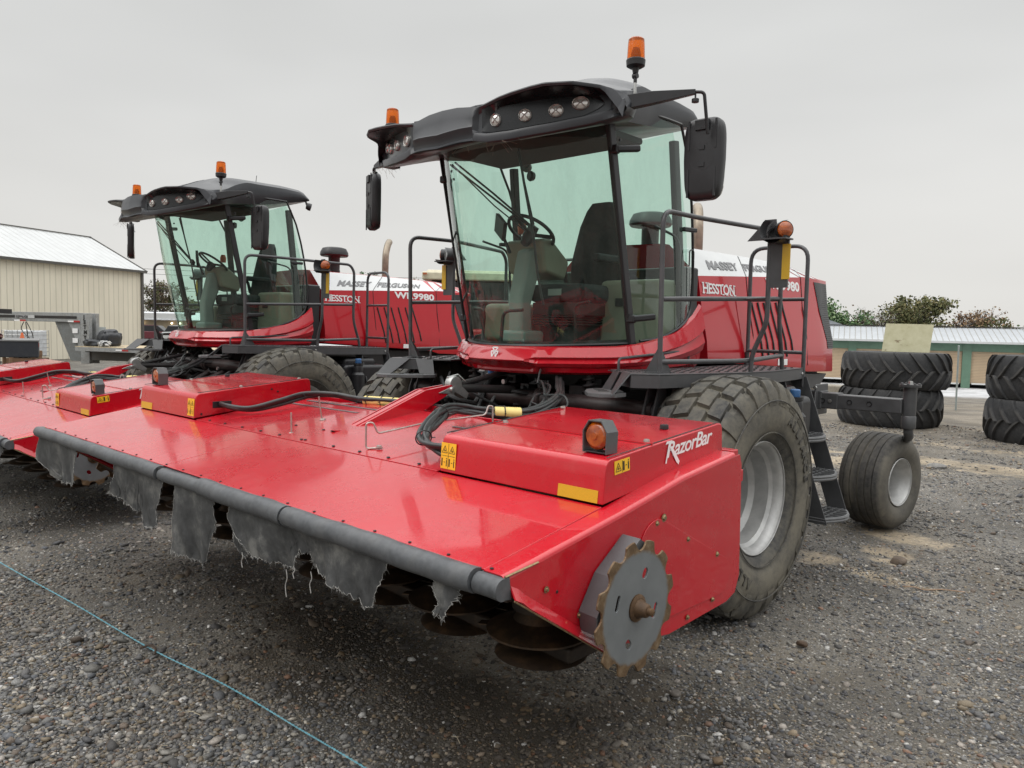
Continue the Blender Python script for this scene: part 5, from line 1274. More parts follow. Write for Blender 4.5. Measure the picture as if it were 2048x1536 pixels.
    hoses('hose_bundle', [(-1.26, -1.83, 1.238), (-1.15, -1.82, 1.225), (-1.0, -1.74, 1.225), (-.93, -1.55, 1.265), (-.92, -1.35, 1.31), (-.80, -1.22, 1.31), (-.58, -1.14, 1.285), (-.30, -1.04, 1.28), (0, -.98, 1.27), (.35, -1.02, 1.28)], 3, .0135, .010, 3)
    hb = hoses('hose_bundle', [(1.28, -1.84, 1.238), (1.18, -1.90, 1.225), (1.05, -1.92, 1.24), (.93, -1.84, 1.275), (.84, -1.70, 1.325), (.72, -1.50, 1.36), (.70, -1.34, 1.355), (.78, -1.22, 1.325), (.88, -1.06, 1.32), (.90, -.88, 1.36), (.78, -.60, 1.40), (.60, -.40, 1.43), (.45, -.20, 1.47)], 7, .0125, .016, 5)
    mb = MB(); rnd = random.Random(2)
    for k in range(5):
        P_ = [(.88 + rnd.gauss(0, .02), -1.0, 1.33), (.80 + rnd.gauss(0, .03), -.75, 1.37 + rnd.gauss(0, .02)), (.60 + rnd.gauss(0, .04), -.50, 1.42 + rnd.gauss(0, .03)), (.35 + rnd.gauss(0, .1), -.25, 1.44 + rnd.gauss(0, .04))]; mb.tube(catmull(P_, 6), .007, 6)
    mb.tube(catmull([(.80, -.9, 1.37), (.86, -.80, 1.33), (.90, -.68, 1.34), (.84, -.64, 1.40), (.76, -.74, 1.40)], 6), .006, 6)
    mb.tube(catmull([(.50, -.5, 1.45), (.45, -.42, 1.53), (.35, -.3, 1.52), (.25, -.2, 1.45)], 6), .006, 6)
    mb.split('thin_hose', M['hose'], R0)
    mb = MB()
    for P_, r in (([(-.56, -1.13, 1.285), (-.30, -1.04, 1.285), (-.10, -1.0, 1.28)], .034), ([(.79, -1.20, 1.325), (.88, -1.07, 1.32)], .034)):
        mb.tube(P_, r, 16)
    mb.split('hose_wrap', M['yellow_wrap'], R0, bevel=.006)
    mb = MB()
    for c, ax, r in (((-.53, -1.12, 1.285), (.26, .09, 0), .036), ((-.42, -1.08, 1.285), (.26, .09, 0), .036), ((-.33, -1.05, 1.285), (.26, .09, 0), .036), ((.82, -1.15, 1.325), (.09, .13, 0), .037), ((.98, -1.89, 1.26), (-.6, .3, .2), .04), ((.78, -1.60, 1.345), (-.3, .6, .2), .042), ((-.92, -1.40, 1.30), (0, 1, .3), .024)):
        d, u, v = frame(ax); mb.tube([Vector(c) + (u * cos(a) + v * sin(a)) * r for a in [2 * pi * k / 20 for k in range(20)]], .0035, 5, closed=True)
        mb.tube([Vector(c) + u * r, Vector(c) + u * (r + .02)], .003, 4)
    mb.build('cable_tie', M['black'], R0)
    return R0
# ---------------------------------------------------------------- assemble machines
W1 = windrower(); H1 = header()
bpy.context.view_layer.update(); index_children()
W2 = copy_tree(W1); W2['label'] = 'farther red windrower on the left, its air intake and full hood lettering in view'
H2 = copy_tree(H1); H2['label'] = 'farther red disc cutter header, cut off by the left edge of the photo'
TB = Matrix.Translation((-5.5076, .0664, .0164)) @ Matrix.Rotation(-.0013, 4, 'Z') @ Matrix.Rotation(.0047, 4, 'Y') @ Matrix.Rotation(-.0130, 4, 'X')
W2.matrix_world = TB
H2.matrix_world = TB @ Matrix.Translation((0, 0, -.085)) @ Matrix.Rotation(.0592, 4, 'X') @ Matrix.Translation((0, -2.0, 0))
# ---------------------------------------------------------------- ground
CX, CY = 3.8935, -4.3586
def gz(x, y):
    dx, dy = x - CX, y - CY; d = -0.6849 * dx + 0.7287 * dy; s = 0.7276 * dx + 0.6860 * dy
    if d < 17: return 0.0
    return -0.95 * sstep((d - 17) / 30) * sstep((s / d - .0) / .33)
def ground():
    rng = np.random.default_rng(3)
    nr, na = 150, 160; R = np.concatenate([[0.0], np.geomspace(.6, 1400, nr)]); V = []; 
    for r in R:
        for k in range(na):
            a = 2 * pi * k / na; x = CX + r * cos(a); y = CY + r * sin(a)
            und = .010 * sin(x * 1.9 + 1.2 * sin(y * .9)) * cos(y * 1.6 + .7) + .006 * sin(x * 4.3 + y * 3.1) if r < 60 else 0
            V.append((x, y, gz(x, y) - .010 + und))
    F = [(i * na + k, i * na + (k + 1) % na, (i + 1) * na + (k + 1) % na, (i + 1) * na + k) for i in range(nr) for k in range(na)]
    return V, F
def ground_mat():
    t = NT('gravel_yard'); P = t.pos(True)
    n_big = t.noise(.35, 5, .6, P); n_mid = t.noise(1.7, 6, .62, P); n_f = t.noise(28, 6, .7, P)
    vc = t.vor(70, out='Color', vec=P); vd = t.vor(70, out='Distance', vec=P)
    vc2 = t.vor(170, out='Color', vec=P); vd2 = t.vor(170, vec=P)
    r1 = t.xyz(vc)[0]; r2 = t.xyz(vc2)[1]
    stone = t.ramp(r1, [(0, (.050, .049, .048)), (.35, (.095, .093, .090)), (.62, (.135, .133, .129)), (.80, (.125, .108, .085)), (.93, (.22, .21, .195)), (1.0, (.42, .41, .39))])
    fine = t.ramp(r2, [(0, (.040, .037, .033)), (.5, (.085, .080, .072)), (.85, (.14, .132, .12)), (1.0, (.26, .25, .23))])
    soil = t.ramp(n_f, [(.3, (.040, .035, .029)), (.7, (.095, .084, .068))])
    base = t.mix(t.ramp(vd2, [(.0, 1.0), (.55, .2)]), soil, fine)
    cov = t.ramp(t.math('ADD', t.math('MULTIPLY', n_mid, .7), t.math('MULTIPLY', t.xyz(vc)[2], .3)), [(.36, 0.0), (.52, 1.0)])
    base = t.mix(t.math('MULTIPLY', cov, t.ramp(vd, [(.30, 1.0), (.62, .0)])), base, stone)
    # sandy stains and lighter worn lanes (world positions)
    x = t.xyz(P)
    sandn = t.noise(2.6, 6, .65, P)
    def blob(cx_, cy_, rx, ry, edge=.35):
        dx = t.math('DIVIDE', t.math('SUBTRACT', x[0], cx_), rx); dy = t.math('DIVIDE', t.math('SUBTRACT', x[1], cy_), ry)
        d = t.math('SQRT', t.math('ADD', t.math('MULTIPLY', dx, dx), t.math('MULTIPLY', dy, dy)))
        return t.ramp(t.math('ADD', d, t.math('MULTIPLY', t.math('SUBTRACT', sandn, .5), 3.2)), [(.55, 1.0), (1.0, 0.0)])
    s = blob(1.72, 3.15, .50, .30)
    for b in ((1.86, 2.50, .22, .20), (1.50, 1.90, .20, .25), (1.95, 2.2, .3, .12), (1.25, 8.1, 2.6, .55), (-.5, 7.0, 1.6, .5), (3.2, 10.2, 3.5, .4), (2.1, 1.7, .35, .15)): s = t.math('MAXIMUM', s, blob(*b))
    base = t.mix(t.math('MULTIPLY', t.math('MULTIPLY', s, .62), t.ramp(n_f, [(.35, .35), (.55, 1.0)])), base, t.mix(n_f, (.26, .20, .13), (.44, .36, .25)))
    brown = t.ramp(n_big, [(.45, 0.0), (.62, .55)]); base = t.mix(t.math('MULTIPLY', brown, t.ramp(n_mid, [(.4, .3), (.6, 1.0)])), base, (.105, .086, .062), 'MIX')
    # far yard is browner, with pale gravel by the storage units
    far = t.ramp(t.math('DIVIDE', t.math('SUBTRACT', x[1], 8.0), 24.0), [(0, 0.0), (.25, .55), (.7, .2)]); base = t.mix(far, base, (.165, .137, .102))
    pale = t.ramp(t.math('ADD', t.math('DIVIDE', t.math('SUBTRACT', x[1], 26.0), 14.0), t.math('MULTIPLY', t.math('SUBTRACT', n_mid, .5), .4)), [(.0, 0.0), (.18, 1.0)]); base = t.mix(pale, base, t.mix(n_f, (.27, .27, .28), (.38, .38, .39)))
    base = t.mix(1.0, base, (1.42, 1.42, 1.40), 'MULTIPLY')
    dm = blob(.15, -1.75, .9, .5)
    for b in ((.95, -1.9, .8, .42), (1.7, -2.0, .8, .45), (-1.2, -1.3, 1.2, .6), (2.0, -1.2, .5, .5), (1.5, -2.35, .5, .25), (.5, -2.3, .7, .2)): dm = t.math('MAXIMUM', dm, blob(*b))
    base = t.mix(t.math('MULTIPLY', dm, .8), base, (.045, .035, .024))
    # damp, darker ground where water dripped off the headers, under-deck shade painted in too
    wet = t.ramp(t.math('ADD', t.noise(1.1, 5, .6, P), 0.0), [(.42, 1.12), (.60, .68)]); base = t.mix(1.0, base, wet, 'MULTIPLY')
    h = t.math('ADD', t.math('MULTIPLY', t.math('SUBTRACT', 1.0, vd), cov), t.math('ADD', t.math('MULTIPLY', t.math('SUBTRACT', 1.0, vd2), .5), t.math('MULTIPLY', n_f, .4)))
    t.set(base=base, rough=t.ramp(n_mid, [(.4, .62), (.6, .85)]), spec=.35, normal=t.bump(h, .55, .012)); return t.m
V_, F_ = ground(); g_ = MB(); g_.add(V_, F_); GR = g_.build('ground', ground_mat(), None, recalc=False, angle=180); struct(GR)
for p in GR.data.polygons: pass
# ---------------------------------------------------------------- loose stones (numpy, one mesh)
def stones():
    rng = np.random.default_rng(7)
    ph = (1 + 5 ** .5) / 2
    ico = np.array([(-1, ph, 0), (1, ph, 0), (-1, -ph, 0), (1, -ph, 0), (0, -1, ph), (0, 1, ph), (0, -1, -ph), (0, 1, -ph), (ph, 0, -1), (ph, 0, 1), (-ph, 0, -1), (-ph, 0, 1)]) / 1.902
    icf = np.array([(0, 11, 5), (0, 5, 1), (0, 1, 7), (0, 7, 10), (0, 10, 11), (1, 5, 9), (5, 11, 4), (11, 10, 2), (10, 7, 6), (7, 1, 8), (3, 9, 4), (3, 4, 2), (3, 2, 6), (3, 6, 8), (3, 8, 9), (4, 9, 5), (2, 4, 11), (6, 2, 10), (8, 6, 7), (9, 8, 1)])
    fx = np.array([-0.6849, 0.7287]); rx = np.array([0.7276, 0.6860])
    def scatter(n, dmin, dmax, power=1.0):
        u = rng.random(n); d = dmin * (dmax / dmin) ** (u ** power); s = (rng.random(n) * 2 - 1) * .95 * d
        return CX + fx[0] * d + rx[0] * s, CY + fx[1] * d + rx[1] * s, d
    # the string line separates coarse gravel (camera side) from the finer yard
    sx = np.array([-6, -2.624, -1.336, -.348, .36, .973, 1.372, 2.2, 4]); sy = np.array([-3.1, -2.87, -2.768, -2.699, -2.619, -2.575, -2.559, -2.5, -2.4])
    X = []; Y = []; S = []; Cn = []
    x, y, d = scatter(150000, 2.3, 8.5, .9); line = np.interp(x, sx, sy)
    jag = .10 * np.sin(x * 5) + rng.normal(0, .05, x.size)
    m = (y < line + jag - .02) & (rng.random(x.size) < np.clip(1.25 - d / 9, .2, 1)); 
    # fade to the right where the coarse gravel thins out
    m &= rng.random(x.size) < np.clip(1.3 - (x - .9) / 1.0, .05, 1)
    x, y = x[m], y[m]; X.append(x); Y.append(y); S.append(rng.lognormal(math.log(.0076), .42, x.size)); Cn.append(np.ones(x.size))
    x, y, d = scatter(270000, 2.3, 16, .95); cl = np.sin(x * 2.1 + 1.3 * np.sin(y * 1.3)) * np.sin(y * 1.7 + x * .6) + .5 * np.sin(x * 5.1 + y * 4.3)
    m = rng.random(x.size) < np.clip(.70 + .30 * cl, .30, 1)
    x, y, d = x[m], y[m], d[m]; X.append(x); Y.append(y); S.append(rng.lognormal(math.log(.0047), .50, x.size) * (1 + d * .06)); Cn.append(np.zeros(x.size))
    x, y, d = scatter(2600, 2.4, 16, 1); X.append(x); Y.append(y); S.append(rng.lognormal(math.log(.011), .35, x.size)); Cn.append(np.full(x.size, 2.))
    X = np.concatenate(X); Y = np.concatenate(Y); keep = np.ones(X.size, bool)
    for bx, by, rx_, ry_ in ((1.72, 3.15, .45, .26), (1.86, 2.50, .2, .18), (1.50, 1.90, .18, .22), (1.95, 2.2, .26, .1), (1.25, 8.1, 2.4, .5), (-.5, 7.0, 1.4, .45)): keep &= ~((((X - bx) / rx_) ** 2 + ((Y - by) / ry_) ** 2 < 1.2) & (rng.random(X.size) < .8))
    X = X[keep]; Y = Y[keep]; S = np.concatenate(S)[keep]; Cn = np.concatenate(Cn)[keep]; n = X.size # np.concatenate(S); Cn = np.concatenate(Cn); n = X.size
    var = ico[None] * (1 + rng.normal(0, .16, (24, 12, 1))) + rng.normal(0, .08, (24, 12, 3)); vi = rng.integers(0, 24, n)
    sc_ = np.stack([S * rng.uniform(.8, 1.45, n), S * rng.uniform(.7, 1.1, n), S * rng.uniform(.35, .75, n)], 1)
    V = var[vi] * sc_[:, None, :]; a = rng.uniform(0, 2 * pi, n); ca, sa = np.cos(a)[:, None], np.sin(a)[:, None]; tl = rng.normal(0, .25, n)[:, None]
    Vx = V[..., 0]; Vy = V[..., 1]; Vz = V[..., 2] + Vx * tl
    W = np.stack([Vx * ca - Vy * sa + X[:, None], Vx * sa + Vy * ca + Y[:, None], Vz], -1)
    lift = np.where(Cn == 1, rng.uniform(.0, .9, n), .25)
    W[..., 2] += (-.010 + .010 * np.sin(X * 1.9 + 1.2 * np.sin(Y * .9)) * np.cos(Y * 1.6 + .7) + .006 * np.sin(X * 4.3 + Y * 3.1) + S * lift * .6)[:, None]
    pal = 1.85 * np.array([(.060, .058, .057), (.085, .083, .080), (.050, .052, .056), (.12, .115, .105), (.105, .085, .060), (.075, .060, .048), (.19, .175, .15), (.040, .040, .042), (.15, .135, .12), (.115, .072, .052)])
    pw = np.array([.20, .20, .13, .14, .09, .08, .035, .12, .06, .015]); pw /= pw.sum()
    pc = np.array([.13, .17, .10, .17, .13, .09, .07, .06, .08, .02]); pc /= pc.sum()
    ci = np.where(Cn == 1, rng.choice(10, n, p=pc), rng.choice(10, n, p=pw)); col = pal[ci] * rng.uniform(.65, 1.3, (n, 1)) * np.where(Cn == 1, .80, 1.0)[:, None]
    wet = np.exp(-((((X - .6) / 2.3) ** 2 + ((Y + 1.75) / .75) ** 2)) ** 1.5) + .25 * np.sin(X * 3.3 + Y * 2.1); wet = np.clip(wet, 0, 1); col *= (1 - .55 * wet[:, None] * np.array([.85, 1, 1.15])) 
    wh = rng.random(n) < np.where(Cn == 2, .10, .012); col[wh] = rng.uniform(.30, .52, (wh.sum(), 1)) * np.array([1, .97, .92])
    F = (icf[None] + (np.arange(n) * 12)[:, None, None]).reshape(-1, 3)
    me = bpy.data.meshes.new('gravel_stones'); nv = n * 12; nf = F.shape[0]
    me.vertices.add(nv); me.vertices.foreach_set('co', W.reshape(-1).astype(np.float32)); me.loops.add(nf * 3); me.loops.foreach_set('vertex_index', F.reshape(-1).astype(np.int32))
    me.polygons.add(nf); me.polygons.foreach_set('loop_start', np.arange(0, nf * 3, 3, dtype=np.int32)); me.update(calc_edges=True)
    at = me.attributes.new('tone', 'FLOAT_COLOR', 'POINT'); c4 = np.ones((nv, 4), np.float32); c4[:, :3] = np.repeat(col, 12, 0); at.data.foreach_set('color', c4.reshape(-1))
    t = NT('gravel_stone'); a_ = t.n.new('ShaderNodeAttribute'); a_.attribute_name = 'tone'
    t.set(base=t.mix(1.0, a_.outputs['Color'], t.ramp(t.noise(160, 4, .6), [(.3, .7), (.7, 1.3)]), 'MULTIPLY'), rough=.7, spec=.35, normal=t.bump(t.noise(500, 2), .3, .002))
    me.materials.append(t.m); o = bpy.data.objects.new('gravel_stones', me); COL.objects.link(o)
    tag(o, 'loose grey and brown gravel stones strewn over the yard', 'gravel', kind='stuff'); print('stones', n)
stones()
def rock(loc, r, col, label, seed, flat=.6):
    rnd = random.Random(seed); bm = bmesh.new(); bmesh.ops.create_icosphere(bm, subdivisions=3, radius=1)
    ax = [Vector((rnd.gauss(0, 1), rnd.gauss(0, 1), rnd.gauss(0, 1))).normalized() for _ in range(9)]; cuts = [rnd.uniform(.62, .9) for _ in ax]
    for v in bm.verts:
        for a, c in zip(ax, cuts):
            d = v.co.dot(a)
            if d > c: v.co -= a * (d - c) * .9
        v.co = Vector((v.co.x * r * 1.2, v.co.y * r * .9, v.co.z * r * flat))
    me = bpy.data.meshes.new('loose_stone'); bm.to_mesh(me); bm.free(); me.shade_smooth(); me.set_sharp_from_angle(angle=radians(25)); me.materials.append(plain('stone_%d' % seed, col, .8, 0, .35, 25, .3))
    o = bpy.data.objects.new('loose_stone', me); COL.objects.link(o); o.location = (loc[0], loc[1], r * flat * .45); o.rotation_euler = (0, 0, rnd.uniform(0, 6)); tag(o, label, 'stone')
rock((2.146, .021), .028, (.085, .055, .035), 'dark brown round stone lying alone on the gravel beyond the red end shield', 1, .8)
rock((2.004, 2.235), .075, (.10, .075, .055), 'brown clod of earth beside the sandy patches, near the small rear wheel', 2, .45)
rock((2.403, -1.456), .022, (.13, .09, .055), 'small tan brown stone lying at the bottom edge of the photo', 3, .7)
rock((.9, 7.6), .11, (.17, .165, .155), 'pale flat stone on the bare ground behind the small rear wheel', 4, .35)
rock((1.95, -1.05), .03, (.13, .115, .10), 'rounded pale stone on the dark ground below the toothed disc', 5, .6)
mb = MB(); rnd = random.Random(17)
for k in range(46):
    x_, y_ = rnd.uniform(-2.6, 1.6), rnd.uniform(-3.3, -1.9)
    if k > 26: x_, y_ = rnd.uniform(1.6, 3.4), rnd.uniform(-1.6, 2.6)
    a_ = rnd.uniform(0, 2 * pi); l_ = rnd.uniform(.02, .09); u_ = Vector((cos(a_), sin(a_), 0)); p_ = Vector((x_, y_, .012))
    mb.tube([p_, p_ + u_ * l_ * .5 + Vector((rnd.gauss(0, .006), rnd.gauss(0, .006), rnd.uniform(.004, .018))), p_ + u_ * l_], rnd.uniform(.0008, .0018), 4)
o = mb.build('straw_bits', plain('dry_straw_bits', (.36, .31, .22), .8), None); tag(o, 'scattered short bits of dry straw on the gravel', 'straw', kind='stuff')
# ---------------------------------------------------------------- blue string and twig
SP = [(-6, -3.1), (-2.624, -2.87), (-1.336, -2.768), (-.348, -2.699), (.36, -2.619), (.973, -2.575), (1.372, -2.559), (2.2, -2.52), (3.2, -2.50)]
mb = MB(); PP_ = catmull([(x, y, .022 + .004 * sin(x * 5)) for x, y in SP], 14)
for ph in (0, pi):
    Q = []
    fine_ = catmull(PP_, 5)
    for i, p in enumerate(fine_): a = i * .9 + ph; Q.append(p + Vector((0, .0022 * cos(a), .0022 * sin(a))))
    mb.tube(Q, .0021, 5)
o = mb.build('string_line', plain('pale_blue_string', (.12, .30, .36), .6, 0, .25, 60), None); tag(o, 'thin pale blue string stretched over the gravel in front of the header', 'string')
mb = MB(); mb.tube(catmull([(-.38, -2.74, .02), (-.35, -2.70, .035), (-.30, -2.69, .03), (-.26, -2.71, .012)], 6), .006, 6); o = mb.build('bark_scrap', plain('bark', (.05, .032, .022), .9), None); tag(o, 'scrap of dark bark caught on the blue string', 'bark')
mb = MB(); mb.tube(catmull([(2.228, 1.593, .01), (2.30, 1.60, .02), (2.37, 1.619, .012), (2.46, 1.70, .018), (2.585, 1.787, .01)], 6), .004, 6); o = mb.build('twig', plain('dry_twig', (.30, .20, .13), .8), None); tag(o, 'thin dry reddish twig lying on the gravel', 'twig')
# ---------------------------------------------------------------- beige metal building
def steel_siding(name, c, pitch=.30, ax=(1, 0, 0), dark=.82, rough=.55, rib=.035):
    t = NT(name); v = t.n.new('ShaderNodeVectorMath'); v.operation = 'DOT_PRODUCT'; v.inputs[1].default_value = ax; t.l.new(t.pos(), v.inputs[0])
    f = t.math('FRACT', t.math('DIVIDE', v.outputs['Value'], pitch)); r = t.ramp(f, [(0, 0.0), (rib, 1.0), (2.2 * rib, 1.0), (3.4 * rib, 0.0)])
    n = t.noise(1.5, 5, .6, stretch=(1, 1, .3)); b = t.mix(1.0, c, t.ramp(n, [(.3, .93), (.7, 1.06)]), 'MULTIPLY')
    t.set(base=t.mix(t.math('MULTIPLY', r, 1 - dark), b, (.2, .18, .14)), rough=rough, normal=t.bump(r, .6, .02), spec=.3); return t.m
B0 = Vector((-37.81, 11.73, 0)); bu = Vector((.424, -.906, 0)); bn = Vector((-.906, -.424, 0))
BT = thing('metal_building', 'long beige metal sided building with a pale ribbed gable roof', 'building', B0)
def bpt(u, n, z): return B0 + bu * u + bn * n + Vector((0, 0, z))
def quad(P, name, mat, par, **k): return MB().add(P, [(0, 1, 2, 3)]).build(name, mat, par, **k)
LB = 34; ZE, ZR, HW = 4.43, 6.15, 3.5
mb = MB(); 
mb.add([bpt(0, 0, 0), bpt(LB, 0, 0), bpt(LB, 0, ZE), bpt(0, 0, ZE)], [(0, 1, 2, 3)]); mb.add([bpt(0, 2 * HW, 0), bpt(LB, 2 * HW, 0), bpt(LB, 2 * HW, ZE), bpt(0, 2 * HW, ZE)], [(0, 1, 2, 3)])
mb.add([bpt(0, 0, 0), bpt(0, 0, ZE), bpt(0, HW, ZR), bpt(0, 2 * HW, ZE), bpt(0, 2 * HW, 0)], [(0, 1, 2, 3, 4)]); mb.add([bpt(LB, 0, 0), bpt(LB, 0, ZE), bpt(LB, HW, ZR), bpt(LB, 2 * HW, ZE), bpt(LB, 2 * HW, 0)], [(0, 1, 2, 3, 4)])
mb.build('wall', steel_siding('beige_siding', (.76, .71, .58), .30, tuple(bu), .68, rib=.05), BT)
mb = MB(); o_ = .15
mb.add([bpt(-o_, -.2, ZE - .02), bpt(LB, -.2, ZE - .02), bpt(LB, HW, ZR + .06), bpt(-o_, HW, ZR + .06)], [(0, 1, 2, 3)]); mb.add([bpt(-o_, 2 * HW + .2, ZE - .02), bpt(LB, 2 * HW + .2, ZE - .02), bpt(LB, HW, ZR + .06), bpt(-o_, HW, ZR + .06)], [(0, 1, 2, 3)])
mb.build('roof', steel_siding('pale_ribbed_roof', (.50, .51, .51), .42, tuple(bu), .6, .5), BT, solid=.05)
mb = MB(); mb.bar(bpt(-.02, -.015, 0), bpt(-.02, -.015, ZE), .14, .14, tuple(bu)); mb.bar(bpt(-.16, -.22, ZE - .05), bpt(LB, -.22, ZE - .05), .06, .12); mb.bar(bpt(-.18, -.22, ZE - .05), bpt(-.18, HW, ZR + .05), .05, .12); mb.bar(bpt(-.18, 2 * HW + .2, ZE - .05), bpt(-.18, HW, ZR + .05), .05, .12); mb.bar(bpt(-.18, HW, ZR + .10), bpt(LB, HW, ZR + .10), .08, .05)
mb.build('trim', plain('dark_trim', (.085, .080, .072), .5), BT)
# ---------------------------------------------------------------- storage units
S0 = Vector((-14.087, 41.8, -.66)); su = Vector((.94, .342, 0)); sn = Vector((-.342, .94, 0))
ST = thing('storage_building', 'low green storage unit block with tan roller doors and a ribbed metal roof', 'building', S0)
def spt(u, n, z): return S0 + su * u + sn * n + Vector((0, 0, z))
U0, U1 = -18, 40; HE = 2.42
green = plain('green_painted_steel', (.115, .205, .145), .5, 0, .12, 3)
mb = MB(); mb.add([spt(U0, 5, -.3), spt(U1, 5, -.3), spt(U1, 5, HE), spt(U0, 5, HE)], [(0, 1, 2, 3)]); mb.add([spt(U1, 0, -.3), spt(U1, 5, -.3), spt(U1, 5, HE), spt(U1, 0, HE)], [(0, 1, 2, 3)]); mb.add([spt(U0, 0, -.3), spt(U0, 5, -.3), spt(U0, 5, HE), spt(U0, 0, HE)], [(0, 1, 2, 3)])
mb.add([spt(U0, 0, 1.80), spt(U1, 0, 1.80), spt(U1, 0, HE), spt(U0, 0, HE)], [(0, 1, 2, 3)]); mb.build('wall', green, ST, solid=.06)
door_m = steel_siding('tan_roller_door', (.52, .39, .26), .085, (0, 0, 1), .5, .5, .12)
k = 0; u = 1.55 - 5 * 2.93
while u < U1 - 3:
    MB().add([spt(u - .22, -.04, -.3), spt(u + .22, -.04, -.3), spt(u + .22, -.04, HE - .02), spt(u - .22, -.04, HE - .02)], [(0, 1, 2, 3)]).build('pillar', green, ST, solid=.05)
    MB().add([spt(u + .22, .12, .0), spt(u + 2.71, .12, .0), spt(u + 2.71, .12, 1.80), spt(u + .22, .12, 1.80)], [(0, 1, 2, 3)]).build('roller_door', door_m, ST, solid=.03)
    MB().add([spt(u + .3, .05, -.05), spt(u + 2.63, .05, -.05), spt(u + 2.63, .10, .03), spt(u + .3, .10, .03)], [(0, 1, 2, 3)]).build('door_sill', M['white_paint'], ST, solid=.03)
    u += 2.93
mb = MB(); mb.add([spt(U0, -.45, HE - .06), spt(U1, -.45, HE - .06), spt(U1, 2.5, HE + .72), spt(U0, 2.5, HE + .72)], [(0, 1, 2, 3)]); mb.add([spt(U0, 5.4, HE - .06), spt(U1, 5.4, HE - .06), spt(U1, 2.5, HE + .72), spt(U0, 2.5, HE + .72)], [(0, 1, 2, 3)]); mb.build('roof', steel_siding('galvanised_roof', (.38, .40, .42), .30, tuple(su), .35, .4, .06), ST, solid=.04)
mb = MB(); mb.bar(spt(U0, -.47, HE - .12), spt(U1, -.47, HE - .12), .10, .12); mb.build('gutter', M['white_paint'], ST)
mb = MB(); mb.bar(spt(U0, 2.5, HE + .77), spt(U1, 2.5, HE + .77), .15, .05); mb.build('ridge_cap', M['chassis'], ST)
# dark gable roof beyond
D0 = Vector((-24.0, 60, 0)); mb = MB(); mb.prism([(0, -1.0), (0, 2.35), (5, 4.05), (10, 2.35), (10, -1.0)], 'y', 0, 12)
o = mb.build('shed', plain('blue_black_roof', (.06, .07, .085), .5), None); o.location = (-32.0, 60, -.1); tag(o, 'dark blue gabled shed roof showing above the storage units, just right of the red hood', 'shed')
# ---------------------------------------------------------------- trees
def leaf_cloud(name, mats, centers, seed, n, size, par, dens=None):
    rng = np.random.default_rng(seed); C_ = np.array([c[:3] for c in centers]); R_ = np.array([c[3:6] for c in centers]); wts = R_.prod(1) ** .75; wts /= wts.sum()
    i = rng.choice(len(C_), n, p=wts); d = rng.normal(0, 1, (n, 3)); d /= np.linalg.norm(d, axis=1)[:, None]; r = rng.random(n) ** .45 * (1 + .35 * rng.normal(0, .5, n) * (rng.random(n) < .4)); P = C_[i] + d * r[:, None] * R_[i]
    a = rng.normal(0, 1, (n, 3)); a /= np.linalg.norm(a, axis=1)[:, None]; b = np.cross(a, rng.normal(0, 1, (n, 3))); b /= np.linalg.norm(b, axis=1)[:, None]; s = size * rng.uniform(.5, 1.4, n)[:, None]
    V = np.stack([P - a * s, P - b * s * .7, P + a * s, P + b * s * .7], 1).reshape(-1, 3); F = np.arange(n * 4).reshape(-1, 4)
    me = bpy.data.meshes.new(name); me.from_pydata(V.tolist(), [], F.tolist())
    for m_ in mats: me.materials.append(m_)
    me.polygons.foreach_set('material_index', (rng.random(n) ** 1.3 * len(mats)).astype(np.int32)); o = bpy.data.objects.new(name, me); COL.objects.link(o); put(o, par); return o
def leafmat(name, c):
    t = NT(name); t.set(base=t.mix(1.0, c, t.ramp(t.noise(1.3, 4), [(.3, .6), (.7, 1.4)]), 'MULTIPLY'), rough=.7, spec=.2); return t.m
LG = [leafmat('leaf_dark_green', (0.081, 0.144, 0.072)), leafmat('leaf_green', (0.142, 0.229, 0.104)), leafmat('leaf_pale_green', (0.223, 0.301, 0.154))]  # green and rust leaf colours lightened to include distance haze
LO = [leafmat('leaf_olive', (0.085, 0.095, 0.042)), leafmat('leaf_brown_olive', (0.135, 0.135, 0.062)), leafmat('leaf_tan', (0.200, 0.175, 0.085))]
LR = [leafmat('leaf_rust', (0.225, 0.143, 0.086)), leafmat('leaf_straw', (0.315, 0.225, 0.129)), leafmat('leaf_brown', (0.128, 0.090, 0.066))]
bark = grime('bark_grey_brown', (.06, .05, .042), .9)
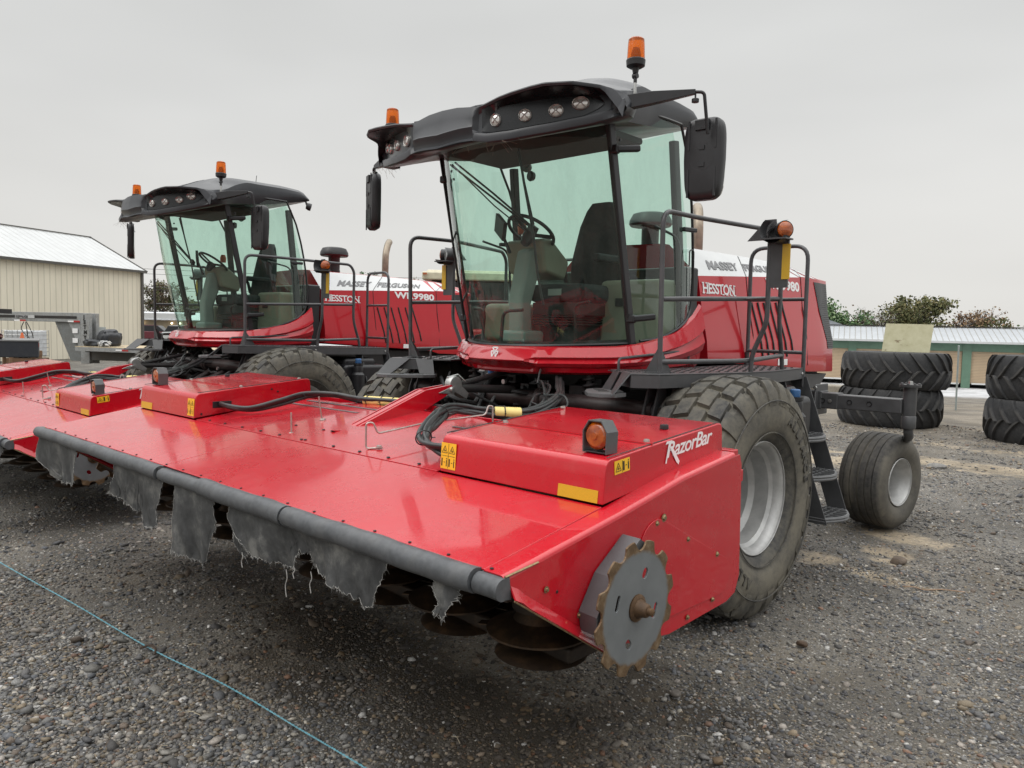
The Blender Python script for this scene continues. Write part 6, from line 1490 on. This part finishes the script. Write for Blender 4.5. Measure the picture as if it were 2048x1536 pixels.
def tree(loc, h, rad, mats, label, seed, n=2600, size=.16, bare=0, low=False, name='tree', group=None, trunk=True, cat='tree', squash=1.0):
    rnd = random.Random(seed); T = thing(name, label, cat, loc, group); x, y, z = loc; mb = MB(); cents = []
    tip = []
    mb.tube(catmull([(x, y, z - .4), (x + rnd.uniform(-.1, .1), y, z + h * .2), (x + rnd.uniform(-.25, .25), y, z + h * .45), (x + rnd.uniform(-.3, .3), y, z + h * .8)], 4), [h * .030 * (1 - .055 * i) for i in range(13)], 7)
    for k in range(11 + bare):
        a = rnd.uniform(0, 2 * pi); h0 = rnd.uniform(.18, .6) * h; ln = rnd.uniform(.5, 1.0) * rad; e_ = Vector((x + cos(a) * ln, y + sin(a) * ln, z + h0 + rnd.uniform(.25, .75) * ln * squash + .1 * h)); s = Vector((x, y, z + h0))
        m_ = s.lerp(e_, .5) + Vector((0, 0, -.08 * ln)); P_ = catmull([s, m_, e_], 4); mb.tube(P_, [.014 * h * (1 - i / len(P_) * .8) for i in range(len(P_))], 5)
        for q in range(5 if bare else 3):
            s2 = s.lerp(e_, rnd.uniform(.4, 1)); e2 = s2 + Vector((rnd.gauss(0, .28), rnd.gauss(0, .28), rnd.uniform(.1, .55))) * rad * .7; mb.tube([s2, s2.lerp(e2, .5) + Vector((0, 0, .03)), e2], [.0045 * h, .003 * h, .0012 * h], 4)
            if bare:
                for _ in range(4):
                    e3 = e2 + Vector((rnd.gauss(0, .2), rnd.gauss(0, .2), rnd.uniform(.05, .4))) * rad * .4; mb.tube([s2.lerp(e2, rnd.uniform(.4, 1)), e3], [.002 * h, .0008 * h], 3)
            cents.append((e2.x, e2.y, min(e2.z, z + h - .3), rad * rnd.uniform(.14, .30), rad * rnd.uniform(.14, .30), rad * rnd.uniform(.12, .24)))
        cents.append((e_.x, e_.y, min(e_.z, z + h - .4), rad * rnd.uniform(.22, .4), rad * rnd.uniform(.22, .4), rad * rnd.uniform(.18, .32)))
    for k in range(7): cents.append((x + rnd.gauss(0, .28) * rad, y + rnd.gauss(0, .28) * rad, z + h * rnd.uniform(.55, .9), rad * .32, rad * .32, rad * .25))
    if low:
        for k in range(14): cents.append((x + rnd.gauss(0, .45) * rad, y + rnd.gauss(0, .45) * rad, z + h * rnd.uniform(.08, .5), rad * .4, rad * .4, rad * .3))
    mb.build('trunk', bark, T)
    if n: leaf_cloud('crown', mats, cents, seed, n, size, T)
    return T
zb = -1.3
tree((-28.2, 75.8, zb), 7.1, 3.1, LG, 'bushy green tree just right of the red hood, above the storage roof', 11, 5200, .15, low=True)
tree((-26.0, 77.7, zb), 6.6, 2.8, LG[:2] + LO[:1], 'dark green tree between the bushy green tree and the bare one', 12, 4200, .15, low=True)
tree((-23.9, 79.6, zb), 6.1, 2.9, LO[:2] + LR[2:], 'nearly bare twiggy tree above the pale board', 13, 1500, .12, bare=10, low=True)
tree((-22.0, 81.0, zb), 5.2, 2.8, LO[:2] + LR[2:], 'low brown scrub tree at the foot of the big olive tree', 14, 2600, .13, bare=4, low=True)
tree((-19.8, 83.5, zb), 7.6, 3.5, LO, 'tallest olive brown tree above the storage roof', 15, 7500, .15, low=True)
tree((-17.0, 86.0, zb), 6.4, 2.8, LR, 'thin rust coloured tree with sparse leaves, right of the tallest tree', 16, 1700, .13, bare=8, low=True)
tree((-14.6, 87.5, zb), 5.4, 2.9, LO[:2] + LR[:1], 'low olive bush tree toward the right edge of the tree row', 17, 3200, .14, low=True)
tree((-11.0, 89.0, zb), 5.1, 2.8, LO[1:] + LG[2:], 'yellowish low tree at the right edge of the photo', 18, 3400, .14, low=True)
tree((-88.3, 33.6, 0), 7.2, 2.2, LR[2:] + LO[:2], 'thin brown tree at the corner of the beige building', 21, 5200, .11, bare=6, low=True)
tree((-86.3, 35.6, 0), 4.9, 2.4, LO[:2] + LR[2:], 'low dark bush tree seen through the far handrail of the second windrower', 22, 3600, .11, bare=4, low=True)
tree((-45.6, 32.0, .5), 5.9, 1.4, LG[:1] + LO[:1], 'dark needled treetop above the second windrower hood', 23, 1300, .13, bare=4)
tree((-43.7, 34.0, .5), 5.75, 1.5, LR[:2] + LO[2:], 'straw coloured treetop right of the second windrower exhaust', 24, 1500, .12, bare=4)
# ---------------------------------------------------------------- stacked tractor tyres
def tractor_tyre(loc, R, W, label, seed, rot=0.0, flip=1):
    x0, y0, z0 = loc; mb = MB(); rr = R * .60
    prof = [(rr, -W * .34), (rr + .03, -W * .42), (R * .78, -W * .50), (R * .90, -W * .49), (R - .07, -W * .43), (R - .035, -W * .25), (R - .028, 0)]
    full = prof + [(r, -h) for r, h in prof[-2::-1]]
    mb.lathe(full + [(rr + .02, W * .30), (rr + .10, W * .2), (rr + .10, -W * .2), (rr + .02, -W * .30)], (x0, y0, z0 + W / 2), (0, 0, 1), 72, closed=True)
    NL = 21; rnd = random.Random(seed)
    def P(a, r, h): return (x0 + r * cos(a), y0 + r * sin(a), z0 + W / 2 + h)
    for k in range(NL):
        for sg in (1, -1):
            a0 = rot + 2 * pi * (k + (.5 if sg > 0 else 0)) / NL; st = 8; V = []
            for i in range(st + 1):
                t = i / st; h = sg * (-.02 + t * (W * .52)) ; aa = a0 + flip * (.30 * t ** .8); rb = float(np.interp(abs(h), [0, W * .25, W * .43, W * .49, W * .53], [R - .03, R - .037, R - .07, R * .90, R * .86])); lug = .048 * (1 if t < .85 else .8); wd = .030 + .012 * (1 - t)
                rt_ = rb + lug
                V += [P(aa - wd / R * .8 - .01, rb - .01, h), P(aa - wd / R * .55, rt_, h), P(aa + wd / R * .55, rt_, h), P(aa + wd / R * .8 + .01, rb - .01, h)]
            F = [(i * 4 + j, i * 4 + j + 1, (i + 1) * 4 + j + 1, (i + 1) * 4 + j) for i in range(st) for j in range(3)] + [(0, 3, 2, 1), (st * 4, st * 4 + 1, st * 4 + 2, st * 4 + 3)]
            mb.add(V, F)
    o = mb.build('tractor_tyre', M['tyre_new'], None, angle=30)
    me = o.data; at = me.attributes.new('dirt', 'FLOAT', 'POINT'); at.data.foreach_set('value', [.70 * (math.hypot(v.co.x - x0, v.co.y - y0) > R + .008) + .25 * (abs(v.co.z - z0 - W / 2) > W * .45) for v in me.vertices])
    for v in me.vertices: v.co -= Vector(loc)
    o.location = loc; tag(o, label, 'tyre', 'tractor tyres lying in stacks'); return o
tractor_tyre((-1.42, 12.95, .0), 1.0, .76, 'lower black tractor tyre of the stack behind the rear caster arm', 1, .1)
tractor_tyre((-1.36, 13.02, .76), 1.04, .75, 'upper black tractor tyre of the middle stack, with the pale board on it', 2, .35, -1)
tractor_tyre((1.50, 12.24, .0), 1.0, .76, 'lower black tractor tyre of the stack cut by the right edge', 3, .2, -1)
tractor_tyre((1.48, 12.29, .76), .985, .78, 'upper black tractor tyre of the stack cut by the right edge', 4, .5, 1)
# board on the tyres
t = NT('weathered_pale_board'); n = t.noise(7, 6, .7); n2 = t.noise(2.2, 8, .7, stretch=(1, 1, 2.5))
t.set(base=t.mix(t.ramp(n2, [(.62, 0.0), (.66, .9)]), t.ramp(n, [(.3, (.40, .38, .24)), (.7, (.50, .48, .33))]), (.16, .11, .06)), rough=.7)
mb = MB(); mb.add([(-1.50, 12.55, 1.52), (-.66, 12.80, 1.52), (-.64, 12.92, 2.09), (-1.48, 12.67, 2.10)], [(0, 1, 2, 3)])
o = mb.build('board', t.m, None, solid=.018); tag(o, 'weathered pale yellow board standing on top of the tractor tyres', 'board')
# steel post
mb = MB(); mb.tube([(-1.36, 18.07, -.1), (-1.40, 18.16, 1.62)], .022, 10); mb.lathe([(0, .03), (.025, .02), (.027, -.01)], (-1.40, 18.16, 1.62), (0, 0, 1), 10); o = mb.build('fence_post', plain('galvanised_post', (.30, .34, .33), .4, .5), None); tag(o, 'thin galvanised steel post between the two tyre stacks', 'post')
mb = MB(); mb.prism([(-.7, 0), (.7, 0), (.62, .5), (-.62, .5)], 'y', 0, .5); o = mb.build('concrete_block', grime('rough_concrete', (.26, .24, .20), .9, (.16, .12, .08), .6), None, bevel=.05); o.location = (-4.1, 16.9, -.02); tag(o, 'rough concrete block on the ground left of the tyre stack', 'concrete block')
# ---------------------------------------------------------------- gooseneck flatbed trailer
A0 = Vector((-24.33, 4.34, 0)); tu = Vector((.8895, .457, 0)); tn = Vector((-.457, .8895, 0))
TR = thing('gooseneck_trailer', 'weathered silver gooseneck flatbed trailer in front of the beige building', 'trailer', A0)
alu = grime('dull_aluminium', (.30, .31, .31), .45, (.17, .15, .12), .5); wood = plain('pale_planks', (.42, .34, .22), .7, 0, .2, 6)
def tp(u, n, z): return A0 + tu * u + tn * n + Vector((0, 0, z))
def tbar(mb, a, b, w_, h_): mb.bar(tp(*a), tp(*b), w_, h_)
mb = MB(); mb.add([tp(.05, 0, .95), tp(8, 0, .95), tp(8, 2.5, .95), tp(.05, 2.5, .95)], [(0, 1, 2, 3)]); mb.build('deck', wood, TR, solid=.04)
mb = MB(); tbar(mb, (.1, -.03, .86), (8, -.03, .86), .05, .13); tbar(mb, (.1, 2.53, .86), (8, 2.53, .86), .05, .13); mb.build('deck_rail', alu, TR)
mb = MB(); tbar(mb, (.1, .6, .64), (8, .6, .64), .12, .34); tbar(mb, (.1, 1.9, .64), (8, 1.9, .64), .12, .34)
for k in range(8): tbar(mb, (.5 + k, 0, .8), (.5 + k, 2.5, .8), .08, .08)
mb.build('frame_beam', grime('dull_steel', (.13, .13, .125), .6, (.16, .13, .1), .5), TR)
for nn_ in (.55, .85):
    mb = MB(); mb.bar(tp(-.02, nn_, .35), tp(-.02, nn_, 2.05), .14, .36, tuple(tu)); mb.build('riser', alu, TR, bevel=.01)
    mb = MB(); tbar(mb, (-4.9, nn_, 1.90), (-.2, nn_, 1.90), .14, .32); mb.build('neck_beam', alu, TR, bevel=.01)
    mb = MB(); tbar(mb, (-4.9, nn_ - .075, 1.90), (-.35, nn_ - .075, 1.90), .01, .09); mb.build('neck_recess', M['chassis'], TR)
    mb = MB(); mb.add([tp(-1.35, nn_, 1.74), tp(-.75, nn_, 1.74), tp(-.24, nn_, .72), tp(-.24, nn_, .42), tp(-.70, nn_, .42)], [(0, 1, 2, 3, 4)]); mb.build('gusset', grime('dull_steel_plate', (.17, .18, .18), .5), TR, solid=.05)
    mb = MB(); mb.add([tp(-.75, nn_ - .03, 1.74), tp(-.24, nn_ - .03, 1.74), tp(-.24, nn_ - .03, .74)], [(0, 1, 2)]); mb.build('gusset_plate', alu, TR, solid=.03)
mb = MB(); tbar(mb, (-4.7, .55, 1.9), (-4.7, 1.95, 1.9), .1, .3); tbar(mb, (-4.5, 1.25, 1.9), (-4.5, 1.25, 1.1), .1, .1); mb.build('coupler', alu, TR)
wt = M['white_letters']; rd = plain('red_tape', (.45, .03, .03), .4)
for (u_, n_, z_) in ((-3.05, .47, 1.765), (-.72, .47, 1.765), (1.75, -.06, .86)):
    mb = MB(); tbar(mb, (u_, n_, z_), (u_ + .25, n_, z_), .006, .05); mb.build('white_tape', wt, TR); mb = MB(); tbar(mb, (u_ + .25, n_, z_), (u_ + .50, n_, z_), .006, .055); mb.build('red_tape', rd, TR)
mb = MB(); tbar(mb, (-3.0, .466, 1.90), (-2.15, .466, 1.90), .004, .11); mb.build('name_plate', M['white_paint'], TR)
text_mesh('515B30-X25', .105, tp(-2.97, .460, 1.862), tu, (0, 0, 1), 'lettering', M['grey_letters'], TR, bold=.01)
text_mesh('J\nE\nT\nM\nY\n&\n&', .17, tp(-.06, .475, 1.86), tu, (0, 0, 1), 'lettering', M['ink'], TR, bold=.01)
for z_ in (1.45, 1.12):
    mb = MB(); tbar(mb, (-.55, .49, z_), (-.33, .49, z_), .004, .16); mb.build('sticker', wt, TR)
mb = MB(); mb.tube(catmull([tp(-2.6, .45, 1.72), tp(-2.7, .44, 1.45), tp(-2.35, .44, 1.15), tp(-2.2, .44, 1.05), tp(-2.25, .44, 1.35), tp(-2.5, .44, 1.72), tp(-2.45, .44, 1.3), tp(-2.42, .44, .8)], 6), .014, 6); mb.build('hanging_cable', M['black'], TR)
# load on the trailer
def blob_obj(name, loc, rad, mat, label, cat, seed, amp=.25, sub=4, flatb=True):
    rnd = random.Random(seed); bm = bmesh.new(); bmesh.ops.create_icosphere(bm, subdivisions=sub, radius=1)
    ks = [(Vector((rnd.gauss(0, 1), rnd.gauss(0, 1), rnd.gauss(0, 1))) * rnd.uniform(1.2, 4), rnd.uniform(0, 6), rnd.uniform(.3, 1)) for _ in range(9)]
    for v in bm.verts:
        n_ = v.co.normalized(); f = 1 + amp * sum(a * abs(sin(k.dot(n_) + p)) for k, p, a in ks) / 3 - amp * .7
        v.co = Vector((math.copysign(abs(n_.x) ** .7, n_.x) * rad[0] * f, math.copysign(abs(n_.y) ** .7, n_.y) * rad[1] * f, max(-.9, math.copysign(abs(n_.z) ** .7, n_.z) * f) * rad[2]))
    me = bpy.data.meshes.new(name); bm.to_mesh(me); bm.free(); me.shade_smooth(); me.set_sharp_from_angle(angle=radians(40)); me.materials.append(mat); o = bpy.data.objects.new(name, me); COL.objects.link(o); o.location = loc; tag(o, label, cat); return o
tarp = plain('black_plastic_tarp', (.018, .020, .024), .45, 0, .3, 8)
blob_obj('tarp_bundle', tp(.75, .75, 1.21), (.32, .3, .27), tarp, 'large crumpled black tarp bundle on the trailer deck', 'tarp', 5, .35)
blob_obj('tarp_bundle', tp(.22, 1.2, 1.22), (.25, .25, .18), tarp, 'smaller black tarp roll beside the gooseneck riser', 'tarp', 6, .2)
blob_obj('tarp_bundle', tp(.42, .35, 1.05), (.26, .2, .11), tarp, 'low dark heap of tarp folds at the front of the deck edge', 'tarp', 7, .5)
st_m = NT('striped_cloth'); wv = st_m.n.new('ShaderNodeTexWave'); wv.inputs['Scale'].default_value = 5; wv.inputs['Distortion'].default_value = 3; st_m.l.new(st_m.pos(), wv.inputs['Vector']); st_m.set(base=st_m.ramp(wv.outputs[0], [(.45, (.03, .03, .03)), (.55, (.55, .55, .54))]), rough=.8)
blob_obj('striped_cloth', tp(1.02, .25, 1.04), (.20, .14, .09), st_m.m, 'black and white striped cloth in front of the black tarp', 'cloth', 8, .4)
mb = MB(); mb.box(-.11, .11, -.1, .1, 0, .2); mb.box(-.09, .09, -.11, -.10, .03, .16); o = mb.build('battery_box', M['black'], None, bevel=.02); o.location = tp(4.9, .4, .97); tag(o, 'small black box standing alone near the end of the trailer deck', 'box')
mb = MB(); mb.box(-.45, .45, -.05, .05, 0, 1.15); mb.box(-.40, .40, -.06, -.05, .1, 1.0); o = mb.build('electric_cabinet', plain('grey_cabinet', (.34, .37, .37), .5), None, bevel=.01); o.location = B0 + bu * 2.9 - bn * .1 + Vector((0, 0, .35)); o.rotation_euler = (0, 0, math.atan2(bu.y, bu.x)); tag(o, 'pale grey cabinet mounted on the beige wall behind the black tarps', 'cabinet')
# ---------------------------------------------------------------- water tote, cone, flatbed truck bed
q0 = Vector((-31.3, 4.75, 0)); TO = thing('water_tote', 'white plastic tote in a wire cage in front of the beige building', 'tote', q0)
ru = Vector((.75, -.66, 0)).normalized() * -1; ru = Vector((.70, .71, 0)); rn = Vector((-.71, .70, 0))
def qp(a, b, z): return q0 + ru * a + rn * b + Vector((0, 0, z))
mb = MB(); mb.obox(qp(0, 0, .85), (ru, rn, Vector((0, 0, 1))), (.55, .5, .50)); mb.lathe([(0, .04), (.12, .04), (.12, 0)], qp(0, 0, 1.35), (0, 0, 1), 12); mb.build('tank', plain('white_plastic', (.62, .64, .66), .4), TO, bevel=.06)
mb = MB()
for k in range(7):
    a = -.6 + k * .2
    for b in (-.55, .55): mb.tube([qp(a, b, .3), qp(a, b, 1.38)], .012, 5)
    z_ = .34 + k * .17; mb.tube([qp(-.6, -.55, z_), qp(.6, -.55, z_), qp(.6, .55, z_), qp(-.6, .55, z_)], .012, 5, closed=True)
mb.build('cage', M['steel'], TO); mb = MB(); mb.obox(qp(0, 0, .15), (ru, rn, Vector((0, 0, 1))), (.6, .55, .12)); mb.build('pallet', plain('brown_wood', (.16, .09, .05), .8), TO)
mb = MB(); mb.box(-24.0, -23.2, 2.2, 3.1, .70, .84)
for a_ in (-23.95, -23.25):
    for b_ in (2.25, 3.05): mb.box(a_ - .04, a_ + .04, b_ - .04, b_ + .04, 0, .70)
o = mb.build('timber_bench', plain('brown_timber', (.20, .12, .07), .8), None); tag(o, 'low brown timber stand under the orange cone', 'stand')
cn = thing('traffic_cone', 'orange traffic cone beside the white tote, behind the dark flatbed', 'cone', (-23.6, 2.66, .85))
mb = MB(); mb.lathe([(.14, .0), (.03, .52), (.025, .54), (0, .54)], (-23.6, 2.66, .85), (0, 0, 1), 20); mb.build('cone_body', plain('orange_cone', (.65, .14, .04), .5), cn); mb = MB(); mb.box(-23.76, -23.44, 2.50, 2.82, .84, .87); mb.build('cone_base', M['black'], cn)
FB = thing('flatbed_truck', 'dark flatbed truck body cut off by the left edge of the photo', 'truck', (-18.17, 1.63, 0))
f0 = Vector((-18.17, 1.63, 0)); fu = Vector((-.27, -.963, 0)); fn_ = Vector((-.963, .27, 0))
def fp(a, b, z): return f0 + fu * a + fn_ * b + Vector((0, 0, z))
navy = grime('dark_navy_paint', (.022, .026, .034), .4, (.05, .05, .05), .4)
mb = MB(); mb.obox(fp(2.6, 1.2, 1.05), (fu, fn_, Vector((0, 0, 1))), (2.6, 1.2, .20)); mb.build('side_skirt', navy, FB, bevel=.02)
mb = MB(); mb.obox(fp(2.6, 1.2, 1.265), (fu, fn_, Vector((0, 0, 1))), (2.62, 1.22, .015)); mb.build('bed_top', plain('worn_bed', (.16, .16, .16), .5, 0, .3, 3), FB)
mb = MB(); mb.obox(fp(2.9, .5, .62), (fu, fn_, Vector((0, 0, 1))), (2.0, .15, .22)); mb.obox(fp(2.9, 1.9, .62), (fu, fn_, Vector((0, 0, 1))), (2.0, .15, .22)); mb.build('chassis_rail', M['chassis'], FB)
for a_ in (1.7, 4.4): mb = MB(); mb.lathe([(.2, -.12), (.44, -.14), (.50, -.08), (.50, .08), (.44, .14), (.2, .12)], fp(a_, .25, .5), tuple(fn_), 32, closed=True); mb.build('wheel', M['tyre_new'], FB)
mb = MB(); mb.obox(fp(.02, .2, 1.16), (fu, fn_, Vector((0, 0, 1))), (.03, .12, .05)); mb.build('tail_light', rd, FB)
# crop of steel stock on the bed
blob_obj('scrap_heap', fp(1.2, 1.0, 1.36), (.45, .25, .10), rust('red_brown_scrap', (.05, .02, .02), (.10, .035, .03), (.18, .10, .07)), 'small heap of rusty scrap lying on the dark flatbed', 'scrap', 31, .6)
mb = MB(); mb.bar(fp(1.0, 1.6, 2.05), fp(4.6, 1.6, 2.35), .18, .09); mb.bar(fp(.6, 1.6, 2.0), fp(1.6, 1.6, 2.02), .25, .12); mb.bar(fp(3.0, 1.6, 1.27), fp(3.0, 1.6, 2.2), .1, .1); o = mb.build('boom', M['chassis'], FB)
# ---------------------------------------------------------------- harvester with the cream roof, behind
h0 = Vector((-10.0, 8.2, 0)); HV = thing('harvester', 'red harvester with a cream cab roof standing behind the two windrowers', 'harvester', h0)
hu = Vector((.735, .68, 0)).normalized(); hn = Vector((-.68, .735, 0)).normalized(); Z3 = Vector((0, 0, 1))
def hp(a, b, z): return h0 + hu * a + hn * b + Vector((0, 0, z))
mb = MB(); mb.obox(hp(.45, 1.0, 3.06), (hu, hn, Z3), (1.15, 1.0, .10)); mb.obox(hp(.45, 1.0, 3.17), (hu, hn, Z3), (1.05, .9, .04)); mb.build('cab_roof', plain('cream_roof', (.58, .54, .40), .5), HV, bevel=.05, seg=3)
mb = MB(); mb.obox(hp(.45, 1.0, 2.35), (hu, hn, Z3), (.95, .85, .62)); mb.build('cab_window', M['blackgloss'], HV, bevel=.05)
mb = MB()
for a_ in (-.5, 1.4):
    for b_ in (.15, 1.85): mb.bar(hp(a_, b_, 1.6), hp(a_, b_, 3.0), .08, .08)
mb.build('cab_pillar', M['darkin'], HV)
mb = MB(); mb.obox(hp(.6, 1.2, 1.35), (hu, hn, Z3), (1.7, 1.2, .45)); mb.obox(hp(2.6, 2.2, 1.9), (hu, hn, Z3), (1.0, 1.2, .5)); mb.build('body', M['hood'], HV, bevel=.08)
for a_ in (-.9, 2.1): mb = MB(); mb.lathe([(.35, -.2), (.78, -.24), (.85, -.15), (.85, .15), (.78, .24), (.35, .2)], hp(a_, .1, .85), tuple(hn), 36, closed=True); mb.lathe([(0, 0), (.36, 0)], hp(a_, .0, .85), tuple(hn), 24); mb.build('wheel', M['tyre_new'], HV)
mb = MB(); mb.obox(hp(-.62, -.05, 3.1), (hu, hn, Z3), (.05, .02, .025)); mb.build('roof_light', M['amber'], HV)
# ---------------------------------------------------------------- distant shop, cars and wires on the left
g0 = Vector((-74.0, 25.6, 0)); SH = thing('shop_building', 'distant tan shop with a white roof and lit lamps under its eaves', 'building', g0)
gu = Vector((.72, .69, 0)).normalized(); gn = Vector((-.69, .72, 0)).normalized()
def gp(a, b, z): return g0 + gu * a + gn * b + Vector((0, 0, z))
mb = MB(); mb.obox(gp(3, 3, 1.0), (gu, gn, Z3), (9, 3, 1.0)); mb.build('wall', plain('tan_wall', (.30, .25, .18), .7), SH)
mb = MB(); mb.add([gp(-6, -.5, 2.0), gp(12, -.5, 2.0), gp(12, 3, 2.75), gp(-6, 3, 2.75)], [(0, 1, 2, 3)]); mb.build('roof', plain('white_roof', (.55, .57, .60), .5), SH, solid=.08)
mb = MB(); mb.obox(gp(2, -.3, 2.35), (gu, gn, Z3), (2.6, .08, .32)); mb.build('shop_sign', M['white_paint'], SH)
for k in range(4):
    mb = MB(); mb.obox(gp(-1.0 + k * 1.35, .0, 1.0), (gu, gn, Z3), (.45, .03, .45)); mb.build('shop_window', M['blackgloss'], SH)
lt = NT('lit_lamp'); lt.set(base=(1, .9, .7), emit=(1, .82, .55), emits=6.0)
for a_ in (-.6, .3, 3.1, 3.9):
    mb = MB(); mb.lathe([(0, .09), (.07, .06), (.09, 0), (.07, -.06), (0, -.09)], gp(a_, -.2, 1.72), (0, 0, 1), 10); mb.build('eave_lamp', lt.m, SH)
def car(loc, ang, mat, label, L_=4.3, W_=1.75, H_=1.5):
    c = thing('parked_car', label, 'car', loc, 'cars parked by the distant shop'); u = Vector((cos(ang), sin(ang), 0)); n_ = Vector((-sin(ang), cos(ang), 0)); l0 = Vector(loc)
    def cp(a, b, z): return l0 + u * a + n_ * b + Z3 * z
    body = [(-L_ / 2, .35), (-L_ / 2, .85), (-L_ / 2 + .15, .95), (-.9, 1.0), (1.0, .95), (L_ / 2 - .1, .80), (L_ / 2, .55), (L_ / 2, .30)]
    mb = MB(); V = [cp(a, -W_ / 2, z) for a, z in body] + [cp(a, W_ / 2, z) for a, z in body]; n = len(body)
    mb.add(V, [tuple(range(n)), tuple(range(2 * n - 1, n - 1, -1))] + [(i, n + i, n + (i + 1) % n, (i + 1) % n) for i in range(n)]); mb.build('body', mat, c, bevel=.06)
    cab = [(-L_ / 2 + .2, .94), (-L_ / 2 + .55, H_), (.25, H_), (.95, .94)]; V = [cp(a, -W_ / 2 + .12 + (.08 if z > 1 else 0), z) for a, z in cab] + [cp(a, W_ / 2 - .12 - (.08 if z > 1 else 0), z) for a, z in cab]
    mb = MB(); mb.add(V, [(0, 1, 2, 3), (7, 6, 5, 4)] + [(i, 4 + i, 4 + (i + 1) % 4, (i + 1) % 4) for i in range(4)]); mb.build('cab_windows', M['blackgloss'], c, bevel=.04)
    mb = MB(); mb.obox(cp(-.75, 0, H_ + .01), (u, n_, Z3), (.75, W_ / 2 - .22, .03)); mb.build('car_roof', mat, c)
    for a in (-1.35, 1.35):
        for b in (-W_ / 2, W_ / 2): mb = MB(); mb.lathe([(.0, .0), (.2, .02), (.32, -.02), (.33, -.1), (.33, -.2)], cp(a, b + (.1 if b > 0 else -.0), .33), tuple(n_ * -1), 20); mb.build('wheel', M['tyre_new'], c)
    return c
car((-64.2, 26.0, 0), .9, M['white_paint'], 'white car parked in front of the distant shop')
car((-66.2, 24.0, 0), .9, plain('maroon_paint', (.12, .02, .03), .3), 'dark maroon car half hidden behind the far handrail')
car((-62.6, 28.0, 0), .9, plain('gold_paint', (.25, .17, .10), .3), 'tan car right of the white car by the distant shop')
# red implement behind
mb = MB(); rnd = random.Random(8); r0 = Vector((-36.5, 14.6, 0))
for k in range(9): mb.bar(r0 + Vector((rnd.uniform(-.3, .3), rnd.uniform(-.3, .3), rnd.uniform(.3, .9))), r0 + Vector((rnd.uniform(.6, 2.2), rnd.uniform(.6, 1.9), rnd.uniform(.4, 1.25))), .09, .09)
o = mb.build('farm_implement', M['red'], None); tag(o, 'red steel farm implement on the ground right of the beige building', 'implement')
# power lines
mb = MB()
for i, z_ in enumerate((7.1, 6.6, 5.2, 4.9)): 
    a = Vector((-95, 20 + i * 2, z_ + 1.0)); b = Vector((-30, 75, z_ + 1.0)); mb.tube([a.lerp(b, k / 12) - Vector((0, 0, 1.0 * sin(pi * k / 12))) for k in range(13)], .02, 4)
o = mb.build('power_line', M['black'], None); tag(o, 'thin overhead power lines against the grey sky on the left', 'power line')
